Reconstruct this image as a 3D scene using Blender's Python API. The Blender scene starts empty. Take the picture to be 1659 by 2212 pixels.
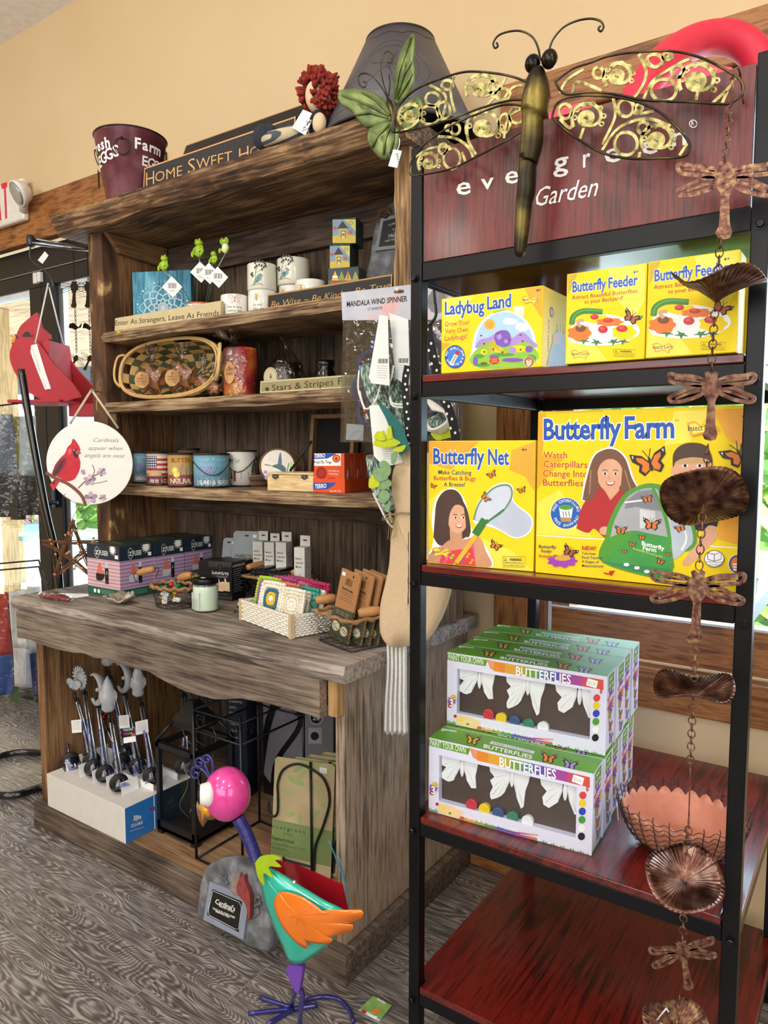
import bpy, bmesh, random
from math import *
from mathutils import Vector as V, noise
S = bpy.context.scene
COL = S.collection
rnd = random.Random(7)

# ---------------------------------------------------------------- camera
FPX, YAW, PITCH, CAMZ = 1572.0, radians(34.55), radians(4.86), 1.27
CX, CY = 829.5, 1106.0
FW = V((-sin(YAW)*cos(PITCH), cos(YAW)*cos(PITCH), -sin(PITCH)))
RT = V((cos(YAW), sin(YAW), 0))
UP = RT.cross(FW)
EYE = V((0, 0, CAMZ))
cam = bpy.data.cameras.new('camera')
cam.sensor_fit = 'VERTICAL'; cam.sensor_height = 24.0; cam.lens = 24.0*FPX/2212
cam.clip_start = .02
co = bpy.data.objects.new('camera', cam); COL.objects.link(co)
from mathutils import Matrix
M3 = Matrix((RT, UP, -FW)).transposed()
co.matrix_world = Matrix.Translation(EYE) @ M3.to_4x4()
S.camera = co

# ---------------------------------------------------------------- world, lamps, exposure
S.view_settings.view_transform = 'Standard'
S.view_settings.look = 'None'
S.view_settings.exposure = 0.16
S.view_settings.gamma = 1.0
S.view_settings.use_curve_mapping = False
W = bpy.data.worlds.new('sky'); S.world = W; W.use_nodes = True
bg = W.node_tree.nodes['Background']
bg.inputs[0].default_value = (.74, .87, 1.0, 1); bg.inputs[1].default_value = 8.0

def area(name, loc, target, sx, sy, power, colr):
    l = bpy.data.lights.new(name, 'AREA'); l.shape = 'RECTANGLE'; l.size = sx; l.size_y = sy
    l.energy = power; l.color = colr
    o = bpy.data.objects.new(name, l); COL.objects.link(o); o.location = loc
    o.rotation_euler = (V(target)-V(loc)).to_track_quat('-Z', 'Y').to_euler()
    return o
def bulb(name, loc, rad, power, colr):
    l = bpy.data.lights.new(name, 'POINT'); l.shadow_soft_size = rad; l.energy = power; l.color = colr
    o = bpy.data.objects.new(name, l); COL.objects.link(o); o.location = loc
area('shop_window_light', (-.4, -3.8, 2.0), (-1.2, 1.6, 1.0), 4.2, 2.0, 92, (.87, .94, 1))
area('shop_window_light', (2.45, -.6, 1.7), (-1.2, 1.6, .9), 2.4, 1.8, 40, (.82, .91, 1))
for i, (x, y) in enumerate(((-2.9, -.1), (-1.0, -.3), (.8, -.2), (-2.6, -2.2), (-.4, -2.2))):
    bulb('ceiling_lamp_light', (x, y, 2.72), .16, 25, (1, .92, .82))
sun = bpy.data.lights.new('sun', 'SUN'); sun.energy = 5.5; sun.angle = .01; sun.color = (1, .95, .86)
so = bpy.data.objects.new('sun', sun); COL.objects.link(so); so.rotation_euler = V((.25, .5, -.85)).to_track_quat('-Z', 'Y').to_euler()

# ---------------------------------------------------------------- picking: a pixel of the photograph to a point on a known plane
def ray(u, v): return FW + RT*((u-CX)/FPX) - UP*((v-CY)/FPX)
def aty(u, v, y): d = ray(u, v); return EYE + d*(y/d.y)
def atz(u, v, z): d = ray(u, v); return EYE + d*((z-CAMZ)/d.z)
def atx(u, v, x): d = ray(u, v); return EYE + d*(x/d.x)

class Pl:
    """a plane with in-plane axes ex, ez (and normal ex x ez towards the viewer)"""
    def __init__(s, p, ex=(1, 0, 0), ez=(0, 0, 1), k=None):
        s.p = V(p); s.ex = V(ex).normalized(); s.ez = V(ez).normalized()
        s.n = s.ex.cross(s.ez).normalized(); s.k = k
    def hit(s, u, v):
        if s.k: return (u*s.k, -v*s.k)
        d = ray(u, v); t = (s.p-EYE).dot(s.n)/d.dot(s.n); q = EYE+d*t-s.p
        return (q.dot(s.ex), q.dot(s.ez))
    def at(s, a, b, h=0): return s.p + s.ex*a + s.ez*b + s.n*h
def PY(y, x=0, z=0): return Pl((x, y, z))
def PX(x): return Pl((x, 0, 0), (0, 1, 0), (0, 0, 1))
def PZ(z): return Pl((0, 0, z), (1, 0, 0), (0, 1, 0))
def yawed(p, a): return Pl(p, (cos(a), sin(a), 0), (0, 0, 1))

# ---------------------------------------------------------------- materials
def lin(h):
    h = h.lstrip('#'); o = []
    for i in (0, 2, 4):
        c = int(h[i:i+2], 16)/255
        o.append(c/12.92 if c <= .04045 else ((c+.055)/1.055)**2.4)
    return (*o, 1)
MC = {}
def mk(key):
    m = bpy.data.materials.new(key); m.use_nodes = True
    return m, m.node_tree, m.node_tree.nodes['Principled BSDF']
def N(nt, t, **kw):
    n = nt.nodes.new(t)
    for k, v in kw.items(): setattr(n, k, v)
    return n
def c(hx, r=.55, m=0.0, var=.06, sc=30, bump=0, coat=0, spec=.5):
    """plain procedural surface: a base colour broken up by fine noise"""
    key = f'{hx}_{r}_{m}_{var}_{sc}_{bump}_{coat}_{spec}'
    if key in MC: return MC[key]
    mt, nt, b = mk('surface_'+key); L = nt.links.new; b.inputs['Specular IOR Level'].default_value = spec
    b.inputs['Roughness'].default_value = r; b.inputs['Metallic'].default_value = m
    if coat: b.inputs['Coat Weight'].default_value = coat; b.inputs['Coat Roughness'].default_value = .08
    tc = N(nt, 'ShaderNodeTexCoord'); nz = N(nt, 'ShaderNodeTexNoise')
    nz.inputs['Scale'].default_value = sc; nz.inputs['Detail'].default_value = 3
    L(tc.outputs['Object'], nz.inputs['Vector'])
    rp = N(nt, 'ShaderNodeValToRGB'); a = lin(hx)
    rp.color_ramp.elements[0].color = tuple(x*(1-var) for x in a[:3])+(1,)
    rp.color_ramp.elements[1].color = tuple(min(1, x*(1+var)) for x in a[:3])+(1,)
    rp.color_ramp.elements[0].position = .3; rp.color_ramp.elements[1].position = .7
    L(nz.outputs['Fac'], rp.inputs['Fac']); L(rp.outputs['Color'], b.inputs['Base Color'])
    if bump:
        bp = N(nt, 'ShaderNodeBump'); bp.inputs['Strength'].default_value = bump; bp.inputs['Distance'].default_value = .002
        L(nz.outputs['Fac'], bp.inputs['Height']); L(bp.outputs['Normal'], b.inputs['Normal'])
    MC[key] = mt; return mt
def ramp(nt, stops):
    rp = N(nt, 'ShaderNodeValToRGB'); e = rp.color_ramp.elements
    while len(e) < len(stops): e.new(.5)
    for q, (p, h) in zip(e, stops): q.position = p; q.color = lin(h) if isinstance(h, str) else h
    return rp
def wood(name, stops, ax='x', sc=1.0, stretch=14, rough=.75, bump=.5, coat=0, knots=1.6):
    """sawn timber: long noise streaks along one axis, broad stains, fine grain bump"""
    key = f'wood_{name}_{ax}'
    if key in MC: return MC[key]
    mt, nt, b = mk(key); L = nt.links.new
    b.inputs['Roughness'].default_value = rough
    if coat: b.inputs['Coat Weight'].default_value = coat; b.inputs['Coat Roughness'].default_value = .12
    tc = N(nt, 'ShaderNodeTexCoord'); mp = N(nt, 'ShaderNodeMapping')
    s = {'x': (1, stretch, stretch), 'y': (stretch, 1, stretch), 'z': (stretch, stretch, 1)}[ax]
    mp.inputs['Scale'].default_value = tuple(k*sc*2.2 for k in s)
    L(tc.outputs['Object'], mp.inputs['Vector'])
    w = N(nt, 'ShaderNodeTexNoise'); w.inputs['Scale'].default_value = 1.0; w.inputs['Detail'].default_value = 8
    w.inputs['Roughness'].default_value = .62; w.inputs['Distortion'].default_value = knots
    L(mp.outputs['Vector'], w.inputs['Vector'])
    st = N(nt, 'ShaderNodeTexNoise'); st.inputs['Scale'].default_value = 4.5*sc; st.inputs['Detail'].default_value = 4
    L(tc.outputs['Object'], st.inputs['Vector'])
    mf = N(nt, 'ShaderNodeMapping'); mf.inputs['Scale'].default_value = tuple(k*sc*(7 if k == 1 else 9) for k in s)
    L(tc.outputs['Object'], mf.inputs['Vector'])
    fn = N(nt, 'ShaderNodeTexNoise'); fn.inputs['Scale'].default_value = 1.0; fn.inputs['Detail'].default_value = 4; L(mf.outputs['Vector'], fn.inputs['Vector'])
    f2 = N(nt, 'ShaderNodeMath', operation='MULTIPLY_ADD'); f2.inputs[1].default_value = .42; L(fn.outputs['Fac'], f2.inputs[0])
    ad = N(nt, 'ShaderNodeMath', operation='MULTIPLY_ADD'); ad.inputs[1].default_value = .32; L(st.outputs['Fac'], ad.inputs[0])
    m2 = N(nt, 'ShaderNodeMath', operation='MULTIPLY'); m2.inputs[1].default_value = .33
    L(w.outputs['Fac'], m2.inputs[0]); L(m2.outputs[0], f2.inputs[2]); L(f2.outputs[0], ad.inputs[2])
    ct = N(nt, 'ShaderNodeMath', operation='MULTIPLY_ADD'); ct.inputs[1].default_value = 2.7; ct.inputs[2].default_value = -.945; L(ad.outputs[0], ct.inputs[0])
    rp = ramp(nt, stops); L(ct.outputs[0], rp.inputs['Fac']); L(rp.outputs['Color'], b.inputs['Base Color'])
    bp = N(nt, 'ShaderNodeBump'); bp.inputs['Strength'].default_value = bump; bp.inputs['Distance'].default_value = .003
    L(f2.outputs[0], bp.inputs['Height']); L(bp.outputs['Normal'], b.inputs['Normal'])
    MC[key] = mt; return mt
def glassy(name, tint='#ffffff', alpha=.12, rough=.05, bump=0):
    """thin clear film or pane: mostly see-through, with real reflections"""
    if name in MC: return MC[name]
    mt, nt, b = mk(name); L = nt.links.new; out = nt.nodes['Material Output']
    tr = N(nt, 'ShaderNodeBsdfTransparent'); tr.inputs[0].default_value = lin(tint)
    gl = N(nt, 'ShaderNodeBsdfGlossy'); gl.inputs['Roughness'].default_value = rough
    lw = N(nt, 'ShaderNodeLayerWeight'); lw.inputs['Blend'].default_value = .5
    pw = N(nt, 'ShaderNodeMath', operation='POWER'); pw.inputs[1].default_value = 4.5; L(lw.outputs['Facing'], pw.inputs[0])
    ad = N(nt, 'ShaderNodeMath', operation='ADD'); ad.inputs[1].default_value = alpha+.03; ad.use_clamp = True
    L(pw.outputs[0], ad.inputs[0])
    mx = N(nt, 'ShaderNodeMixShader'); L(ad.outputs[0], mx.inputs[0]); L(tr.outputs[0], mx.inputs[1]); L(gl.outputs[0], mx.inputs[2])
    if bump:
        tc = N(nt, 'ShaderNodeTexCoord'); nz = N(nt, 'ShaderNodeTexNoise'); nz.inputs['Scale'].default_value = 40
        L(tc.outputs['Object'], nz.inputs['Vector'])
        bp = N(nt, 'ShaderNodeBump'); bp.inputs['Strength'].default_value = bump; bp.inputs['Distance'].default_value = .01
        L(nz.outputs['Fac'], bp.inputs['Height']); L(bp.outputs['Normal'], gl.inputs['Normal']); L(bp.outputs['Normal'], lw.inputs['Normal'])
    L(mx.outputs[0], out.inputs[0]); MC[name] = mt; return mt
def solidglass(name, tint='#ffffff', ior=1.45, rough=0.0, tr=1):
    if name in MC: return MC[name]
    mt, nt, b = mk(name)
    b.inputs['Base Color'].default_value = lin(tint); b.inputs['Transmission Weight'].default_value = tr
    b.inputs['Roughness'].default_value = rough; b.inputs['IOR'].default_value = ior
    MC[name] = mt; return mt

# ---------------------------------------------------------------- mesh builder
class MB:
    def __init__(s): s.v = []; s.f = []; s.mi = []; s.sm = []; s.mats = []; s.cur = 0; s.smooth = False
    def use(s, m, smooth=None):
        if m not in s.mats: s.mats.append(m)
        s.cur = s.mats.index(m)
        if smooth is not None: s.smooth = smooth
        return s
    def add(s, vs, fs, smooth=None):
        b = len(s.v); s.v += [V(p) for p in vs]
        for f in fs:
            s.f.append([b+i for i in f]); s.mi.append(s.cur); s.sm.append(s.smooth if smooth is None else smooth)
        return s
    def box(s, x0, x1, y0, y1, z0, z1):
        vs = [(x, y, z) for z in (z0, z1) for y in (y0, y1) for x in (x0, x1)]
        return s.add(vs, [(0, 2, 3, 1), (4, 5, 7, 6), (0, 1, 5, 4), (2, 6, 7, 3), (0, 4, 6, 2), (1, 3, 7, 5)], False)
    def hexa(s, lo, hi):
        """eight corners: four below, four above, both counter-clockwise from above"""
        return s.add(list(lo)+list(hi), [(3, 2, 1, 0), (4, 5, 6, 7), (0, 1, 5, 4), (1, 2, 6, 5), (2, 3, 7, 6), (3, 0, 4, 7)], False)
    def obox(s, p, ex, ey, ez):
        p, ex, ey, ez = V(p), V(ex), V(ey), V(ez)
        q = [p, p+ex, p+ex+ey, p+ey]
        return s.hexa(q, [k+ez for k in q])
    def prism(s, pl, pts, h0, h1, px=True):
        """outline on a plane given a thickness from h0 to h1 along its normal"""
        L = [pl.hit(*p) for p in pts] if px else pts
        ar = sum(L[i-1][0]*L[i][1]-L[i][0]*L[i-1][1] for i in range(len(L)))
        if ar < 0: L = L[::-1]
        n = len(L)
        vs = [pl.at(a, b, h0) for a, b in L]+[pl.at(a, b, h1) for a, b in L]
        fs = [tuple(range(n-1, -1, -1)), tuple(range(n, 2*n))]+[(i, (i+1) % n, n+(i+1) % n, n+i) for i in range(n)]
        return s.add(vs, fs, False)
    def lathe(s, p, prof, n=32, ax=(0, 0, 1), smooth=True, sx=1, sy=1, rim=None):
        ax = V(ax).normalized(); a = ax.orthogonal().normalized() if abs(ax.z) < .999 else V((1, 0, 0)); b = ax.cross(a)
        vs = []; fs = []
        for r, z in prof:
            for i in range(n):
                t = 2*pi*i/n; k = (rim(t, r, z) if rim else 1)
                vs.append(V(p)+ax*z+a*(r*k*cos(t)*sx)+b*(r*k*sin(t)*sy))
        m = len(prof)
        for j in range(m-1):
            for i in range(n):
                fs.append((j*n+i, j*n+(i+1) % n, (j+1)*n+(i+1) % n, (j+1)*n+i))
        if prof[0][0] > 1e-6: fs.append(tuple(range(n-1, -1, -1)))
        if prof[-1][0] > 1e-6: fs.append(tuple((m-1)*n+i for i in range(n)))
        return s.add(vs, fs, smooth)
    def cup(s, p, prof, n=32, **kw): # open vessel: no end caps
        k = len(s.f); s.lathe(p, prof, n, **kw)
        if prof[-1][0] > 1e-6: s.f.pop(); s.mi.pop(); s.sm.pop()
        return s
    def tube(s, pts, r, n=8, closed=False, smooth=True, flat=1.0):
        pts = [V(p) for p in pts]; m = len(pts); vs = []; fs = []
        rr = r if isinstance(r, (list, tuple)) else [r]*m
        prev = None
        for i, p in enumerate(pts):
            if closed: d = pts[(i+1) % m]-pts[i-1]
            else: d = pts[min(i+1, m-1)]-pts[max(i-1, 0)]
            d = d.normalized() if d.length > 1e-9 else V((0, 0, 1))
            if prev is None: a = d.orthogonal().normalized()
            else:
                a = prev-d*prev.dot(d); a = a.normalized() if a.length > 1e-6 else d.orthogonal().normalized()
            prev = a; b = d.cross(a)
            for k in range(n):
                t = 2*pi*k/n; vs.append(p+a*(rr[i]*cos(t))+b*(rr[i]*flat*sin(t)))
        for i in range(m if closed else m-1):
            j = (i+1) % m
            for k in range(n): fs.append((i*n+k, i*n+(k+1) % n, j*n+(k+1) % n, j*n+k))
        if not closed: fs.append(tuple(range(n-1, -1, -1))); fs.append(tuple((m-1)*n+k for k in range(n)))
        return s.add(vs, fs, smooth)
    def ball(s, p, r, nu=18, nv=12, f=None, smooth=True):
        p = V(p); r = (r, r, r) if isinstance(r, (int, float)) else r
        vs = [p+V((0, 0, -r[2]))]; fs = []
        for j in range(1, nv):
            a = -pi/2+pi*j/nv
            for i in range(nu):
                t = 2*pi*i/nu; d = V((cos(a)*cos(t), cos(a)*sin(t), sin(a))); k = f(d) if f else 1
                vs.append(p+V((d.x*r[0]*k, d.y*r[1]*k, d.z*r[2]*k)))
        vs.append(p+V((0, 0, r[2]))); e = len(vs)-1
        for i in range(nu): fs.append((0, 1+(i+1) % nu, 1+i)); fs.append((e, e-nu+i, e-nu+(i+1) % nu))
        for j in range(nv-2):
            for i in range(nu): fs.append((1+j*nu+i, 1+j*nu+(i+1) % nu, 1+(j+1)*nu+(i+1) % nu, 1+(j+1)*nu+i))
        return s.add(vs, fs, smooth)
    def sheet(s, rows, smooth=True, thick=0):
        """grid of points, optionally given a thickness along z-up cross direction"""
        m, n = len(rows), len(rows[0]); vs = [p for r in rows for p in r]
        return s.add(vs, [(j*n+i, j*n+i+1, (j+1)*n+i+1, (j+1)*n+i) for j in range(m-1) for i in range(n-1)], smooth)
    def build(s, name, mat=None, parent=None, bevel=0, solid=0, off=None, seg=2):
        me = bpy.data.meshes.new(name)
        base = off if off is not None else (origin(parent) if parent else V((0, 0, 0)))
        me.from_pydata([p-base for p in s.v], [], s.f)
        if mat is not None:
            me.materials.append(mat)
        else:
            for m in s.mats: me.materials.append(m)
            me.polygons.foreach_set('material_index', s.mi)
        me.polygons.foreach_set('use_smooth', s.sm); me.update()
        o = bpy.data.objects.new(name, me); COL.objects.link(o)
        if parent: o.parent = parent
        else: o.location = base
        if solid: md = o.modifiers.new('thickness', 'SOLIDIFY'); md.thickness = solid; md.offset = 0
        if bevel:
            md = o.modifiers.new('edge', 'BEVEL'); md.width = bevel; md.segments = seg; md.limit_method = 'ANGLE'; md.angle_limit = radians(40)
        return o
def origin(o):
    p = V((0, 0, 0))
    while o: p = p+o.location; o = o.parent
    return p
def tag(o, label, cat, group=None):
    o['label'] = label; o['category'] = cat
    if group: o['group'] = group
    return o
def thing(name, label, cat, loc=(0, 0, 0), group=None):
    o = bpy.data.objects.new(name, None); COL.objects.link(o); o.location = loc; o.empty_display_size = .05
    return tag(o, label, cat, group)
def struct(o): o['kind'] = 'structure'; return o
def dup(root, delta, label=None, rz=0):
    """a copy of a thing with copies of its parts and sub-parts"""
    r = root.copy(); COL.objects.link(r); r.location = root.location+V(delta); r.rotation_euler.z += rz
    if label: r['label'] = label
    for ch in list(root.children):
        q = ch.copy(); COL.objects.link(q); q.parent = r
        for g in ch.children:
            d = g.copy(); COL.objects.link(d); d.parent = q
    return r
def bez(p, n=16):
    """smooth curve through points (Catmull-Rom)"""
    p = [V(q) for q in p]; out = []
    for i in range(len(p)-1):
        a, b, d, e = p[max(i-1, 0)], p[i], p[i+1], p[min(i+2, len(p)-1)]
        for k in range(n):
            t = k/n; out.append(.5*((2*b)+(d-a)*t+(2*a-5*b+4*d-e)*t*t+(3*b-a-3*d+e)*t**3))
    return out+[p[-1]]
def bez2(p, n=6): return [(q.x, q.y) for q in bez([(a, b, 0) for a, b in p], n)]
def circ(cu, cv, ru, rv, n=28, rot=0, a0=0, a1=2*pi):
    e = 0 if abs(a1-a0) >= 2*pi-1e-6 else 1
    o = []
    for i in range(n+e):
        t = a0+(a1-a0)*i/n; x, y = ru*cos(t), rv*sin(t)
        o.append((cu+x*cos(rot)-y*sin(rot), cv+x*sin(rot)+y*cos(rot)))
    return o

# ---------------------------------------------------------------- lettering and printed art
TC = {}
def glyphs(txt, bold, shear):
    key = (txt, bold, shear)
    if key not in TC:
        cu = bpy.data.curves.new('type', 'FONT'); cu.body = txt; cu.shear = shear; cu.offset = bold; cu.resolution_u = 2
        cu.fill_mode = 'FRONT'
        o = bpy.data.objects.new('type', cu); me = o.to_mesh()
        vs = [(p.co.x, p.co.y) for p in me.vertices]; fs = [tuple(p.vertices) for p in me.polygons]
        o.to_mesh_clear(); bpy.data.objects.remove(o); bpy.data.curves.remove(cu)
        TC[key] = (vs, fs)
    return TC[key]
class Art:
    """flat printing on a plane; coordinates are photo pixels (or a zoomed frame of them, see fr)"""
    step = .00001
    def __init__(s, pl, h=.0003, clip=None): s.pl = pl; s.h = h; s.mb = MB(); s.o = (0, 0); s.k = 1.0; s.clip = clip
    def fr(s, ox, oy, k): s.o = (ox, oy); s.k = k; return s
    def L(s, u, v):
        a, b = s.pl.hit(s.o[0]+u/s.k, s.o[1]+v/s.k)
        if s.clip: a = min(max(a, s.clip[0]), s.clip[1]); b = min(max(b, s.clip[2]), s.clip[3])
        return a, b
    def loc(s, pts, m):
        s.mb.use(m); s.h += s.step
        ar = sum(pts[i-1][0]*pts[i][1]-pts[i][0]*pts[i-1][1] for i in range(len(pts)))
        if ar < 0: pts = pts[::-1]
        s.mb.add([s.pl.at(a, b, s.h) for a, b in pts], [tuple(range(len(pts)))], False); return s
    def p(s, pts, m): return s.loc([s.L(*q) for q in pts], m)
    def q(s, u0, v0, u1, v1, m): return s.p([(u0, v0), (u1, v0), (u1, v1), (u0, v1)], m)
    def b(s, pts, m, n=5): return s.p(bez2(list(pts)+[pts[0]], n)[:-1], m)
    def e(s, cu, cv, ru, rv, m, rot=0, n=24): return s.p(circ(cu, cv, ru, rv, n, rot), m)
    def ln(s, pts, w, m, n=0):
        if n: pts = bez2(pts, n)
        a = [V((*q, 0)) for q in pts]; lft = []; rgt = []
        for i, q in enumerate(a):
            d = (a[min(i+1, len(a)-1)]-a[max(i-1, 0)]); d = d.normalized() if d.length else V((1, 0, 0))
            nn = V((-d.y, d.x, 0))*(w/2); lft.append((q.x+nn.x, q.y+nn.y)); rgt.append((q.x-nn.x, q.y-nn.y))
        s.mb.use(m); s.h += s.step; k = len(a)
        P = [s.L(*t) for t in lft]+[s.L(*t) for t in rgt]
        s.mb.add([s.pl.at(x, y, s.h) for x, y in P], [(i, i+1, k+i+1, k+i) for i in range(k-1)], False); return s
    def ring(s, cu, cv, ru, rv, w, m, n=28, rot=0): 
        pts = circ(cu, cv, ru, rv, n, rot); return s.ln(pts+[pts[0], pts[1]], w, m)
    def star(s, cu, cv, r0, r1, n, m, rot=0, sq=1):
        return s.p([(cu+(r0 if i % 2 else r1)*cos(rot+pi*i/n), cv+sq*(r0 if i % 2 else r1)*sin(rot+pi*i/n)) for i in range(2*n)], m)
    def t(s, txt, p0, p1, h, m, bold=0, shear=0, halo=None, hw=.035):
        """lettering from baseline start p0 to baseline end p1, capitals h high"""
        if halo: s.t(txt, p0, p1, h, halo, bold+hw, shear)
        vs, fs = glyphs(txt, bold, shear)
        if not vs: return s
        vs0 = glyphs(txt, 0, shear)[0]
        x0 = min(a for a, _ in vs0); x1 = max(a for a, _ in vs0)
        A = V(s.L(*p0)); B = V(s.L(*p1)); H = V(s.L(p0[0], p0[1]-h))
        ux = (B-A)/(x1-x0); uy = (H-A)/.729
        s.mb.use(m); s.h += s.step
        s.mb.add([s.pl.at(*(A+ux*(a-x0)+uy*b), s.h) for a, b in vs], fs, False); return s
    def arc(s, txt, cu, cv, r, a0, a1, h, m, bold=0, flip=1):
        """letters spaced along an arc, a0..a1 in radians (screen angles)"""
        n = len(txt)
        for i, ch in enumerate(txt):
            if ch == ' ': continue
            a = a0+(a1-a0)*(i+.5)/n; w = abs(a1-a0)/n*r*.42
            x, y = cu+r*cos(a), cv+r*sin(a); tx, ty = -sin(a)*flip, cos(a)*flip
            vs, fs = glyphs(ch, bold, 0); x0 = min(q for q, _ in vs); x1 = max(q for q, _ in vs); mid = (x0+x1)/2; k = h/.729
            s.mb.use(m); s.h += s.step/4
            nx, ny = ty, -tx
            P = [s.L(x+tx*(q-mid)*k+nx*e*k, y+ty*(q-mid)*k+ny*e*k) for q, e in vs]
            s.mb.add([s.pl.at(*q, s.h) for q in P], fs, False)
        return s
    def build(s, name, parent): return s.mb.build(name, None, parent)
# ================================================================ the room
WY = 1.93                                   # inner face of the back wall
BLACK = c('#17191d', .38, 0, .08)
BLACKM = c('#0b0c0e', .36, .0, .06, spec=.25)
SATIN = c('#0e0f11', .5)
WHITE = c('#f2f2ee', .5, 0, .02)
PAPER = c('#f4f4f2', .7, 0, .02)
pine = lambda ax: wood('pine', [(.25, '#6b3d1c'), (.45, '#96602f'), (.62, '#ad7540'), (.8, '#7f4d25')], ax, 1.6, 9, .45, .15, .15)

def wallmat():
    mt, nt, b = mk('wall_paint'); L = nt.links.new
    b.inputs['Roughness'].default_value = .82
    tc = N(nt, 'ShaderNodeTexCoord'); nz = N(nt, 'ShaderNodeTexNoise'); nz.inputs['Scale'].default_value = 1.3; nz.inputs['Detail'].default_value = 5
    fi = N(nt, 'ShaderNodeTexNoise'); fi.inputs['Scale'].default_value = 220
    L(tc.outputs['Object'], nz.inputs['Vector']); L(tc.outputs['Object'], fi.inputs['Vector'])
    rp = ramp(nt, [(.3, '#d6bc92'), (.7, '#dfc69e')]); L(nz.outputs['Fac'], rp.inputs['Fac']); L(rp.outputs['Color'], b.inputs['Base Color'])
    bp = N(nt, 'ShaderNodeBump'); bp.inputs['Strength'].default_value = .06; bp.inputs['Distance'].default_value = .002
    L(fi.outputs['Fac'], bp.inputs['Height']); L(bp.outputs['Normal'], b.inputs['Normal']); return mt
WALL = wallmat()
def floormat():
    mt, nt, b = mk('plank_tile_floor'); L = nt.links.new
    tc = N(nt, 'ShaderNodeTexCoord'); mp = N(nt, 'ShaderNodeMapping')
    mp.inputs['Location'].default_value = (1.504-.6156*.5, -1.2468, 0)
    L(tc.outputs['Object'], mp.inputs['Vector'])
    br = N(nt, 'ShaderNodeTexBrick'); br.offset = .31; br.offset_frequency = 2; br.squash = 1
    br.inputs['Scale'].default_value = 1; br.inputs['Mortar Size'].default_value = .0014; br.inputs['Mortar Smooth'].default_value = .1
    br.inputs['Brick Width'].default_value = .6156; br.inputs['Row Height'].default_value = .1527; br.inputs['Bias'].default_value = 0
    br.inputs['Color1'].default_value = (0, 0, 0, 1); br.inputs['Color2'].default_value = (1, 1, 1, 1); br.inputs['Mortar'].default_value = (.5, .5, .5, 1)
    L(mp.outputs['Vector'], br.inputs['Vector'])
    sp = N(nt, 'ShaderNodeSeparateColor'); L(br.outputs['Color'], sp.inputs[0])
    # each tile shifts the grain so neighbours differ
    cb = N(nt, 'ShaderNodeCombineXYZ'); ml = N(nt, 'ShaderNodeMath', operation='MULTIPLY'); ml.inputs[1].default_value = 7
    L(sp.outputs[0], ml.inputs[0]); L(ml.outputs[0], cb.inputs[0]); L(ml.outputs[0], cb.inputs[2])
    va = N(nt, 'ShaderNodeVectorMath', operation='ADD'); L(tc.outputs['Object'], va.inputs[0]); L(cb.outputs[0], va.inputs[1])
    m2 = N(nt, 'ShaderNodeMapping'); m2.inputs['Scale'].default_value = (1.7, 10.5, 8)
    L(va.outputs[0], m2.inputs['Vector'])
    n1 = N(nt, 'ShaderNodeTexNoise'); n1.inputs['Scale'].default_value = 1; n1.inputs['Detail'].default_value = 1.5; n1.inputs['Distortion'].default_value = .6
    L(m2.outputs['Vector'], n1.inputs['Vector'])
    # contour lines of the stretched noise read as cathedral grain
    mu = N(nt, 'ShaderNodeMath', operation='MULTIPLY'); mu.inputs[1].default_value = 300; L(n1.outputs['Fac'], mu.inputs[0])
    si = N(nt, 'ShaderNodeMath', operation='SINE'); L(mu.outputs[0], si.inputs[0])
    m3 = N(nt, 'ShaderNodeMapping'); m3.inputs['Scale'].default_value = (14, 160, 10); L(va.outputs[0], m3.inputs['Vector'])
    n3 = N(nt, 'ShaderNodeTexNoise'); n3.inputs['Scale'].default_value = 1; n3.inputs['Detail'].default_value = 2; L(m3.outputs['Vector'], n3.inputs['Vector'])
    ad = N(nt, 'ShaderNodeMath', operation='MULTIPLY_ADD'); ad.inputs[1].default_value = .15; ad.inputs[2].default_value = .0
    L(si.outputs[0], ad.inputs[0]); a2 = N(nt, 'ShaderNodeMath', operation='ADD'); L(ad.outputs[0], a2.inputs[0]); L(n3.outputs['Fac'], a2.inputs[1])
    rp = ramp(nt, [(.25, '#544d49'), (.5, '#716a66'), (.64, '#96908c'), (.8, '#b2adaa')]); L(a2.outputs[0], rp.inputs['Fac'])
    mx = N(nt, 'ShaderNodeMix', data_type='RGBA'); L(br.outputs['Fac'], mx.inputs['Factor']); L(rp.outputs['Color'], mx.inputs[6]); mx.inputs[7].default_value = lin('#918d83')
    L(mx.outputs[2], b.inputs['Base Color'])
    b.inputs['Roughness'].default_value = .26; b.inputs['Specular IOR Level'].default_value = .75
    bp = N(nt, 'ShaderNodeBump'); bp.inputs['Strength'].default_value = .25; bp.inputs['Distance'].default_value = .001
    L(a2.outputs[0], bp.inputs['Height']); L(bp.outputs['Normal'], b.inputs['Normal']); return mt

struct(MB().box(-5.6, 2.6, -4.1, 2.3, -.12, 0).build('floor', floormat()))
CEIL = c('#f6f6f8', .85)
struct(MB().box(-5.6, 2.6, -4.1, 2.05, 3.16, 3.25).build('ceiling', CEIL))
DX0, DX1, DZ = -4.75, -2.36, 2.25            # door opening
WX0, WX1, WZ0, WZ1 = -.80, .62, .70, 2.17    # window opening
mb = MB()
for x0, x1, z0, z1 in ((-5.6, DX0, 0, 3.16), (DX0, DX1, DZ, 3.16), (DX1, WX0, 0, 3.16), (WX0, WX1, 0, WZ0), (WX0, WX1, WZ1, 3.16), (WX1, 2.6, 0, 3.16)):
    mb.box(x0, x1, WY, WY+.13, z0, z1)
struct(mb.build('wall_back', WALL))
struct(MB().box(-5.72, -5.6, -4.1, 2.05, 0, 3.16).build('wall_left', WALL))
struct(MB().box(2.6, 2.72, -4.1, 2.05, 0, 3.16).build('wall_right', WALL))
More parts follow.
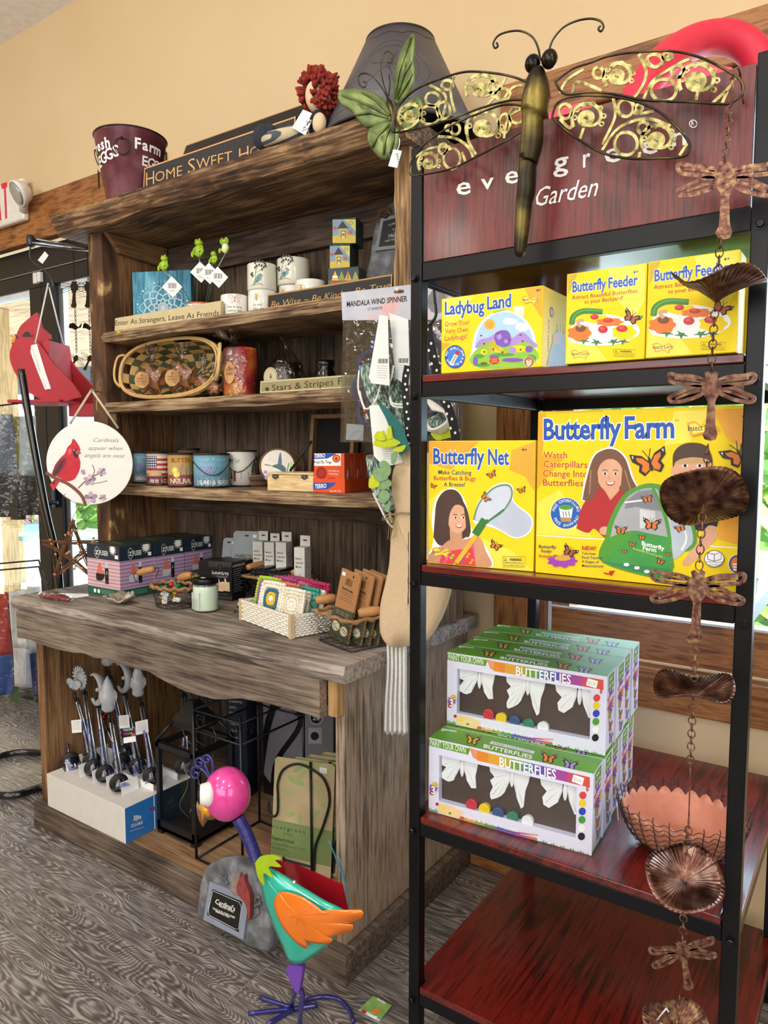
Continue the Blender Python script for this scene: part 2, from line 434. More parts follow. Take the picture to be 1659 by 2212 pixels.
struct(MB().box(-5.6, 2.6, -4.22, -4.1, 0, 3.16).build('wall_front', WALL))
struct(MB().box(DX1+.01, 2.6, WY-.014, WY-.0005, 0, .075).build('baseboard_back', pine('x'), bevel=.004))
b = MB(); b.box(-5.2, -2.345, WY-.024, WY-.0005, 2.245, 2.42)
b.box(-5.2, -2.345, WY-.045, WY-.0005, 2.212, 2.2445)
struct(b.build('trim_1', pine('x'), bevel=.004))
# window casing: head, sides, stool and apron
b = MB(); b.box(-.925, -.80, WY-.022, WY-.0005, .70, 2.1595); b.box(.62, .74, WY-.022, WY-.0005, .70, 2.1595)
struct(b.build('trim_2', pine('z'), bevel=.004))
struct(MB().box(-.925, .74, WY-.022, WY-.0005, 2.16, 2.27).build('trim_4', pine('x'), bevel=.004))
b = MB(); b.box(-.96, .78, WY-.05, WY-.0005, .686, .7155); b.box(-.925, .74, WY-.022, WY-.0005, .60, .6855)
struct(b.build('trim_3', pine('x'), bevel=.005))
# window_1: jambs, vinyl strip, sash, glass
b = MB().use(pine('z')); y0, y1 = WY+.004, WY+.12
b.box(-.799, -.777, y0, y1, .717, 2.168); b.box(.60, .619, y0, y1, .717, 2.168); b.box(-.776, .599, y0, y1, 2.15, 2.168)
wf = struct(b.build('window_1'))
b = MB().use(c('#dfe6ea', .4)); b.box(-.776, -.764, y0+.02, y1, .74, 2.149); b.box(-.764, .59, y0+.02, y1, 2.137, 2.149); b.box(-.764, .59, y0+.02, y1, 2.098, 2.112); b.box(-.764, .599, y0+.012, y0+.03, .829, .835)
b.build('vinyl_strip', None, wf)
b = MB().use(pine('x')); b.box(-.763, .599, y0+.015, y1-.02, .7165, .828); b.use(pine('z')); b.box(-.763, -.712, y0+.015, y1-.02, .8285, 2.097); b.box(-.705, .599, y0+.015, y1-.02, 2.113, 2.136)
b.build('sash', None, wf)
PANE = glassy('window_glass', '#f4fbff', .0, .0)
MB().box(-.711, .599, WY+.07, WY+.076, .836, 2.096).build('pane', PANE, wf)
# door_1: black aluminium leaves with full-height glass
b = MB().use(BLACK); y0, y1 = WY+.02, WY+.085
b.box(-4.74, -2.37, y0, y1, 2.105, 2.211); b.box(-4.74, -2.37, y0, y1, 2.03, 2.10)
for x0, x1 in ((-4.74, -4.62), (-3.385, -3.285), (-3.28, -3.175), (-2.46, -2.37)): b.box(x0, x1, y0, y1, .002, 2.0295)
b.box(-4.6195, -3.3855, y0, y1, .002, .22); b.box(-3.1745, -2.4605, y0, y1, .002, .22)
dr = struct(b.build('door_1', bevel=.003))
b = MB().use(c('#aab4bb', .3, .8)); b.box(-4.74, -2.37, y0-.004, y1, 2.1005, 2.1045); b.box(-3.1745, -3.14, y0+.02, y1-.02, .2205, 2.0295)
b.use(c('#dfe7ec', .4)); b.box(-4.6195, -3.3855, y0+.01, y1-.01, 2.008, 2.0295); b.box(-3.1395, -2.4605, y0+.01, y1-.01, 2.008, 2.0295)
b.build('glazing_bead', None, dr)
b = MB().use(PANE); b.box(-4.6195, -3.3855, y0+.03, y0+.036, .2205, 2.007); b.box(-3.139, -2.4605, y0+.03, y0+.036, .2205, 2.007); b.build('pane', None, dr)
b = MB().use(c('#2a2c30', .3, .6)); b.box(-3.25, -3.21, y0-.03, y0-.0005, 1.0, 1.16); b.tube([(-3.23, y0-.03, 1.02), (-3.23, y0-.06, 1.03), (-3.12, y0-.06, 1.03)], .009); b.build('door_handle', None, dr)
b = MB().use(c('#e6e6e2', .45)); b.box(-3.315, -3.287, y0-.022, y0-.0005, 2.042, 2.092); b.build('contact_sensor', None, dr, bevel=.004)
b = MB().use(c('#e6e6e2', .45)); b.box(-3.283, -3.258, y0-.020, y0-.0005, 2.045, 2.092); b.build('contact_magnet', None, dr, bevel=.004)

# ---------------------------------------------------------------- outside
PL = c('#d2d0c8', .9, 0, .15, 6, .3)
o = struct(MB().box(-12, 8, 2.301, 24, -.2, -.1).build('ground_outside', PL))
b = MB(); k = 0; y = 2.25
while y < 6.0:
    b.box(-12, -1.5, y, y+.128, 2.42+.0008*(k % 2), 2.46); y += .135; k += 1
struct(b.build('porch_ceiling_outside', wood('soffit', [(.25, '#8d6c4e'), (.5, '#b9936b'), (.75, '#cfae86')], 'x', .8, 10, .7, .2)))
o = MB().box(-12, -1.5, 6.05, 6.17, 2.12, 2.46).build('porch_beam_outside', c('#3a3a40', .7)); struct(o)
def post(x, y):
    t = MB().box(x-.07, x+.07, y-.07, y+.07, -.1, 2.419).build('porch_post', wood('post', [(.3, '#b18d63'), (.6, '#d3b183')], 'z', 1, 10, .7, .2), bevel=.006); return t
for q, l in ((aty(2, 900, 3.2), 'pale timber porch post seen through the glass door at the left edge'), (aty(32, 1200, 4.0), 'pale timber post outside, seen below the upper row of bagged flags')):
    tag(post(q.x, q.y), l, 'post')
def leafblob(name, p, r, cols, n, label, cat, flat=.8, pot=None):
    t = thing(name, label, cat, p)
    b = MB(); 
    for m in cols: b.use(m)
    for i in range(n):
        d = V((rnd.gauss(0, 1), rnd.gauss(0, 1), rnd.gauss(0, 1))).normalized()*(r*rnd.uniform(.55, 1))
        d.z = d.z*flat; q = V(p)+V((0, 0, r*flat))+d; b.use(cols[i % len(cols)])
        a = V((rnd.gauss(0, 1), rnd.gauss(0, 1), rnd.gauss(0, .6))).normalized()*(r*.16); e = a.orthogonal().normalized()*(r*.08)
        b.add([q-a, q+e, q+a, q-e], [(0, 1, 2, 3)], False)
    b.build('foliage', None, t)
    b = MB().use(c('#5d4a38', .8)); b.tube([V(p), V(p)+V((0, 0, r*flat*.9))], [r*.06, r*.03]); b.build('stem', None, t)
    if pot:
        q = MB().use(c(pot, .7)); q.cup(V(p)-V((0, 0, r*.55)), [(r*.3, 0), (r*.45, r*.55), (r*.48, r*.55), (r*.40, r*.5), (0.001, r*.48)], 20); q.build('pot', None, t)
    return t
GR = [c('#6f9a3c', .6), c('#8fb84c', .6), c('#4b7a2c', .6), c('#b9d070', .6)]
for i, (u, v, y, r, l) in enumerate(((140, 1080, 7.0, .9, 'sunlit shrub seen through the door beside the round cardinal sign'), (60, 1000, 9.5, 1.3, 'green shrub outside, seen behind the black display stand'), (1520, 905, 8.0, .95, 'light green shrub outside above the largest yellow box'), (1290, 900, 12, 1.7, 'tall green shrub farthest outside the window'), (1690, 900, 5.6, .8, 'green shrub outside right of the black shelving'))):
    q = aty(u, v, y); leafblob('garden_shrub', V((q.x, q.y, -.1)), r, GR, 900, l, 'shrub', max(.8, (q.z+.1)/r*.62))
q = aty(70, 1240, 4.6); leafblob('potted_plant', V((q.x, q.y, .42)), .36, [c('#c98fa0', .6), c('#9fb45c', .6), c('#d9a7b8', .6)], 320, 'pink flowering plant in a pale blue pot outside the door', 'plant', .8, '#9fc4d6')
b = MB(); q = aty(150, 1225, 3.6); b.use(c('#a6cdd9', .5)); b.box(q.x-.5, q.x+.35, q.y-.3, q.y+.3, .50, .54)
for sx in (-.45, .28):
    for sy in (-.25, .22): b.box(q.x+sx, q.x+sx+.04, q.y+sy, q.y+sy+.04, -.1, .4995)
tag(b.build('patio_table', None, bevel=.004), 'pale blue patio table outside behind the twig star', 'table')
b = MB().use(c('#8a7f86', .95, 0, .5, 60, .4)); b.box(-2.2, 4, 2.31, 3.1, -.0995, -.02); struct(b.build('gravel_outside'))
# ================================================================ the reclaimed-timber hutch
grey = [(.22, '#4a403a'), (.42, '#776b61'), (.58, '#94887d'), (.78, '#b0a498')]
brown = [(.22, '#3a2415'), (.42, '#5f3f27'), (.58, '#7a5537'), (.78, '#9a7450')]
dark = [(.22, '#2a211b'), (.42, '#43362c'), (.6, '#5c4c3e'), (.8, '#6f5e4d')]
shelfw = [(.2, '#35271c'), (.4, '#6b533b'), (.55, '#94795a'), (.75, '#b59c78')]
sidew = [(.22, '#5c4d42'), (.42, '#96836f'), (.56, '#b09e8c'), (.75, '#98795a')]
deckw = [(.25, '#6d4e35'), (.5, '#96714f'), (.7, '#ab8763')]
w_ = lambda nm, st, ax, **k: wood(nm, st, ax, **k)
HT = thing('hutch', 'weathered reclaimed-wood hutch with open shelves, counter and deep lower bay', 'hutch', (-1.66, 1.6, 0))
def slab(b, x0, x1, y0, y1, z0, z1, amp=.006, seed=0, n=60, amp_end=0, bark=.0):
    """board with a live (uneven) front edge"""
    rows = []
    for i in range(n+1):
        x = x0+(x1-x0)*i/n
        f = lambda k: noise.noise(V((x*7+seed, k, seed)))*amp+noise.noise(V((x*26+seed, k+5, seed)))*amp*.45
        g = lambda k: noise.noise(V((x*5+seed, k+9, seed)))*amp*.6
        ya, yb = y0+f(0), y0+f(3)+bark
        rows.append([V((x, y1, z0)), V((x, yb+.004, z0+g(1))), V((x, (ya+yb)/2-.004, (z0+z1)/2)), V((x, ya+.005, z1-abs(g(2))*.5)), V((x, y1, z1))])
    if amp_end:
        for r in (rows[0], rows[-1]):
            for p in r[1:4]: p.y += abs(noise.noise(p*9))*amp_end
    b.sheet(rows, False)
    k = len(rows[0]); m = len(b.v)
    b.f += [[m-k+i for i in range(k-1, -1, -1)], [m-k*(n+1)+i for i in range(k)], ]; b.mi += [b.cur]*2; b.sm += [False]*2
    for i in range(n): # back face
        a = m-k*(n+1)+i*k; b.f.append([a, a+k, a+2*k-1, a+k-1]); b.mi.append(b.cur); b.sm.append(False)
    return b
HX0, HX1 = -2.334, -.995
# plinth and deck
b = MB(); b.box(HX0, HX1, 1.284, 1.316, .0005, .08); b.box(HX0, HX0+.03, 1.3165, 1.914, .0005, .08); b.box(HX1-.022, HX1, 1.3165, 1.914, .0005, .08)
b.build('plinth', w_('plinth', [(.2, '#2e251f'), (.45, '#5b4c40'), (.65, '#74665a'), (.85, '#857868')], 'x'), HT, bevel=.004)
b = MB(); b.box(HX0+.031, HX1-.023, 1.3165, 1.60, .062, .0795); b.box(HX0+.031, HX1-.023, 1.6015, 1.914, .062, .0795)
b.build('deck', w_('deck', deckw, 'x'), HT)
# lower side panels (vertical boards), left brown, right weathered grey
b = MB(); b.box(-2.325, -2.291, 1.313, 1.55, .0805, .742); b.box(-2.325, -2.293, 1.551, 1.912, .0805, .742)
b.build('side_panel', w_('lowleft', [(.2, '#4a3019'), (.45, '#7e5a39'), (.62, '#96704a'), (.85, '#a98860')], 'z'), HT, bevel=.003)
b = MB()
for y0, y1 in ((1.313, 1.468), (1.4685, 1.62), (1.6205, 1.77), (1.7705, 1.914)): b.box(-1.044, -1.017, y0, y1, .0805, .742)
b.build('side_panel', w_('lowright', sidew, 'z'), HT, bevel=.002)
# boards across the lower back and upper back
def planks(x0, x1, y, z0, z1, w, seed):
    r = random.Random(seed); b = MB(); x = x0
    while x < x1-.01:
        k = min(w*r.uniform(.75, 1.2), x1-x); b.box(x, x+k-.003, y, y+.012+r.random()*.004, z0, z1); x += k
    return b
planks(-2.285, -1.046, 1.89, .0805, .742, .12, 3).build('back_panel', w_('lowback', dark, 'z'), HT)
UX0, UX1 = -2.222, -1.03
planks(UX0+.0005, UX1-.0005, 1.83, .786, 2.0, .085, 5).build('back_panel', w_('upback', [(.22, '#241c16'), (.42, '#453729'), (.58, '#5d4c3a'), (.8, '#6d5f50')], 'z'), HT)
# counter and apron
cb = MB(); slab(cb, -2.377, -.978, 1.262, 1.914, .745, .785, .008, 11, 90, .01)
cb.build('countertop', w_('counter', grey, 'x', sc=1.1, bump=.9), HT)
b = MB(); n = 80
for s_ in (0,):
    lo = [(-2.338+1.292*i/n) for i in range(n+1)]
    P = [(x, .655+.012*noise.noise(V((x*4, 2, 0)))-.006*noise.noise(V((x*17, 4, 0)))-(.026 if -1.66 < x < -1.30 else 0)*max(0, cos((x+1.48)/.18*pi/2))) for x in lo]
    b.prism(PY(1.284), [(x, .7445) for x in (lo[0], lo[-1])][::1]+P[::-1], 0, .026, px=False)
b.build('apron', w_('apron', [(.2, '#3d332b'), (.42, '#6b5d50'), (.6, '#7f7062'), (.8, '#978775')], 'x', sc=1.2, bump=.7), HT)
MB().box(-1.0445, -1.017, 1.286, 1.3125, .652, .742).build('corner_block', w_('block', [(.3, '#a17b4a'), (.6, '#c19a66')], 'z'), HT, bevel=.002)
# upper uprights: a barky slab on the left, a rough post on the right
def barkmat():
    mt, nt, bb = mk('bark_slab'); L = nt.links.new; bb.inputs['Roughness'].default_value = .85
    tc = N(nt, 'ShaderNodeTexCoord'); mp = N(nt, 'ShaderNodeMapping'); mp.inputs['Scale'].default_value = (14, 14, 5); L(tc.outputs['Object'], mp.inputs['Vector'])
    nz = N(nt, 'ShaderNodeTexNoise'); nz.inputs['Scale'].default_value = 1.2; nz.inputs['Detail'].default_value = 6; nz.inputs['Distortion'].default_value = .6; L(mp.outputs['Vector'], nz.inputs['Vector'])
    rp = ramp(nt, [(.3, '#2c1b10'), (.48, '#573a24'), (.585, '#6b4a2f'), (.64, '#b08c5a'), (.72, '#d9c08e')]); L(nz.outputs['Fac'], rp.inputs['Fac']); L(rp.outputs['Color'], bb.inputs['Base Color'])
    bp = N(nt, 'ShaderNodeBump'); bp.inputs['Strength'].default_value = .9; bp.inputs['Distance'].default_value = .004; L(nz.outputs['Fac'], bp.inputs['Height']); L(bp.outputs['Normal'], bb.inputs['Normal']); return mt
def upright(x0, x1, y0, y1, z0, z1, seed, amp, n=40, slant=0):
    b = MB(); rows = []
    for i in range(n+1):
        z = z0+(z1-z0)*i/n; f = lambda k: amp*noise.noise(V((seed, k, z*8)))+amp*.5*noise.noise(V((seed, k, z*30)))
        rows.append([V((x0, y1, z)), V((x0+f(1), y0+.006, z)), V(((x0+x1)/2, y0-.003+f(3), z+slant*.5)), V((x1+f(2)*.3, y0+.004+f(5), z+slant*(i == n))), V((x1, y1, z)), V((x0, y1, z))])
    b.sheet(rows, False); m = len(b.v); k = 6
    b.f += [[m-k+i for i in range(5)], [m-k*(n+1)+4-i for i in range(5)]]; b.mi += [b.cur]*2; b.sm += [False]*2
    return b
upright(-2.305, -2.222, 1.54, 1.60, .7855, 2.003, 2, .006).build('left_upright', barkmat(), HT)
MB().box(-2.262, -2.2225, 1.601, 1.842, .7855, 2.003).build('left_side_board', w_('upleft', [(.2, '#38220f'), (.42, '#5f3f26'), (.6, '#7c5836'), (.8, '#8d6a45')], 'z'), HT)
upright(-1.029, -.985, 1.535, 1.60, .7855, 2.003, 8, .006).build('right_upright', w_('upright', [(.22, '#4a3320'), (.45, '#80613f'), (.6, '#a5835a'), (.8, '#bd9b6c')], 'z'), HT)
b = MB()
for y0, y1 in ((1.601, 1.72), (1.7205, 1.842)): b.box(-1.029, -.99, y0, y1, .7855, 2.003)
b.build('right_side_board', w_('upright_side', [(.22, '#33261b'), (.45, '#5c4733'), (.7, '#7a6148')], 'z'), HT)
# top board and shelves with live edges
tb = MB(); slab(tb, -2.395, -.965, 1.455, 1.842, 2.004, 2.062, .013, 21, 110, .035, .03)
tb.build('top_board', w_('topboard', [(.2, '#2f1f14'), (.4, '#5a3f29'), (.55, '#7b5c3f'), (.72, '#a8875e'), (.85, '#8a6a48')], 'x', sc=1.1, bump=.8), HT)
for z, sd, x0 in ((1.669, 31, -2.2215), (1.432, 41, -2.2215), (1.152, 51, -2.2215)):
    sb = MB(); slab(sb, x0, UX1-.0005, 1.53, 1.829, z-.034, z, .007, sd, 70, .012)
    sb.build('shelf', w_('shelf%d' % sd, shelfw, 'x', sc=1.2, bump=.8), HT)
b = MB(); b.box(UX0+.001, UX1-.001, 1.806, 1.8295, 1.90, 2.003)
b.build('back_rail', w_('rail', dark, 'x'), HT, bevel=.002)
b = MB(); b.box(UX0+.001, UX1-.001, 1.806, 1.8295, 1.045, 1.1175); b.build('back_rail', w_('rail', dark, 'x'), HT, bevel=.002)
b = MB(); b.prism(PX(-2.2215), [(1.548, 2.0035), (1.80, 2.0035), (1.80, 1.93), (1.60, 1.945)], .0005, .02, px=False)
b.build('corner_bracket', w_('bracket', [(.25, '#50361d'), (.55, '#7d5a36'), (.8, '#94703f')], 'y'), HT, bevel=.002)
# ================================================================ the black steel display rack
RX0, RX1, RY0, RY1 = -.7714, -.1553, 1.21, 1.82
PW = .025
def mahog(ax):
    return wood('mahogany', [(.25, '#2e0708'), (.42, '#5a1310'), (.56, '#731b13'), (.75, '#4b0f0e')], ax, 1.2, 16, .28, .08, .35, .6)
RK = thing('display_rack', 'black steel display rack with red mahogany shelves and branded header panel', 'rack', ((RX0+RX1)/2, (RY0+RY1)/2, 0))
for x0, y0 in ((RX0, RY0), (RX1-PW, RY0), (RX0, RY1-PW), (RX1-PW, RY1-PW)):
    MB().box(x0, x0+PW, y0, y0+PW, .0005, 1.84).build('post', BLACKM, RK, bevel=.002)
BM = c('#0d0e11', .38, .0, .05, spec=.25)
SH = [1.640, 1.414, 1.045, .5286, .1605]
for i, z in enumerate(SH):
    b = MB(); t = z-.0145; h = .027 if i else .034
    b.box(RX0+PW+.0005, RX1-PW-.0005, RY0+.002, RY0+.020, t-h, t); b.box(RX0+PW+.0005, RX1-PW-.0005, RY1-.020, RY1-.002, t-h, t)
    for x in (RX0+.002, RX1-.020): b.box(x, x+.018, RY0+PW+.0005, RY1-PW-.0005, t-h, t)
    b.build('shelf_frame', BM, RK, bevel=.0015)
    if i == 0:
        b = MB().use(c('#4a2622', .16, .0, .1)); b.box(RX0+PW+.001, RX1-PW-.001, RY0+.021, RY1-.021, z-.047, z-.032); b.build('top_deck', None, RK)
        continue
    b = MB(); e = .0006; q = PW+.002
    pts = [(RX0+q, RY0+e), (RX1-q, RY0+e), (RX1-q, RY0+q), (RX1-e, RY0+q), (RX1-e, RY1-q), (RX1-q, RY1-q), (RX1-q, RY1-e), (RX0+q, RY1-e), (RX0+q, RY1-q), (RX0+e, RY1-q), (RX0+e, RY0+q), (RX0+q, RY0+q)]
    b.prism(PZ(t+.0005), pts, 0, z-t-.0005, px=False)
    b.build('shelf', mahog('y' if i > 2 else 'x'), RK, bevel=.002)
# hex bolts on the front posts
for i, z in enumerate((1.598, 1.374, 1.006, .4945, .127)):
    for x in (RX0+.0105, RX1-.0115):
        MB().lathe((x, RY0-.0003, z), [(.0085, 0), (.0085, .002), (.0068, .0021), (.0066, .0065), (.0052, .0078)], 6, ax=(0, -1, 0), smooth=False).build('bolt', c('#202226', .25, .7), RK)
# header board with lettering
HB = Pl((0, RY0+.0025, 0))
MB().box(RX0+PW+.002, RX1-PW-.002, RY0+.003, RY0+.018, 1.6265, 1.828).build('header_board', wood('header', [(.25, '#3a0d0d'), (.45, '#5e1a16'), (.6, '#74221c'), (.8, '#541513')], 'z', 1.6, 18, .4, .1, .2, .5), RK, bevel=.001)
a = Art(HB, .0003)
for ch, (u0, v0), u1, h in (('e', (987, 422), 1016, 32), ('v', (1040, 410), 1066, 28), ('e', (1092, 398), 1119, 32), ('r', (1260, 362), 1275, 34), ('e', (1307, 352), 1340, 36), ('e', (1387, 334), 1420, 36), ('n', (1453, 316), 1482, 34)):
    a.t(ch, (u0, v0), (u1, v0-4), h*1.28, WHITE, .012)
a.t('g', (1196, 370), (1227, 366), 44, WHITE, .012)
a.t('Garden', (1158, 446), (1292, 422), 42, WHITE, .0, .35)
a.t('R', (1493.5, 272), (1499, 270), 10, WHITE); a.ring(1497.5, 267.5, 8, 8, 1.8, WHITE)
a.build('header_lettering', RK)
# small label holder on the left side of the front post
MB().box(RX0-.004, RX0-.0003, RY0+.004, RY0+.02, 1.47, 1.495).build('clip', SATIN, RK)
# ================================================================ goods on the display rack
YEL = c('#f3d61a', .5, 0, .03, 8, spec=.3); YEL2 = c('#f6e34e', .38); ORA = c('#f0a724', .38); ORB = c('#e8791f', .45)
BLU = c('#1552b4', .4); NAVY = c('#1d2c6b', .4); RED = c('#c4202b', .4); REDT = c('#bd3033', .4); DRK = c('#26201c', .5); BLK = c('#121212', .5)
GRN = c('#4f9a34', .4); GRD = c('#2f7a35', .4); LIM = c('#9cc53c', .4); PUR = c('#7a55b8', .4); PUL = c('#a98bd4', .4); SKY = c('#a9cdf0', .35); SKN = c('#dda987', .5); SKN2 = c('#cf9670', .5)
HAIR1 = c('#4a3328', .5); HAIR2 = c('#76503a', .5); HAIR3 = c('#a87f57', .5); GRY = c('#a4a8ad', .5); GRL = c('#cfd4dc', .4); TEAL = c('#3d8f93', .5); PNK = c('#e05a9c', .5); MAG = c('#a040b8', .4); BRN = c('#7a4a2c', .5); LGT = c('#e9ecf6', .42, 0, .02); LAV = c('#dcdff4', .42, 0, .02)
def bf(a, u, v, s, rot=0, wing=ORB, tip=DRK, sq=1):
    """a small printed butterfly"""
    def P(pts): 
        return [(u+s*(x*cos(rot)-y*sin(rot)), v+s*(x*sin(rot)+y*cos(rot))) for x, y in pts]
    for sx in (-1, 1):
        f = sq if sx < 0 else 1
        a.p(P([(0, -.05), (sx*.35*f, -.5), (sx*1.0*f, -.75), (sx*.95*f, -.3), (sx*.6*f, 0), (sx*.72*f, .3), (sx*.45*f, .62), (sx*.12*f, .4)]), tip)
        a.p(P([(sx*.06, 0), (sx*.33*f, -.36), (sx*.7*f, -.48), (sx*.66*f, -.25), (sx*.42*f, .0), (sx*.55*f, .28), (sx*.38*f, .48), (sx*.14*f, .33)]), wing)
        a.p(P([(sx*.8*f, -.62), (sx*.9*f, -.6), (sx*.86*f, -.42)]), PAPER)
    a.ln(P([(0, -.3), (0, .42)]), s*.14, tip); a.ln(P([(0, -.3), (-.25, -.8)]), s*.04, tip); a.ln(P([(0, -.3), (.2, -.8)]), s*.04, tip)
def lore(a, u, v, s):
    """small yellow winged maker's mark"""
    a.b([(u-s, v-.35*s), (u-.5*s, v-.5*s), (u, v-.2*s), (u+.6*s, v-.42*s), (u+1.05*s, v), (u+.7*s, v+.25*s), (u+.6*s, v+.6*s), (u+.1*s, v+.3*s), (u-.7*s, v+.45*s), (u-.75*s, v+.1*s)], ORA)
    a.b([(u-.85*s, v-.27*s), (u-.45*s, v-.36*s), (u, v-.1*s), (u+.55*s, v-.3*s), (u+.9*s, v), (u+.55*s, v+.2*s), (u+.5*s, v+.45*s), (u+.1*s, v+.2*s), (u-.6*s, v+.33*s), (u-.6*s, v+.08*s)], YEL2)
    a.t('Insect Lore', (u-.9*s, v+.12*s), (u+.9*s, v+.06*s), .36*s, NAVY, .01)
def warn(a, u0, v0, u1, v1):
    w = max(1.2, (v1-v0)*.03)
    a.ln([(u0, v0), (u1, v0+2), (u1, v1+2), (u0, v1), (u0, v0)], w, DRK); h = v1-v0; k = u1-u0
    a.p([(u0+.05*k, v0+.42*h), (u0+.12*k, v0+.12*h), (u0+.19*k, v0+.42*h)], DRK); a.p([(u0+.075*k, v0+.38*h), (u0+.12*k, v0+.2*h), (u0+.165*k, v0+.38*h)], YEL)
    a.t('WARNING:', (u0+.3*k, v0+.42*h), (u0+.85*k, v0+.44*h), h*.26, DRK, .02)
    a.t('CHOKING HAZARD Small parts.', (u0+.05*k, v0+.66*h), (u0+.95*k, v0+.7*h), h*.15, DRK); a.t('Not for Children under 3 years.', (u0+.05*k, v0+.9*h), (u0+.95*k, v0+.94*h), h*.15, DRK)
def face(a, u, v, rx, ry, skin, hairc, smile=1, look=0):
    a.e(u, v, rx, ry, skin)
    for s in (-1, 1):
        x = u+s*rx*.40+look*rx; a.e(x, v-ry*.10, rx*.17, ry*.085, PAPER); a.e(x+look*rx*.2, v-ry*.10, rx*.09, ry*.08, BLK); a.ln([(x-rx*.2, v-ry*.27), (x, v-ry*.33), (x+rx*.2, v-ry*.27)], ry*.05, hairc, 3)
    a.ln([(u+look*rx-rx*.08, v+ry*.02), (u+look*rx-rx*.12, v+ry*.2), (u+look*rx+rx*.1, v+ry*.22)], ry*.05, SKN2, 3)
    if smile: 
        x = u+look*rx; a.b([(x-rx*.38, v+ry*.36), (x, v+ry*.42), (x+rx*.38, v+ry*.36), (x+rx*.2, v+ry*.6), (x-rx*.2, v+ry*.6)], REDT); a.b([(x-rx*.3, v+ry*.39), (x, v+ry*.44), (x+rx*.3, v+ry*.39), (x+rx*.16, v+ry*.53), (x-rx*.16, v+ry*.53)], PAPER)
    for s in (-1, 1): a.e(u+s*rx*.58+look*rx*.6, v+ry*.2, rx*.18, ry*.12, c('#e2a084', .5))
def carton(name, label, pl, w, d, h, m, group=None, cat='box'):
    t = thing(name, label, cat, pl.p+V((0, 0, .0006)), group)
    b = MB(); b.obox(pl.p+V((0, 0, .0006)), pl.ex*w, -pl.n*d, pl.ez*h); b.build('carton', m, t, bevel=.0012); return t
# --- box with the domed ladybird habitat
z = 1.4140; pl = Pl((-.704, 1.2135, z))
LB = carton('toy_box', 'front yellow toy box picturing a domed ladybug habitat, on the top shelf', pl, .202, .135, .139, YEL)
a = Art(pl, clip=(.001, .201, .0022, .138)).fr(880, 560, 5.53)
a.p([(430, 470), (800, 420), (640, 700), (440, 900)], YEL2); a.p([(1400, 350), (1640, 310), (1630, 700), (1560, 640)], ORA); a.p([(410, 1100), (520, 1010), (410, 1000)], ORA)
a.t('Ladybug', (452, 662), (917, 632), 158, BLU, .025, 0, PAPER, .03); a.t('Land', (957, 600), (1236, 567), 160, BLU, .025, 0, PAPER, .03)
for tx, p0, p1 in (('Grow Your', (447, 806), (745, 778)), ('Very Own', (450, 890), (725, 866)), ('Ladybugs!', (447, 975), (715, 946))): a.t(tx, p0, p1, 62, REDT, .01, 0, YEL2)
dome = [(735, 1215)]+circ(1160, 1060, 385, 450, 20, 0, pi, 2*pi)+[(1560, 1210), (1400, 1300), (1000, 1318), (820, 1290)]
a.p(dome, c('#dfe9f2', .3)); a.p(circ(1160, 1060, 350, 428, 24, 0, pi, 2*pi), SKY)
a.star(985, 778, 52, 80, 12, ORA); 
for u, v, rx, ry in ((1230, 745, 88, 38), (1200, 725, 40, 30), (1375, 812, 85, 48), (1345, 790, 45, 35)): a.e(u, v, rx, ry, PAPER)
a.b([(805, 1060), (865, 965), (980, 930), (1080, 880), (1230, 945), (1370, 872), (1480, 960), (1512, 1060)], PUL)
a.b([(735, 1205), (800, 1105), (905, 1015), (1010, 985), (1200, 1040), (1430, 990), (1560, 1120), (1545, 1210), (1390, 1290), (1000, 1312), (810, 1280)], c('#8fc23c', .4))
for u, v, rx, ry, m in ((915, 1105, 40, 35, YEL), (1000, 1060, 20, 60, ORA), (1330, 1070, 100, 40, YEL), (1090, 1085, 60, 30, YEL), (1455, 1075, 45, 40, PUR), (1260, 1085, 45, 38, PUL), (815, 1215, 30, 60, PUR), (1040, 1165, 60, 30, PUR), (1260, 1205, 130, 25, PUR), (860, 1160, 60, 25, GRN), (1150, 1140, 130, 22, GRN), (1480, 1180, 60, 40, GRN), (900, 1265, 90, 20, GRN), (1200, 1270, 150, 22, LIM)): a.e(u, v, rx, ry, m)
a.b([(1030, 1000), (1050, 890), (1120, 850), (1200, 858), (1240, 930), (1225, 1020), (1140, 1050)], PUR); a.e(1100, 925, 30, 35, PUL); a.e(1180, 980, 25, 25, PUL)
a.ln([(1030, 960), (1070, 1060), (1180, 1120)], 26, ORA, 4)
for u, v in ((885, 913), (1085, 890), (1030, 1077), (1140, 1110), (1218, 962), (1352, 905), (1380, 980), (1355, 1080), (920, 1010), (922, 1107)): a.e(u, v, 13, 11, RED); a.e(u-4, v, 6, 9, BLK)
a.e(1040, 1215, 58, 42, RED); a.t('LADY', (1005, 1208), (1075, 1205), 24, YEL); a.t('LAND', (1008, 1236), (1075, 1232), 24, YEL)
a.e(915, 1245, 42, 16, BRN); a.e(1455, 1225, 62, 64, PAPER); a.e(1455, 1225, 57, 59, BRN); a.e(1455, 1225, 44, 46, ORB)
for k in range(3): a.p([(1425, 1205+k*22), (1455, 1220+k*22), (1485, 1200+k*22), (1485, 1212+k*22), (1455, 1234+k*22), (1425, 1218+k*22)], PAPER)
a.ln([(1030, 640), (1060, 625), (1170, 598)], 22, LIM); a.p([(1265, 590), (1330, 565), (1405, 575), (1395, 690), (1300, 670)], c('#dfe6c8', .3)); a.e(1335, 582, 70, 18, LGT)
a.e(570, 1165, 121, 140, NAVY); a.e(570, 1165, 118, 137, BLU); a.e(570, 1165, 84, 98, c('#2f7fd6', .4))
a.ln([(520, 1265), (600, 1120)], 46, LGT); a.ln([(588, 1142), (612, 1098)], 48, RED); a.ln([(535, 1240), (585, 1150)], 22, c('#b9a36a', .5))
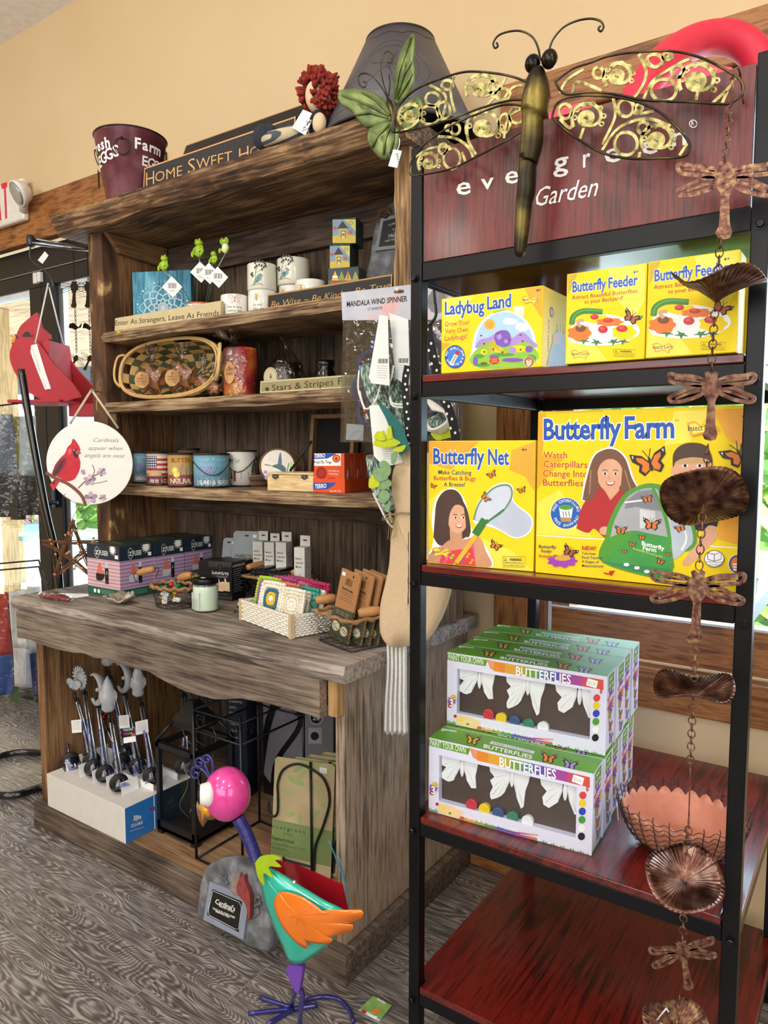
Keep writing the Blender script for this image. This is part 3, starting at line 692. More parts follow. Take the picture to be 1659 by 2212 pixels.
a.arc('FREE LADYBUG LARVAE', 570, 1165, 92, -pi*.98, -.02, 26, PAPER); a.arc('SHIPPING FEE $8.95', 570, 1165, 108, pi*.9, .08, 26, PAPER, 0, -1)
a.t('4+', (1542, 390), (1592, 382), 34, NAVY, .02); lore(a, 1470, 487, 98)
a.build('front_print', LB)
sp = Pl((-.502+.0001, 1.2135, z), (0, 1, 0), (0, 0, 1)); a = Art(sp)
for k, (tx, b0) in enumerate((('Insect Lore', .03), ('Grow Your', .07), ('Very Own', .085), ('Ladybugs!', .10))):
    q = Pl(sp.at(b0, .03), (0, 0, 1), (0, -1, 0)); q.k = 1; a.pl = q; a.t(tx, (0, 0), (.055, 0), .008, BRN)
q = Pl(sp.p, (0, 1, 0), (0, 0, 1)); q.k = 1; a.pl = q
a.p([(.02, -.004), (.11, -.004), (.12, -.06), (.07, -.075), (.04, -.04)], GRY); a.p([(.06, -.05), (.12, -.03), (.125, -.004), (.05, -.004)], c('#8aa6b8', .5)); a.p([(.045, -.06), (.07, -.07), (.08, -.05), (.05, -.045)], SKN); a.e(.04, -.10, .009, .009, DRK); a.e(.04, -.10, .006, .006, ORB)
a.build('side_print', LB)
dup(LB, (.008, .1365, 0), 'yellow ladybug habitat box tucked directly behind the front one')
# --- flower-shaped feeder boxes
pl = Pl((-.4555, 1.2015, z)); FA = carton('toy_box', 'yellow box with flower-shaped butterfly feeder, between ladybug box and its twin', pl, .131, .062, .149, YEL)
a = Art(pl, clip=(.001, .130, .0022, .148)).fr(900, 500, 2.1858)
a.p([(900, 170), (1080, 150), (1075, 330), (1030, 420), (930, 300)], YEL2); a.p([(715, 500), (830, 520), (900, 620), (703, 628)], YEL2); a.p([(714, 204), (760, 197), (716, 300)], c('#c9a912', .4))
a.t('Butterfly', (737, 287), (893, 270), 52, BLU, .025, 0, PAPER, .03); a.t('Feeder', (907, 268), (1043, 252), 52, BLU, .025, 0, PAPER, .03)
a.t('Attract Beautiful Butterflies', (733, 322), (1042, 289), 19, REDT, .008); a.t('to your Backyard!', (792, 342), (975, 322), 19, REDT, .008); a.t('4+', (1022, 200), (1046, 196), 14, NAVY, .02)
a.b([(712, 500), (740, 440), (850, 395), (950, 400), (1040, 440), (1045, 490), (960, 530), (850, 540), (740, 525)], PAPER)
a.ln([(733, 440), (742, 400), (790, 376), (878, 380)], 26, GRD, 4); a.ln([(733, 435), (745, 398), (790, 372), (874, 375)], 9, GRN, 4)
for u, v in ((790, 515), (850, 523), (930, 520), (975, 517)): a.star(u, v, 12, 34, 5, GRD, .4, .6)
def flower(u, v, rx, ry, m): a.p([(u+rx*(1+.10*cos(7*t))*cos(t), v+ry*(1+.10*cos(7*t))*sin(t)) for t in [2*pi*i/42 for i in range(42)]], m)
for u, v, rx, ry, m in ((848, 413, 66, 20, YEL), (912, 428, 62, 20, ORB), (770, 480, 56, 36, ORB), (880, 480, 58, 36, PAPER), (980, 476, 56, 36, YEL)): flower(u, v, rx, ry, m)
for u, v, rx, ry in ((840, 404, 20, 13), (905, 420, 24, 11), (880, 463, 23, 18), (970, 459, 27, 16)): a.e(u, v, rx, ry, RED); a.e(u-4, v-5, rx*.5, ry*.4, c('#d8434a', .3))
a.e(775, 458, 25, 17, BRN); a.ln([(775, 450), (760, 425), (790, 420)], 16, c('#c9a27a', .5), 3); bf(a, 1014, 408, 44, .5, c('#b5562f', .5))
lore(a, 772, 580, 44); warn(a, 930, 556, 1033, 590); a.build('front_print', FA)
FB = dup(FA, (.1335, -.004, 0), 'yellow flower feeder box at the right end, front of a row of three')
dup(FB, (.004, .064, 0), 'middle yellow box of the row of three at the right end'); dup(FB, (.008, .128, 0), 'rearmost yellow box of the row of three at the right end')
# --- net box
z = 1.045; ya = radians(5.2); pl = yawed((-.743, 1.2335, z), ya)
NB = carton('toy_box', 'yellow box with a dark-haired girl and a butterfly net', pl, .2165, .10, .2425, YEL)
a = Art(pl, clip=(.001, .2155, .0022, .2415)).fr(880, 860, 2.1297)
a.p([(97, 198), (330, 198), (200, 330), (97, 300)], ORA); a.p([(480, 240), (590, 198), (585, 430), (540, 360), (470, 330)], ORA); a.p([(97, 470), (160, 420), (250, 500), (97, 560)], YEL2); a.p([(330, 640), (480, 700), (590, 800), (376, 784)], YEL2)
a.t('Butterfly', (121, 302), (352, 304), 74, BLU, .025, 0, PAPER, .03); a.t('Net', (373, 305), (466, 306), 74, BLU, .025, 0, PAPER, .03)
a.t('Make Catching', (143, 350), (294, 353), 21, NAVY, .01); a.t('Butterflies & Bugs', (122, 377), (315, 380), 21, REDT, .01); a.t('A Breeze!', (168, 406), (265, 407), 20, NAVY, .01); a.t('4+', (526, 244), (551, 245), 15, NAVY, .02)
a.b([(112, 690), (120, 640), (112, 560), (128, 470), (165, 425), (215, 415), (255, 450), (275, 500), (290, 580), (310, 620), (372, 700), (376, 786), (98, 758)], PAPER)
a.b([(120, 640), (126, 560), (135, 480), (170, 428), (218, 422), (250, 455), (268, 520), (285, 600), (270, 640), (160, 680)], HAIR1)
a.b([(160, 680), (200, 650), (260, 650), (330, 640), (360, 700), (372, 784), (102, 757), (120, 700)], SKN2); a.p([(165, 690), (210, 700), (270, 690), (305, 655), (316, 775), (145, 760)], PNK); a.p([(168, 705), (300, 690), (314, 775), (147, 761)], c('#d8423f', .5))
for i in range(16): a.e(165+(i*37) % 140, 712+(i*23) % 52, 7, 6, (PNK, LIM, PUR, ORA)[i % 4])
a.p([(195, 600), (250, 600), (255, 680), (200, 690)], SKN2); face(a, 232, 556, 46, 66, SKN, HAIR1, 1, .15)
a.b([(160, 660), (158, 560), (185, 480), (235, 465), (200, 520), (190, 580), (195, 650)], HAIR1); a.b([(255, 470), (278, 520), (292, 610), (275, 640), (268, 560)], HAIR1)
a.b([(302, 566), (325, 480), (390, 408), (450, 388), (487, 410), (492, 475), (572, 545), (572, 605), (535, 638), (490, 644), (430, 612), (380, 592), (320, 580)], PAPER)
a.b([(306, 562), (328, 482), (392, 412), (450, 393), (482, 412), (488, 478), (566, 548), (566, 602), (530, 633), (490, 638), (430, 606), (385, 582)], c('#b9c3d4', .45)); a.b([(312, 556), (335, 485), (395, 420), (450, 402), (475, 420), (470, 470), (420, 530), (360, 565)], c('#cbd5e4', .45))
a.ln([(306, 560), (330, 485), (392, 418), (450, 400), (478, 415), (478, 460), (440, 520), (380, 560)], 8, c('#6f8f6a', .5), 5); a.ln([(445, 512), (385, 558), (350, 580)], 9, GRD)
a.ln([(226, 757), (335, 606)], 21, c('#e8b52c', .4)); a.ln([(312, 628), (358, 558)], 36, GRD); a.ln([(345, 575), (372, 565)], 20, GRD)
for u, v, s, r in ((390, 352, 24, -.5), (527, 424, 22, -.3), (360, 458, 26, .9), (405, 680, 30, .5), (120, 405, 16, .4)): bf(a, u, v, s, r)
lore(a, 157, 708, 44); warn(a, 440, 728, 543, 776); a.build('front_print', NB)
# --- the large farm box
pl = Pl((-.5225, 1.2495, z)); FM = carton('toy_box', 'largest yellow box, with two laughing children and a green mesh tent', pl, .347, .17, .2935, YEL)
a = Art(pl, clip=(.001, .346, .0022, .2925)).fr(880, 860, 2.1297)
a.p([(597, 70), (900, 58), (760, 230), (597, 420)], ORA); a.p([(640, 72), (1000, 60), (1220, 240), (900, 250), (620, 260)], YEL); a.p([(1400, 50), (1560, 48), (1560, 250), (1470, 180)], ORA); a.p([(597, 480), (700, 420), (850, 640), (597, 625)], YEL2); a.p([(1230, 60), (1400, 52), (1300, 200), (1180, 220)], YEL2)
a.p([(593, 628), (1545, 688), (1545, 693), (593, 633)], PAPER); a.p([(1440, 420), (1545, 430), (1545, 680), (1430, 650)], ORA)
a.t('Butterfly', (630, 190), (979, 185), 98, BLU, .028, 0, PAPER, .035); a.t('Farm', (1003, 184), (1225, 181), 103, BLU, .028, 0, PAPER, .035); a.t('TM', (1230, 108), (1249, 108), 10, NAVY); a.t('4+', (1540, 92), (1565, 92), 17, NAVY, .02)
for tx, p0, p1 in (('Watch', (627, 276), (735, 276)), ('Caterpillars', (627, 317), (828, 321)), ('Change Into', (625, 360), (830, 364)), ('Butterflies!', (625, 402), (820, 406))): a.t(tx, p0, p1, 31, REDT, .012, 0, YEL2)
a.e(730, 530, 73, 73, PAPER); a.e(730, 530, 70, 71, NAVY); a.e(730, 530, 68, 69, c('#1f5fb8', .4)); a.p([(697, 498), (763, 500), (752, 570), (708, 568)], LGT); a.e(730, 502, 32, 12, GRN); a.p([(704, 548), (756, 550), (752, 570), (708, 568)], c('#b98f58', .5))
for u in (715, 728, 742): a.ln([(u, 520), (u+5, 545)], 3, DRK)
a.arc('FREE CATERPILLARS', 730, 530, 52, -pi*.95, -.12, 14, PAPER); a.arc('FREE SHIPPING!', 730, 530, 62, pi*.88, .12, 14, PAPER, 0, -1)
# girl
a.b([(800, 470), (815, 380), (850, 270), (900, 232), (960, 232), (1010, 275), (1040, 360), (1075, 440), (1060, 470), (850, 480)], PAPER); a.b([(806, 468), (822, 385), (856, 275), (905, 238), (958, 238), (1003, 280), (1032, 365), (1068, 445), (1000, 470), (850, 475)], HAIR2)
a.b([(778, 600), (800, 510), (850, 430), (900, 415), (980, 415), (1010, 440), (960, 520), (935, 640), (905, 640), (860, 600), (830, 620)], c('#b5262c', .55)); a.p([(905, 420), (935, 470), (975, 425), (975, 400), (905, 400)], SKN)
face(a, 934, 355, 60, 76, SKN, HAIR2); a.b([(872, 330), (890, 275), (935, 255), (985, 275), (998, 330), (960, 285), (905, 285)], HAIR2)
a.b([(815, 470), (838, 380), (868, 320), (878, 400), (850, 470)], HAIR2); a.b([(990, 320), (1030, 390), (1060, 445), (1015, 450), (985, 420)], HAIR2); a.ln([(845, 330), (838, 440)], 6, HAIR3); a.ln([(1000, 330), (1030, 430)], 6, HAIR3); a.e(908, 610, 24, 20, SKN)
# boy
a.b([(1185, 410), (1260, 400), (1400, 420), (1425, 590), (1300, 600), (1200, 520)], c('#1c2444', .55)); a.b([(1420, 590), (1425, 640), (1370, 700), (1320, 750), (1270, 770), (1290, 720), (1340, 660), (1380, 590)], SKN)
for k in range(4): a.ln([(1300-k*4, 725+k*8), (1268+k*10, 760+k*3)], 12, SKN)
a.p([(1240, 380), (1290, 420), (1380, 410), (1380, 370)], SKN2); a.e(1225, 335, 12, 20, SKN); face(a, 1312, 320, 84, 92, SKN, HAIR3); a.b([(1222, 320), (1225, 255), (1262, 215), (1320, 205), (1375, 220), (1402, 270), (1402, 320), (1380, 290), (1320, 282), (1260, 292), (1235, 300)], HAIR1); a.b([(1228, 300), (1260, 280), (1320, 272), (1380, 282), (1400, 310), (1350, 300), (1300, 302), (1262, 306)], c('#c8a06c', .5))
# tent
a.b([(912, 640), (930, 560), (990, 450), (1060, 405), (1130, 392), (1220, 420), (1280, 480), (1320, 580), (1332, 660), (1300, 700), (1225, 720), (1222, 790), (1185, 835), (897, 755)], GRN)
a.b([(935, 640), (955, 560), (1010, 460), (1075, 420), (1140, 415), (1160, 440), (1190, 560), (1200, 640), (1060, 610), (985, 620)], c('#a9aeb4', .5)); a.b([(1160, 435), (1230, 450), (1270, 500), (1305, 590), (1315, 655), (1290, 690), (1225, 740), (1215, 640), (1195, 540)], c('#b7c6d2', .45)); a.p([(1010, 470), (1065, 428), (1135, 420), (1155, 470), (1170, 520), (1050, 500), (1000, 510)], c('#84888e', .5)); a.p([(1070, 510), (1140, 520), (1145, 590), (1070, 600)], c('#d2d6da', .45)); a.ln([(1000, 480), (1080, 470)], 8, LGT); a.ln([(1130, 412), (1190, 560), (1222, 780)], 13, GRN, 4); a.ln([(1262, 700), (1285, 640), (1255, 560)], 10, LGT, 3)
a.p([(1060, 612), (1205, 640), (1220, 785), (905, 752), (1000, 660)], c('#3f9a44', .45)); a.p([(905, 752), (1215, 785), (1185, 833), (897, 757)], c('#2f8a50', .45))
a.t('Butterfly', (1080, 675), (1182, 700), 19, PAPER, .03); a.t('Farm', (1085, 697), (1145, 709), 19, PAPER, .03); a.t('Butterfly Growing Kit', (1040, 695), (1175, 735), 9, YEL2)
for u, v, s, r in ((1118, 300, 84, -.25), (1105, 465, 28, -.2), (1208, 512, 30, .9), (983, 608, 30, .1), (1125, 582, 42, .1), (1258, 598, 28, -.4), (1035, 672, 18, .2), (1080, 640, 18, .1), (1200, 718, 14, .2), (1165, 752, 22, .4), (1000, 705, 14, 0), (1530, 260, 80, -.5)): bf(a, u, v, s, r)
a.t('Butterfly', (607, 688), (686, 692), 15, NAVY, .012); a.t('Feeder', (618, 709), (667, 711), 15, NAVY, .012); a.t('Included!', (608, 731), (683, 735), 15, REDT, .012)
a.p([(715+(66+6*cos(9*t))*cos(t), 748+(28+4*cos(9*t))*sin(t)) for t in [2*pi*i/54 for i in range(54)]], MAG); a.e(716, 735, 38, 13, c('#d6a43c', .5)); bf(a, 748, 706, 36, .5, c('#a5562f', .5))
a.t('NEW!', (806, 698), (870, 700), 20, REDT, .02); 
for k, tx in enumerate(('Tuck Away', 'Panel Teaches', '4 Stages of', 'Metamorphosis!')): a.t(tx, (805, 718+k*19), (805+len(tx)*7.1, 721+k*19), 12, NAVY, .01)
a.p([(897, 785), (905, 800), (930, 805), (930, 795), (958, 792), (938, 820), (936, 812), (908, 808)], RED)
for u, v in ((1010, 765), (1058, 780), (1103, 797)): a.e(u, v, 13, 8, LGT)
a.e(1413, 738, 45, 38, PAPER); a.ring(1413, 738, 45, 38, 3, DRK); a.p([(1383, 710), (1413, 716), (1445, 708), (1445, 740), (1413, 748), (1383, 740)], LGT); a.ln([(1383, 710), (1413, 718), (1445, 708), (1445, 740), (1413, 750), (1383, 740), (1383, 710)], 3, DRK); a.ln([(1413, 718), (1413, 750)], 3, DRK); a.t('STEM Journal', (1376, 757), (1450, 758), 9, DRK); a.t('INCLUDED!', (1388, 770), (1440, 771), 9, DRK)
a.e(1520, 762, 43, 45, PAPER); a.e(1520, 762, 40, 42, c('#34506e', .5)); a.e(1520, 762, 30, 32, ORB)
for k in range(3): a.p([(1500, 758+k*13), (1530, 764+k*13), (1530, 772+k*13), (1500, 766+k*13)], PAPER)
a.t('Not for children under 3 years', (1330, 846), (1530, 864), 12, DRK); lore(a, 1358, 142, 72); a.build('front_print', FM)

# --- paint-your-own craft boxes: window carton with plaster butterflies and paint pots
z = .5286; yb = radians(4.4); pl = yawed((-.7425, 1.2405, z), yb); BW, BD, BH = .3335, .0705, .1555
PB = thing('craft_box', 'front lower paint-your-own butterflies box, bottom layer nearest the shelf edge', 'box', pl.p+V((0, 0, .0006)), 'butterfly painting kits stacked on the rack')
a = Art(pl, clip=(0, BW, .0016, BH)).fr(900, 1560, 4.1475)
a0, b1 = a.L(200, 272); a1, b0 = a.L(1424, 1052); a1b, b1b = a.L(1430, 585); a0b, b0b = a.L(200, 712); b1, b0 = min(b1, b1b), max(b0, b0b)
def lb(b, x0, x1, z0, z1, h0, h1): b.obox(pl.at(x0, z0+.0006, h0), pl.ex*(x1-x0), pl.n*(h1-h0), pl.ez*(z1-z0)); return b
b = MB().use(LAV)
lb(b, 0, a0, 0, BH, -.016, 0); lb(b, a1, BW, 0, BH, -.016, 0); lb(b, a0, a1, b1, BH, -.016, 0); lb(b, a0, a1, 0, b0, -.016, 0)
lb(b, 0, BW, 0, BH, -BD, -.0165); b.build('carton', None, PB)
b = MB().use(c('#4a3c34', .35, 0, .1)); lb(b, a0-.001, a1+.001, b0-.001, b1+.001, -.0164, -.0152); b.build('tray', None, PB)
PLAS = c('#f1f2f2', .6, 0, .02, 60, .2)
WGS = [([(203, 285), (300, 290), (372, 330), (372, 420), (310, 540), (270, 552), (240, 540), (203, 515), (203, 470), (245, 420), (205, 400)], [(405, 330), (535, 362), (520, 440), (505, 510), (512, 612), (470, 610), (430, 540), (405, 440)], (390, 430, 18, 85)),
       ([(630, 385), (740, 410), (825, 450), (820, 540), (770, 650), (740, 680), (700, 700), (652, 712), (640, 690), (640, 650), (665, 600), (640, 540), (680, 510), (640, 460)], [(850, 440), (1000, 480), (985, 560), (955, 640), (940, 780), (918, 797), (880, 700), (850, 560)], (838, 520, 18, 82)),
       ([(1085, 490), (1200, 520), (1290, 560), (1290, 640), (1250, 740), (1170, 790), (1120, 760), (1110, 690), (1150, 640), (1100, 580)], [(1340, 570), (1422, 590), (1422, 850), (1400, 850), (1350, 720)], (1318, 640, 20, 95))]
for L_, R_, (u, v, ru, rv) in WGS:
    b = MB().use(PLAS)
    for W_ in (L_, R_): b.prism(pl, [(900+x/4.1475, 1560+y/4.1475) for x, y in W_], -.0145, -.0105)
    for W_ in (L_, R_):
        x0, y0 = (W_[2] if W_ is L_ else W_[0])
        for q in W_[::2]: 
            p0 = pl.at(*a.L(x0, y0+30), -.0103); p1 = pl.at(*a.L(*q), -.0105); b.tube([p0, p0.lerp(p1, .9)], [.0012, .0006], 5)
    q = pl.at(*a.L(u, v), -.0095); b.ball(q, (.0045, .004, .018), 12, 10); b.build('plaster_butterfly', None, PB)
for (u, v), m in (((480, 750), '#c3343f'), ((597, 792), '#e6c51c'), ((720, 828), '#31507f'), ((850, 866), '#2f7d63'), ((985, 902), '#eceff0')):
    q = pl.at(*a.L(u, v), -.0148); b = MB().use(c(m, .25)); b.lathe(q, [(.0105, 0), (.0108, .008), (.0118, .0085), (.0118, .0105), (.0105, .0115)], 20, ax=pl.n, smooth=False); b.build('paint_pot', None, PB)
FILM = glassy('clear_film', '#fbfdff', .015, .06)
b = MB().use(FILM); b.add([pl.at(a0-.001, b0-.001, -.002), pl.at(a1+.001, b0-.001, -.002), pl.at(a1+.001, b1+.001, -.002), pl.at(a0-.001, b1+.001, -.002)], [(0, 1, 2, 3)]); b.build('window_film', None, PB)
TGRN = c('#5c9a2c', .4, 0, .06)
a.p([(105, 147), (480, 236), (462, 292), (105, 207)], TGRN); a.t('PAINT YOUR OWN', (122, 206), (440, 279), 54, PAPER, .005)
cs = ['#e58a2a', '#dca33a', '#b5a83c', '#6f9e46', '#4a7f9c', '#5a55ad', '#7d4aa6', '#a0489a', '#c04a63', '#d2503f']
def band(u0, v0, u1, v1, h0, h1, cols):
    n = len(cols)
    for i, m in enumerate(cols):
        s, e = i/n, (i+1)/n
        a.p([(u0+(u1-u0)*s, v0+(v1-v0)*s), (u0+(u1-u0)*e, v0+(v1-v0)*e), (u0+(u1-u0)*e, v0+(v1-v0)*e+h0+(h1-h0)*e), (u0+(u1-u0)*s, v0+(v1-v0)*s+h0+(h1-h0)*s)], c(m, .42))
band(540, 252, 1552, 493, 90, 92, cs)
for k in range(7): a.ln([(470+k*6, 232+k*13), (560, 262+k*13)], 8, c(cs[0], .42))
a.t('BUTTERFLIES', (744, 392), (1248, 510), 84, PAPER, .02); a.p([(1406, 466), (1502, 500), (1486, 566), (1390, 530)], PAPER); a.t('$15.99', (1408, 522), (1478, 546), 34, GRY)
for k in range(6): a.star(1530, 540+k*14, 6, 20, 5, c('#d2503f', .42), k)
a.star(150, 590, 30, 52, 11, PUR); a.e(165, 560, 26, 26, c('#d0b03c', .42)); a.e(140, 630, 24, 24, c('#a8384c', .42)); a.t('3', (133, 640), (165, 645), 70, PAPER, .02); a.t('SET OF', (128, 552), (168, 560), 15, PAPER)
for (u, v), m in (((1490, 655), '#d7433e'), ((1486, 725), '#e3cb1f'), ((1485, 798), '#2b45b8'), ((1482, 873), '#4d9c3c'), ((1480, 948), '#f6f6fa'), ((1477, 1022), '#1b1a1a')): a.ring(u, v, 33, 35, 2, GRL); a.e(u, v, 32, 34, c(m, .4))
band(330, 822, 1080, 1030, 62, 40, ['#d05a35', '#d99a3a', '#8fa23f', '#4f8f52', '#4b5fae', '#6c4da8', '#9a4aa0', '#cf5a52'])
a.p([(190, 720), (300, 745), (420, 800), (380, 870), (200, 820)], c('#e8cf97', .5)); a.e(240, 770, 18, 14, YEL); a.e(185, 733, 15, 15, RED); a.e(300, 815, 14, 10, GRN)
a.t('Paints & Brushes Included', (435, 862), (895, 984), 42, PAPER, .012); a.ln([(905, 985), (1090, 1010)], 6, c('#cf5a52', .4)); a.ln([(930, 1000), (1100, 1040)], 5, PAPER)
def grassy(u0, v0, u1, v1, n, h):
    pts = [(u1, v1), (u0, v0)]
    for i in range(n): t = i/(n-1); pts.append((u0+(u1-u0)*t, v0+(v1-v0)*t-(h if i % 2 else h*.35)*(1+.3*sin(i*2.3))))
    a.p(pts, TGRN)
grassy(1040, 1072, 1538, 1206, 46, 34); grassy(106, 797, 190, 818, 12, 36); a.build('front_print', PB)
tp = Pl(pl.p+V((0, 0, BH+.0008)), pl.ex, -pl.n); t = Art(tp, .0001, (0, BW, 0, BD)); tp.k = None; t.fr(900, 1560, 4.1475)
t.loc([(0, 0), (BW, 0), (BW, BD), (0, BD)], TGRN); t.p([(670, 168), (1060, 262), (1045, 284), (652, 192)], GRL); t.t('PAINT YOUR OWN', (690, 198), (1015, 276), 22, GRY, .01); t.t('BUTTERFLIES', (598, 228), (1040, 332), 36, PAPER, .02, .2); bf(t, 500, 162, 70, .25, c('#d8a93a', .5)); bf(t, 1180, 325, 75, .25); bf(t, 1372, 385, 72, .25, PUL); t.t('gerson', (222, 72), (355, 92), 24, PAPER, .02)
t.build('top_print', PB)
sp = Pl(pl.at(BW, .0006), -pl.n, pl.ez, 1); s_ = Art(sp, .0002, (0, BD, .001, BH))
s_.p([(.012, -BH+.004), (.058, -BH+.004), (.058, -BH+.034), (.012, -BH+.034)], TGRN); s_.t('PAINT', (.02, -BH+.017), (.05, -BH+.017), .009, PAPER); s_.t('YOUR OWN', (.016, -BH+.030), (.054, -BH+.030), .009, PAPER); s_.star(.035, -.098, .018, .032, 9, c('#8a4aa8', .4)); s_.star(.02, -.10, .008, .016, 9, RED); s_.star(.055, -.09, .006, .012, 9, ORA); s_.t('BUTTERFLIES', (.006, -.094), (.066, -.102), .011, PAPER, .03)
for v, m in ((-.072, c('#d8a93a', .5)), (-.046, ORB), (-.02, PUL)): bf(s_, .037+(v+.046)*.25, v, .017, .3, m)
s_.p([(0, -.001), (BD, -.001), (BD, -.005), (0, -.006)], TGRN)
s_.build('side_print', PB)
sx, sy = -sin(yb), cos(yb)
GRP = ['second', 'third', 'fourth', 'rearmost']
for i in range(1, 5): dup(PB, (sx*.0735*i+(.002 if i % 2 else -.002), sy*.0735*i, 0), f'{GRP[i-1]} craft box in the bottom layer, counted back from the shelf edge')
for i in range(4): dup(PB, (-.006+sx*.0735*i+(.003 if i % 2 else 0), .084+sy*.0735*i, .1578), ('front upper paint-your-own box, lying on the bottom layer' if i == 0 else f'{("second", "third", "rearmost")[i-1]} craft box in the upper layer, counted back from the front'))

# --- copper-coloured petal bowl in a wire cradle
p = atz(1470, 1838, z); p = V((p.x, p.y, z)); BO = thing('wire_bowl', 'terracotta-coloured scalloped bowl in a dark wire basket on the rack', 'bowl', p)
COP = c('#cf8a70', .5, .1, .08); o = p+V((0, 0, .012)); nb = 26
rim = lambda t, r, zz: 1+(.022*abs(sin(t*nb/2)) if zz > .06 else 0)
b = MB().use(COP, True); rows = []
for r, h in ((.001, .0), (.055, .002), (.066, .009), (.076, .026), (.085, .052)):
    rows.append([o+V((r*cos(2*pi*i/104)*1.2, r*sin(2*pi*i/104), h)) for i in range(105)])
rows.append([o+V(((.088)*cos(2*pi*i/104)*1.2, .088*sin(2*pi*i/104), .057+.013*abs(sin(2*pi*i/104*nb/2)))) for i in range(105)])
b.sheet(rows); b.build('bowl_liner', None, BO, solid=.0015)
WIR = c('#4a3a33', .45, .7, .1); b = MB().use(WIR)
for j, (r, h) in enumerate([(.062, .003), (.072, .012), (.079, .023), (.084, .033), (.088, .043), (.091, .054), (.094, .064), (.096, .074)]):
    b.tube([o+V(((r+.0015)*cos(2*pi*i/156)*1.2, (r+.0015)*sin(2*pi*i/156), h+.0035*sin(2*pi*i/156*nb))) for i in range(156)], .0007, 5, True)
for i in range(nb):
    t = 2*pi*(i+.5)/nb; b.tube([o+V((r*cos(t)*1.2, r*sin(t), h)) for r, h in ((.064, .002), (.0735, .012), (.081, .023), (.0865, .037), (.093, .056), (.0985, .08), (.096, .084))], .0009, 5)
b.build('wire_basket', None, BO)
for k in range(3): q = p+V((.055*cos(2.1*k+.5)*1.2, .055*sin(2.1*k+.5), .0065)); MB().use(WIR).ball(q, .006, 10, 8).build('foot', None, BO)
b = MB().use(PAPER); q = o+V((-.112, -.02, .06)); b.obox(q, (.002, -.014, 0), (.001, 0, 0), (0.004, 0, -.03)); b.build('price_tag', None, BO)
# ================================================================ rack front: dragonfly ornament and rain chain
def ribbon(b, pl, pts, w, h0, h1, n=0, closed=False, px=True):
    """solid strip of constant width following a path on a plane"""
    L = [pl.hit(*p) for p in pts] if px else list(pts)
    if n: L = [(q.x, q.y) for q in bez([(x, y, 0) for x, y in (L+[L[0]] if closed else L)], n)]
    if closed and n: L = L[:-1]
    m = len(L); A = [V((*q, 0)) for q in L]; vs = []
    for i in range(m):
        d = (A[(i+1) % m]-A[i-1]) if closed else (A[min(i+1, m-1)]-A[max(i-1, 0)])
        d = d.normalized() if d.length > 1e-9 else V((1, 0, 0)); nn = V((-d.y, d.x, 0))*(w/2)
        for s_, h in ((1, h0), (-1, h0), (-1, h1), (1, h1)): vs.append(pl.at(A[i].x+nn.x*s_, A[i].y+nn.y*s_, h))
    fs = []
    for i in range(m if closed else m-1):
        j = (i+1) % m
        for k in range(4): fs.append((i*4+k, j*4+k, j*4+(k+1) % 4, i*4+(k+1) % 4))
    if not closed: fs += [(0, 1, 2, 3), (m*4-1, m*4-2, m*4-3, m*4-4)]
    return b.add(vs, fs, False)
def metal_patina(name, a, b_, c_, rough=.4, metal=.8, sc=60):
    if name in MC: return MC[name]
    mt, nt, b = mk(name); L = nt.links.new; b.inputs['Roughness'].default_value = rough; b.inputs['Metallic'].default_value = metal
    tc = N(nt, 'ShaderNodeTexCoord'); nz = N(nt, 'ShaderNodeTexNoise'); nz.inputs['Scale'].default_value = sc; nz.inputs['Detail'].default_value = 5; L(tc.outputs['Object'], nz.inputs['Vector'])
    rp = ramp(nt, [(.32, a), (.5, b_), (.68, c_)]); L(nz.outputs['Fac'], rp.inputs['Fac']); L(rp.outputs['Color'], b.inputs['Base Color'])
    bp = N(nt, 'ShaderNodeBump'); bp.inputs['Strength'].default_value = .35; bp.inputs['Distance'].default_value = .0015; L(nz.outputs['Fac'], bp.inputs['Height']); L(bp.outputs['Normal'], b.inputs['Normal']); MC[name] = mt; return mt
GOLD = metal_patina('aged_brass', '#544d2a', '#9d9459', '#c3ba82', .45, .6, 90)
BRZ = metal_patina('dark_bronze', '#1d1a15', '#3a342a', '#6e6238', .35, .8, 18)
RUST = metal_patina('rusty_copper', '#3d2019', '#7a5246', '#a58a5c', .5, .65, 120)
RUSTD = metal_patina('dark_copper', '#2a1510', '#5d3b2e', '#7f6147', .35, .75, 70)
DY = 1.165; DP = PY(DY)
DF = thing('dragonfly_ornament', 'large bronze and brass filigree dragonfly hanging over the red header panel', 'ornament', aty(1165, 240, DY))
Z3 = lambda pts: [(1000+x/2.517, y/2.517) for x, y in pts]
Z2 = lambda pts: [(480+x/2.9625, y/2.9625) for x, y in pts]
def off(p, h): return V(p)+V((0, -h, 0))
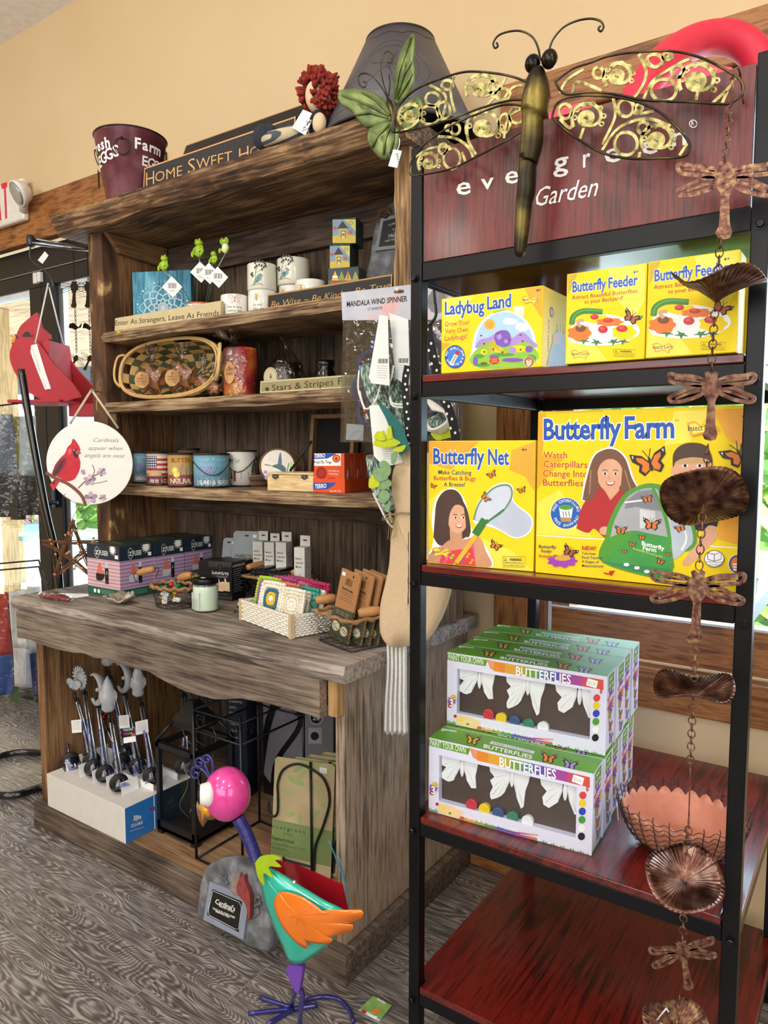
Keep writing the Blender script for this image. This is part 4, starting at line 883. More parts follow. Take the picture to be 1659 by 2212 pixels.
def wing(out, spirals, rings, curves, k=1.0):
    b = MB().use(BRZ); o = [off(q, .003) for q in bez([DP.at(*DP.hit(*p)) for p in out+[out[0]]], 7)[:-1]]
    b.tube(o, .0019, 6, True); b.use(GOLD)
    for u, v, r, a0, dr, tw in spirals: # a broad comma: spiral strip, then a filled lobe with rings
        P = []
        for i in range(34):
            t = i/33; rr = r*(1-.62*t); a = a0+dr*tw*t; P.append((u+rr*cos(a), v+rr*sin(a)*.92))
        ribbon(b, DP, P, .0052, .0015, .0035)
        q = P[-1]; cx, cy = (q[0]+u)/2, (q[1]+v)/2; ribbon(b, DP, circ(cx, cy, r*.30, r*.27, 18), r*.00022+.0015, .0015, .0032, 0, True)
        for i in range(7):
            a = a0+dr*(.6+i*.62); ribbon(b, DP, circ(u+r*.79*cos(a), v+r*.73*sin(a), r*.12, r*.11, 10), .0024, .0015, .003, 0, True)
        for i in range(5):
            a = i*1.26; ribbon(b, DP, circ(cx+r*.14*cos(a), cy+r*.13*sin(a), r*.07, r*.07, 8), .0028, .0015, .003, 0, True)
    for u, v, ru, rv in rings: ribbon(b, DP, circ(u, v, ru, rv, 24), .0048, .0015, .0035, 0, True)
    for cvs in curves: ribbon(b, DP, cvs, .0045, .0014, .0034, 6)
    b.build('wing', None, DF)
S_ = lambda L: [(1000+u/2.517, v/2.517, r/2.517, a, d, t) for u, v, r, a, d, t in L]
R_ = lambda L: [(1000+u/2.517, v/2.517, a/2.517, q/2.517) for u, v, a, q in L]
wing(Z3([(505, 450), (600, 380), (700, 345), (800, 310), (950, 288), (1150, 285), (1300, 320), (1430, 385), (1510, 440), (1525, 500), (1490, 545), (1430, 570), (1250, 560), (1000, 550), (850, 520), (700, 505), (560, 515)]),
     S_([(855, 415, 92, 2.4, 1, 6.6), (1290, 440, 118, 2.6, 1, 6.4)]), R_([(1095, 495, 68, 60), (1045, 335, 44, 34), (1172, 393, 34, 32), (740, 400, 28, 30), (1115, 310, 24, 20)]),
     [Z3(q) for q in ([(530, 510), (570, 440), (660, 380)], [(600, 520), (620, 450), (720, 480), (760, 500)], [(960, 300), (1000, 390), (980, 470), (930, 540)], [(985, 545), (1040, 440), (1180, 350), (1240, 325)], [(1270, 550), (1280, 500)], [(1360, 565), (1450, 480), (1490, 420)], [(1410, 570), (1440, 500)], [(1000, 330), (1050, 370), (1130, 300)])])
wing(Z3([(492, 625), (520, 562), (600, 530), (720, 525), (900, 545), (1050, 600), (1150, 680), (1220, 760), (1235, 810), (1200, 855), (1050, 865), (900, 865), (750, 830), (600, 740), (500, 655)]),
     S_([(690, 640, 100, 2.5, 1, 6.5), (1070, 760, 102, 2.6, 1, 6.4)]), R_([(890, 785, 62, 62), (888, 592, 42, 46), (985, 700, 30, 32), (960, 592, 20, 18), (560, 610, 34, 40)]),
     [Z3(q) for q in ([(820, 535), (830, 640), (760, 790)], [(760, 820), (850, 700), (1000, 650), (1130, 690)], [(960, 860), (965, 830)], [(1180, 850), (1225, 780)], [(640, 760), (660, 700)], [(930, 560), (940, 620), (1040, 610)], [(530, 650), (590, 700), (600, 620)])])
wing([(1148, 182), (1100, 165), (1040, 157), (1000, 158), (950, 173), (900, 195), (870, 222), (853, 248), (849, 270), (853, 287), (900, 280), (950, 267), (1000, 250), (1040, 235), (1100, 219), (1146, 214)],
     S_([(110, 480, 96, 2.6, 1, 6.3)])+[(892, 250, 32, 2.4, 1, 6.5)], [(936, 215, 15, 14), (930, 250, 22, 20), (1068, 190, 14, 13), (968, 185, 12, 10), (960, 240, 14, 18), (1088, 205, 16, 12)],
     [[(985, 160), (975, 200), (985, 245)], [(930, 185), (965, 210), (955, 262)], [(1090, 215), (1110, 190), (1140, 185)], [(1050, 232), (1075, 205), (1095, 168)], [(868, 285), (890, 275), (905, 262)]])
wing([(1146, 250), (1130, 232), (1090, 228), (1040, 245), (990, 266), (950, 290), (920, 312), (895, 342), (885, 366), (890, 379), (912, 379), (976, 366), (1026, 342), (1060, 325), (1105, 300), (1140, 275)],
     [(930, 352, 27, 2.4, 1, 6.4), (1050, 275, 44, 2.6, 1, 6.4)], [(978, 344, 18, 22), (959, 323, 9, 11), (985, 280, 10, 12), (970, 278, 6, 6), (1118, 250, 16, 18), (1092, 268, 12, 20)],
     [[(948, 296), (985, 300), (1012, 318), (1024, 342)], [(1012, 262), (1012, 300), (1030, 335)], [(1000, 330), (1008, 352)], [(1090, 300), (1100, 255), (1130, 236)], [(900, 340), (930, 322), (975, 318)]])
b = MB().use(BRZ, True); P = [(1171, 155), (1170, 180), (1168, 215), (1163, 250), (1160, 262), (1155, 310), (1149, 350), (1147, 358), (1143, 420), (1139, 440), (1135, 490), (1131, 530), (1129, 552), (1128, 560)]
rw = [10, 22, 29, 28, 22, 24, 21, 19, 20, 18, 16, 14, 11, 3]
pts = [off(aty(u, v, DY), .012+.006*(i < 5)) for i, (u, v) in enumerate(P)]; k = (aty(1200, 250, DY).x-aty(1150, 250, DY).x)/50
b.tube(bez(pts, 3), [r*k for r in [rw[i//3]+(rw[min(i//3+1, 13)]-rw[i//3])*(i % 3)/3 for i in range(39)]+[3]], 18, flat=.8)
b.build('body', metal_patina('bronze_body', '#1c1915', '#37301f', '#8a7a3e', .38, .8, 9), DF)
for u, v, r in ((1160, 148, 17.5), (1196, 138, 18)): MB().use(metal_patina('bronze_eye', '#14120f', '#2e2a22', '#5e553a', .22, .85, 14)).ball(off(aty(u, v, DY), .018), (r*k*.92, r*k*.8, r*k*1.05), 20, 14).build('eye', None, DF)
for q in ([(437, 345), (425, 280), (395, 222), (340, 190), (280, 188), (215, 208), (183, 250), (190, 278), (207, 270), (200, 250)], [(482, 298), (505, 235), (560, 170), (630, 135), (705, 122), (760, 135), (778, 165), (765, 190), (750, 178), (762, 160)]):
    MB().use(BRZ).tube([off(p, .012) for p in bez([aty(*t, DY) for t in Z3(q)], 6)], .0017, 7).build('antenna', None, DF)
b = MB().use(BRZ)
b.tube([off(aty(1165, 200, DY), 0), V((aty(1165, 200, DY).x, 1.2127, aty(1165, 185, DY).z))], .002, 6); b.build('hanger', None, DF)
# --- rain chain
CY2 = 1.128
def cx(v): # gentle lean of the hanging line
    T = [(190, 1582), (350, 1565), (520, 1556), (610, 1550), (690, 1543), (800, 1536), (950, 1530), (1020, 1527), (1100, 1518), (1230, 1510), (1360, 1503), (1470, 1499), (1600, 1493), (1800, 1487), (1900, 1479), (2020, 1475), (2130, 1468), (2260, 1464)]
    for (a, p), (d, q) in zip(T, T[1:]):
        if v <= d: return p+(q-p)*(v-a)/(d-a)
    return 1464
RC = thing('rain_chain', 'long copper dragonfly and flower rain chain hanging in front of the rack', 'rain chain', aty(1582, 185, CY2))
def chain(v0, v1, n, m, y=CY2, xf=cx, parent=RC, r=.0052, w=.00095):
    b = MB().use(m)
    P = [aty(xf(v0+(v1-v0)*i/n), v0+(v1-v0)*i/n, y) for i in range(n+1)]
    for i in range(n):
        p, q = P[i], P[i+1]; d = (q-p); L = d.length*.64; mid = (p+q)/2; d.normalize(); s_ = V((1, 0, 0)) if i % 2 else V((.35, -.94, 0))
        b.tube([mid+d*(L*cos(t))+s_*(r*sin(t)) for t in [2*pi*j/14 for j in range(14)]], w, 5, True)
    return b.build('chain', None, parent)
for v0, v1, n, m in ((215, 350, 9, RUST), (516, 612, 5, RUSTD), (655, 800, 9, RUSTD), (962, 1035, 4, RUST), (1092, 1230, 8, RUST), (1362, 1470, 8, RUST), (1508, 1648, 10, RUST), (1772, 1860, 6, RUST), (1912, 2030, 9, RUST), (2152, 2250, 6, RUST)): chain(v0, v1, n, m)
b = MB().use(RUST); b.tube([aty(u, v, CY2) for u, v in ((1578, 172), (1583, 165), (1587, 175), (1583, 195), (1582, 225))], .0014, 6); b.tube(bez([aty(1584, 172, CY2), aty(1586, 150, CY2), V((aty(1586, 146, CY2).x, 1.17, aty(1586, 146, CY2).z+.012)), V((aty(1586, 168, CY2).x, 1.2085, aty(1586, 168, CY2).z-.004))], 5), .0014, 6); b.build('hook', None, RC)
def plate(u, v, k, m, rot=0, y=CY2, parent=RC, ky=1, name='dragonfly_plate'):
    """flat pressed dragonfly with slotted wings; u,v is the head in the photo"""
    pl = PY(y); b = MB().use(m); cs_, sn = cos(rot), sin(rot)
    T = lambda L: [(u+(x*cs_-z*sn)*k, v+(x*sn+z*cs_)*k*ky) for x, z in L]
    hh = (-.0006, .0006); h2 = (-.0010, .0002)
    b.prism(pl, T([(-8, -14), (-16, -10), (-13, 0), (-24, 12), (-20, 38), (-11, 52), (-9, 60), (-14, 120), (-21, 134), (-16, 144), (-2, 148), (10, 144), (14, 132), (9, 112), (8, 60), (11, 50), (22, 36), (24, 12), (13, 0), (16, -10), (8, -14), (0, -8)]), *hh)
    for s_ in (-1, 1):
        f = lambda L: T([(s_*x, z) for x, z in L]); wd = .0056*k*1.05
        ribbon(b, pl, f([(18, 6), (45, -2), (75, -4), (96, -8), (100, 2), (90, 12), (55, 16), (22, 18)]), wd, *h2, 5, True)
        ribbon(b, pl, f([(24, 9), (52, 6), (86, 2)]), wd*.7, *h2, 3)
        ribbon(b, pl, f([(20, 24), (42, 22), (70, 34), (97, 46), (95, 56), (78, 57), (48, 50), (22, 38)]), wd, *h2, 5, True)
        ribbon(b, pl, f([(26, 30), (55, 38), (84, 50)]), wd*.7, *h2, 3)
    return b.build(name, None, parent)
for u, v, k, m, r, ky in ((1567, 362, 1.03, RUST, .0, 1.02), (1537, 815, .93, RUSTD, .0, 1), (1508, 1245, 1.0, RUST, .03, 1), (1472, 2042, .70, RUST, -.18, .95)): plate(u, v, k, m, r, ky=ky)
def cupf(u, v, r, h, m, ax, wob=.012, ph=0, lobes=5, parent=RC, y=CY2, name='flower_cup'):
    p = aty(u, v, y); ax = V(ax).normalized(); a = ax.orthogonal().normalized(); e = ax.cross(a); b = MB().use(m, True); rows = []
    for j in range(9):
        t = j/8; rows.append([p+ax*(h*t**.8+wob*t*t*sin(lobes*q+ph)+.0007*t*sin(lobes*16*q))+a*(r*t*cos(q))+e*(r*t*sin(q)) for q in [2*pi*i/160 for i in range(161)]])
    b.sheet(rows); return b.build(name, None, parent, solid=.0012)
cupf(1547, 655, .062, .036, RUSTD, (.05, -.1, 1), .010, .4, 3)
cupf(1519, 1094, .060, .020, RUSTD, (-.16, .72, .62), .007, 1.2, 3)
cupf(1499, 1508, .056, .020, metal_patina('wet_copper', '#3a2019', '#6d4a3f', '#a48a80', .22, .85, 40), (-.05, -.12, 1), .009, 2.0, 3)
cupf(1478, 1905, .056, .014, metal_patina('wet_copper', '#3a2019', '#6d4a3f', '#a48a80', .22, .85, 40), (.12, -.50, .86), .008, .3, 3)
cupf(1462, 2236, .05, .02, RUST, (0, -.2, 1), .008, .3, 3)
b = MB().use(RUST); b.tube([aty(cx(v), v, CY2) for v in (1645, 1690, 1740, 1775)], .0011, 6); b.build('wire', None, RC)
b = MB().use(PAPER); q = aty(1395, 2214, CY2-.01); b.tube([aty(1452, 2228, CY2-.005), aty(1418, 2204, CY2-.005), aty(1440, 2178, CY2-.012), aty(1444, 2186, CY2-.012)], .0014, 6); b.build('tag_string', None, RC)

# ================================================================ on top of the hutch
TZ = 2.0625
# egg pail
p = V((-2.075, 1.56, TZ+.0006)); PA = thing('egg_pail', 'maroon distressed metal pail with white lettering, left end of the hutch top', 'pail', p)
MAR = metal_patina('maroon_enamel', '#4a2029', '#6b3540', '#8f626b', .3, .15, 9)
b = MB().use(MAR, True); b.cup(p, [(.001, 0), (.074, 0), (.078, .004), (.112, .208), (.114, .212), (.110, .210), (.075, .006), (.001, .005)], 40); b.build('bucket', None, PA)
b = MB().use(c('#3a3230', .35, .6)); b.tube([p+V((.1135*cos(2*pi*i/40), .1135*sin(2*pi*i/40), .2125)) for i in range(40)], .0025, 6, True); b.build('rim', None, PA)
def onpail(az, h): # point and axes on the cone
    r = .078+.034*(h/.208)+.0012; return p+V((r*sin(az), -r*cos(az), h)), V((cos(az), sin(az), 0)), V((sin(az)*.16, -cos(az)*.16, .99))
def wraptext(parent, tx, az0, az1, h, size, m, fn, bold=.02, dz=0, name='lettering'):
    b = MB().use(m); n = len(tx)
    for i, ch in enumerate(tx):
        if ch == ' ': continue
        az = az0+(az1-az0)*(i+.5)/n; q, ex, ez = fn(az, h+dz*i); vs, fs = glyphs(ch, bold, 0); mid = (min(x for x, _ in vs)+max(x for x, _ in vs))/2; k = size/.729
        b.add([q+ex*((x-mid)*k)+ez*(z*k) for x, z in vs], fs, False)
    return b.build(name, None, parent)
az0 = radians(40)
wraptext(PA, 'Fresh', az0-1.45, az0-.38, .150, .032, PAPER, onpail, .03); wraptext(PA, 'EGGS', az0-1.15, az0-.10, .105, .034, PAPER, onpail, .02, .006); wraptext(PA, 'Farm', az0+.32, az0+1.2, .150, .032, PAPER, onpail, .03); wraptext(PA, 'EGGS', az0+.55, az0+1.45, .105, .03, PAPER, onpail, .02)
for az, sz in ((az0-.02, .024), (az0-1.55, .022), (az0+1.55, .02)):
    q, ex, ez = onpail(az, .175); n_ = ex.cross(ez)
    b = MB().use(c('#2d2726', .35, .7)); b.tube([q+n_*.004+ex*(sz*sin(t))+ez*(sz*(cos(t)-1)) for t in [2*pi*i/24 for i in range(24)]], .0016, 6, True); b.ball(q, (.005, .005, .005), 8, 6); b.build('ring_handle', None, PA)
q, ex, ez = onpail(az0-1.5, .06); b = MB().use(c('#5b4a48', .6)); b.obox(q+ex*-.03+V((-.012, -.012, 0)), ex*.026, V((.001, -.001, 0)), V((0, 0, .055))); b.build('hang_tag', None, PA)
# welcome plaque leaning on the live edge
def plaque(name, label, p0, p1, h, th, m, tilt=.12, edge=None, cat='sign'):
    """long plaque standing on its lower edge from p0 to p1"""
    p0, p1 = V(p0), V(p1); p0.z += th*sin(tilt)+.0004; p1.z = p0.z; ex = (p1-p0).normalized(); n = ex.cross(V((0, 0, 1))).normalized(); ez = V((0, 0, cos(tilt)))-n*sin(tilt)
    t = thing(name, label, cat, p0); pl = Pl(p0, ex, ez); b = MB(); b.obox(p0, ex*(p1-p0).length, -pl.n*th, ez*h); b.build('board', m, t, bevel=.0015)
    if edge:
        a = Art(pl, .0002); a.pl.k = 1; w = (p1-p0).length; e = .004
        for r in ((0, 0, w, e), (0, h-e, w, h), (0, 0, e, h), (w-e, 0, w, h)): a.loc([(r[0], r[1]), (r[2], r[1]), (r[2], r[3]), (r[0], r[3])], edge)
        a.build('edge_wear', t); pl.k = None
    return t, pl
CRM = c('#dba566', .6); BKS = c('#1c1c1e', .6, 0, .15)
HS, pl = plaque('wooden_sign', 'long black sign lettered HOME SWEET HOME on top of the hutch', (-1.965, 1.517, TZ+.001), (-1.335, 1.517, TZ+.001), .088, .018, BKS, .10, CRM)
a = Art(pl, .0006, (.004, .62, .003, .086)).fr(230, 440-240, 2.9625)
a = Art(pl, .0006, (.004, .62, .003, .086)).fr(0, 200, 2.9625)
for tx, p0, p1, h in (('H', (935, 598), (988, 585), 90), ('OME', (993, 575), (1168, 530), 68), ('S', (1203, 520), (1250, 506), 95), ('WEET', (1257, 494), (1487, 440), 70), ('H', (1530, 445), (1592, 425), 92), ('OME', (1600, 418), (1770, 375), 70)): a.t(tx, p0, p1, h, CRM, -.008)
a.build('lettering', HS)
# wide dark framed board leaning back against the wall
FB_, pl = plaque('framed_board', 'wide black board with a pale chamfered edge, leaning behind the sign', (-2.06, 1.67, TZ+.001), (-1.31, 1.67, TZ+.001), .275, .025, c('#0f0f11', .35), .40, c('#b98a5a', .6), 'board')
# rag doll
p = V((-1.245, 1.535, TZ)); DO = thing('rag_doll', 'seated rag doll with curly red yarn hair, striped trousers and paper tag', 'doll', p)
CLO = c('#1d1e26', .9); b = MB().use(CLO, True)
hd = aty(688, 208, 1.508); to = aty(688, 262, 1.508)
b.tube([V((to.x, 1.508, TZ+.004)), V((to.x, 1.508, TZ+.05)), V((hd.x, 1.55, hd.z-.035))], [.026, .028, .016], 16); b.tube(bez([V((hd.x+.01, 1.503, hd.z-.055)), V((hd.x+.015, 1.485, TZ+.05)), aty(680, 262, 1.478)], 5), [.014]*10+[.015], 12)
b.build('dress', None, DO)
b = MB().use(c('#dcc29a', .9), True); b.ball(aty(690, 266, 1.474), (.019, .016, .025), 14, 10); b.build('hand', None, DO)
b = MB().use(c('#e6c9a4', .9), True); b.ball(hd, (.034, .034, .042), 20, 14); b.build('head', None, DO)
fp = yawed(V((hd.x-.006, hd.y-.0345, hd.z)), radians(10)); a = Art(fp, .0006)
for u, v in ((677, 205), (691, 199)): a.e(u, v, 3.2, 4.2, BLK)
a.p([(683, 211), (690, 209), (684, 219)], BLK); a.ln([(676, 221), (684, 226), (693, 218)], 1.2, REDT, 3); a.build('face_stitching', DO)
b = MB().use(c('#8f2e22', .95, 0, .15), True)
for i in range(420):
    d = V((rnd.gauss(0, 1), rnd.gauss(0, 1), rnd.gauss(.35, 1))).normalized()
    if d.y < -.15 and d.z < .62 and abs(d.x+.28) < .52: continue
    q = hd+V((d.x*.042, d.y*.042, d.z*.050+.004)); r = rnd.uniform(.0045, .0068); e = V((rnd.gauss(0, 1), rnd.gauss(0, 1), rnd.gauss(0, 1)))*.0035
    b.tube([q-d*.004, q+d*.007+e, q+d*.008+e*2], [r*.75, r, r*.5], 6)
b.build('yarn_hair', None, DO)
def stripes(name, a_, b_, n=60, ax=0):
    if name in MC: return MC[name]
    mt, nt, bb = mk(name); L = nt.links.new; bb.inputs['Roughness'].default_value = .9
    tc = N(nt, 'ShaderNodeTexCoord'); wv = N(nt, 'ShaderNodeTexWave'); wv.bands_direction = 'XYZ'[ax]; wv.inputs['Scale'].default_value = n; wv.inputs['Distortion'].default_value = .6; L(tc.outputs['Object'], wv.inputs['Vector'])
    rp = ramp(nt, [(.55, a_), (.68, b_)]); L(wv.outputs['Fac'], rp.inputs['Fac']); L(rp.outputs['Color'], bb.inputs['Base Color']); MC[name] = mt; return mt
ST = stripes('ticking', '#c7b896', '#4a4f5c', 22, 1)
for e_, (u, v) in ((-.012, (575, 298)), (.016, (590, 308))):
    b = MB().use(ST, True); q = aty(u, v, 1.476+e_*.4); z_ = TZ+.026; b.tube([V((to.x-.01, 1.495+e_*.5, z_)), V((to.x-.09, 1.484+e_*.5, z_)), V((q.x+.03, q.y, z_-.002)), V((q.x, q.y, z_-.002))], [.022, .021, .020, .021], 14, flat=.85); b.build('leg', None, DO)
    b = MB().use(c('#262b36', .9), True); b.ball(V((q.x-.012, q.y-.004, TZ+.034)), (.028, .019, .033), 16, 12); b.build('shoe', None, DO)
b = MB().use(PAPER); tp_ = yawed(V((hd.x-.045, 1.452, hd.z)), radians(24)); b.prism(tp_, [(655, 237), (679, 247), (660, 293), (631, 276)], 0, .0012); b.build('paper_tag', None, DO)
a = Art(tp_, .0014); a.ln([(661, 262), (676, 266)], 1.2, BLK); a.ln([(652, 284), (668, 276), (674, 262)], 1.2, BLK, 3); a.t('KMI', (656, 281), (672, 263), 7, BLK, .01); a.t('Rag doll', (637, 276), (655, 247), 3, GRY); a.t('$ 8.99', (644, 279), (660, 252), 3, GRY); a.build('tag_writing', DO)
# punched tin lampshade
p = V((-1.095, 1.665, TZ+.0016)); LS = thing('lampshade', 'grey punched-tin cone lampshade standing on the hutch top behind the dragonfly', 'lampshade', p)
TIN = c('#5d5a5e', .5, .35, .12, 20, .1); b = MB().use(TIN, True)
R0, R1, LH = .212, .088, .262; b.lathe(p, [(R0, 0), (R1, LH)], 64); 
b.f = [f for f in b.f if len(f) == 4]; b.mi = b.mi[:len(b.f)]; b.sm = b.sm[:len(b.f)]; b.build('shade', None, LS, solid=.0012)
b = MB().use(c('#2b292b', .5, .4)); 
for r, h in ((R0, .001), (R1, LH)): MB().use(c('#2b292b', .5, .4)).tube([p+V((r*cos(2*pi*i/64), r*sin(2*pi*i/64), h)) for i in range(64)], .003, 6, True).build('rolled_rim', None, LS)
b = MB().use(c('#1a1819', .7)); 
def pin(az, h):
    r = R0+(R1-R0)*h/LH+.0008; q = p+V((r*sin(az), -r*cos(az), h)); ex = V((cos(az), sin(az), 0)); ez = V((sin(az)*-.42, cos(az)*.42, .9)); b.add([q+ex*(.0016*cos(t))+ez*(.0016*sin(t)) for t in [2*pi*k/6 for k in range(6)]], [tuple(range(6))], False)
azc = radians(28)
for i in range(70): t = i/70*2*pi; pin(azc-.1+.62*cos(t)*(1+.1*cos(4*t)), .125+.085*sin(t)); 
for i in range(56): t = i/56*2*pi; pin(azc-.1+.5*cos(t), .13+.065*sin(t))
for i in range(90): az = azc-1.5+3*i/90; pin(az, .025+.010*abs(sin(az*7))); pin(az, .232+.008*abs(sin(az*5)))
for k in range(5):
    for i in range(14): t = i/14; pin(azc-.1+(.45*t)*cos(k*1.256), .13+.055*t*sin(k*1.256)+.006*sin(t*6))
for s_ in (-1, 1):
    for i in range(60): pin(azc+s_*(1.25+.12*sin(i*.5)), .02+.2*i/60)
b.build('punched_holes', None, LS)
# green metal butterfly perched on the top edge
GY = 1.412; GP = PY(GY); GB = thing('metal_butterfly', 'sage green metal butterfly with curled antennae, on the front edge of the hutch top', 'ornament', aty(848, 240, GY))
SAGE = metal_patina('sage_paint', '#3f4a28', '#6e7f45', '#8a9a5e', .4, .35, 25)
def gwing(pts, veins, tilt):
    q = Z2(pts); hinge = aty(850, 235, GY); b = MB().use(SAGE)
    L = [GP.hit(*p) for p in bez2(q+[q[0]], 4)[:-1]]; n_ = len(L); cxm = sum(a for a, _ in L)/n_; czm = sum(z for _, z in L)/n_
    def P(a, z, h=0): return GP.at(a, z, h+abs(a-hinge.x)*tilt)
    rows = [[P(cxm+(a-cxm)*k, czm+(z-czm)*k, .006*(1-k*k)+(.0035 if k == .9 else 0)) for a, z in L]+[P(cxm+(L[0][0]-cxm)*k, czm+(L[0][1]-czm)*k, .006*(1-k*k)+(.0035 if k == .9 else 0))] for k in (.02, .3, .6, .9, 1.0)]
    b.sheet(rows)
    for vn in veins: b.tube([P(*GP.hit(*t), .0075) for t in Z2(vn)], .0022, 6)
    b.build('wing', None, GB, solid=.001)
gwing([(1110, 680), (1100, 600), (1106, 500), (1130, 400), (1170, 310), (1220, 252), (1250, 236), (1266, 262), (1258, 340), (1250, 420), (1262, 480), (1250, 560), (1210, 620), (1150, 668)], [[(1120, 640), (1150, 480), (1240, 270)], [(1130, 640), (1190, 500), (1245, 420)], [(1140, 650), (1210, 560), (1250, 500)]], .25)
gwing([(785, 635), (800, 606), (860, 591), (950, 596), (1020, 626), (1070, 680), (1095, 740), (1080, 780), (960, 832), (930, 820), (900, 790), (870, 740), (810, 700), (788, 665)], [[(1080, 750), (960, 690), (820, 640)], [(1075, 765), (980, 740), (890, 760)], [(1085, 740), (1000, 650), (930, 612)]], .2)
gwing([(960, 836), (1010, 800), (1080, 778), (1125, 800), (1140, 880), (1110, 1005), (1050, 1030), (1000, 1002), (965, 950), (950, 890)], [[(1085, 800), (1020, 880), (985, 960)], [(1095, 800), (1060, 900), (1050, 1000)], [(1105, 800), (1110, 900), (1090, 990)]], .2)
gwing([(1130, 770), (1180, 690), (1240, 650), (1295, 645), (1320, 700), (1300, 790), (1268, 842), (1235, 868), (1190, 850), (1145, 810)], [[(1140, 770), (1220, 720), (1290, 690)], [(1140, 785), (1220, 780), (1280, 790)]], .25)
b = MB().use(BRZ, True); b.tube([off(p, .006) for p in bez([aty(u, v, GY) for u, v in Z2([(1068, 630), (1085, 680), (1098, 730), (1112, 800), (1120, 850)])], 4)], [.003, .004, .005, .006, .006, .006, .006, .0055, .005, .005, .005, .0045, .004, .0035, .003, .002, .001], 10); b.build('body', None, GB)
for q in ([(1082, 660), (1040, 580), (975, 500), (920, 478), (885, 500), (890, 550), (920, 570), (937, 545), (915, 530)], [(1082, 650), (1050, 560), (1028, 450), (1045, 360), (1080, 338), (1105, 370), (1098, 410), (1068, 405), (1075, 375)], [(1078, 620), (1086, 540), (1080, 490)]):
    MB().use(BRZ).tube([off(p, .008) for p in bez([aty(u, v, GY) for u, v in Z2(q)], 6)], .0016, 6).build('antenna', None, GB)
b = MB().use(BRZ); q0 = aty(850, 255, GY); b.tube([q0, V((q0.x, 1.47, TZ+.004)), V((q0.x, 1.50, TZ+.002))], .002, 6); b.build('clip_wire', None, GB)
b = MB().use(PAPER); b.tube(bez([aty(u, v, GY-.004) for u, v in Z2([(1105, 830), (1090, 930), (1120, 960), (1135, 900), (1105, 830)])], 5), .0009, 5); b.prism(yawed(aty(852, 342, GY-.006), .1), Z2([(1095, 957), (1150, 966), (1120, 1075), (1064, 1064)]), 0, .001)
b.build('price_tag', None, GB); a = Art(yawed(aty(852, 342, GY-.006), .1), .0013)
for k in range(9): a.ln(Z2([(1118+k*2, 992-k*0), (1098+k*2, 1050)])[0:2] if False else [(480+(1112+k*2.2)/2.9625, (985+k*8)/2.9625), (480+(1130+k*.6)/2.9625, (989+k*8)/2.9625)], .8 if k % 2 else 1.5, BLK)
a.build('barcode', GB)
# red foam tube loop behind the header
RDF = c('#d82c46', .55, 0, .05); b = MB().use(RDF, True)
TB = thing('foam_tube', 'bright red foam tube bent into a loop behind the header panel', 'tube', (aty(1500, 100, 1.45).x, 1.45, 1.665))
P = bez([(lambda q: V((q.x, y, q.z)))(aty(u, v, y)) for u, v, y in ((1330, 330, 1.36), (1365, 240, 1.38), (1400, 175, 1.40), (1450, 120, 1.44), (1520, 85, 1.50), (1590, 86, 1.54), (1640, 130, 1.56), (1660, 210, 1.57), (1668, 330, 1.575))], 8)
b.tube(P, .030, 20); b.build('tube', None, TB)
b = MB().use(c('#e84660', .5)); q = PY(1.33); b.prism(q, [(1385, 245), (1480, 130), (1580, 145), (1600, 160), (1600, 330), (1385, 330)], -.004, 0); b.prism(q, [(1185, 242), (1250, 222), (1280, 225), (1290, 300), (1185, 320)], -.004, 0)
tag(b.build('red_card', None, None, off=V((0, 0, 0))), 'flat red plastic sheet standing just behind the header panel', 'sheet')
# ================================================================ goods on the hutch shelves
class Cyl:
    """printing surface wrapped round an upright cylinder"""
    def __init__(s, p, r): s.p = V(p); s.r = r
    def hit(s, u, v):
        d = ray(u, v); o = EYE-s.p; A = d.x**2+d.y**2; B = o.x*d.x+o.y*d.y; C_ = o.x**2+o.y**2-s.r**2
        D = B*B-A*C_; t = (-B-sqrt(max(D, 0)))/A; q = o+d*t
        return (atan2(q.x, -q.y)*s.r, q.z)
    def at(s, a, b, h=0): t = a/s.r; return s.p+V((sin(t)*(s.r+h), -cos(t)*(s.r+h), b))
def rad(du, p): return du/2/FPX*(V(p)-EYE).dot(FW)
def seat(u, z, y): q = aty(u, 1000, y); return V((q.x, y, z+.0006))
def cylmid(u0, u1, z, y):
    q = seat((u0+u1)/2, z, y); return q, rad(u1-u0, q)
CER = c('#ecebe2', .18, 0, .02, 10, 0, .3)
Z1, Z2_, Z3_ = 1.669, 1.432, 1.152
def vessel(name, label, u0, u1, vt, z, y, m=CER, group=None, z0=None, cat='planter', wall=.004):
    p, r = cylmid(u0, u1, z, y)
    if z0 is not None: p.z = z0+.0006
    h = aty((u0+u1)/2, vt, y-r).z-p.z; t = thing(name, label, cat, p, group)
    b = MB().use(m, True); b.cup(p, [(.001, 0), (r*.95, 0), (r, .004), (r, h-.002), (r-.0015, h), (r-wall, h-.001), (r-wall-.001, .008), (.001, .007)], 40); b.build('pot', None, t)
    return t, p, r, h
# Enter sign
ES, pl = plaque('wooden_sign', 'cream sign reading Enter As Strangers on the upper shelf edge', (-2.185, 1.555, Z1+.001), (-1.668, 1.555, Z1+.001), .046, .014, c('#cdbd93', .7), .08)
a = Art(pl, .0006, (.004, .512, .002, .044)).fr(0, 200, 2.9625); a.t('Enter As Strangers, Leave As Friends', (738, 1492), (1452, 1432), 34, BLK, -.004); a.build('lettering', ES)
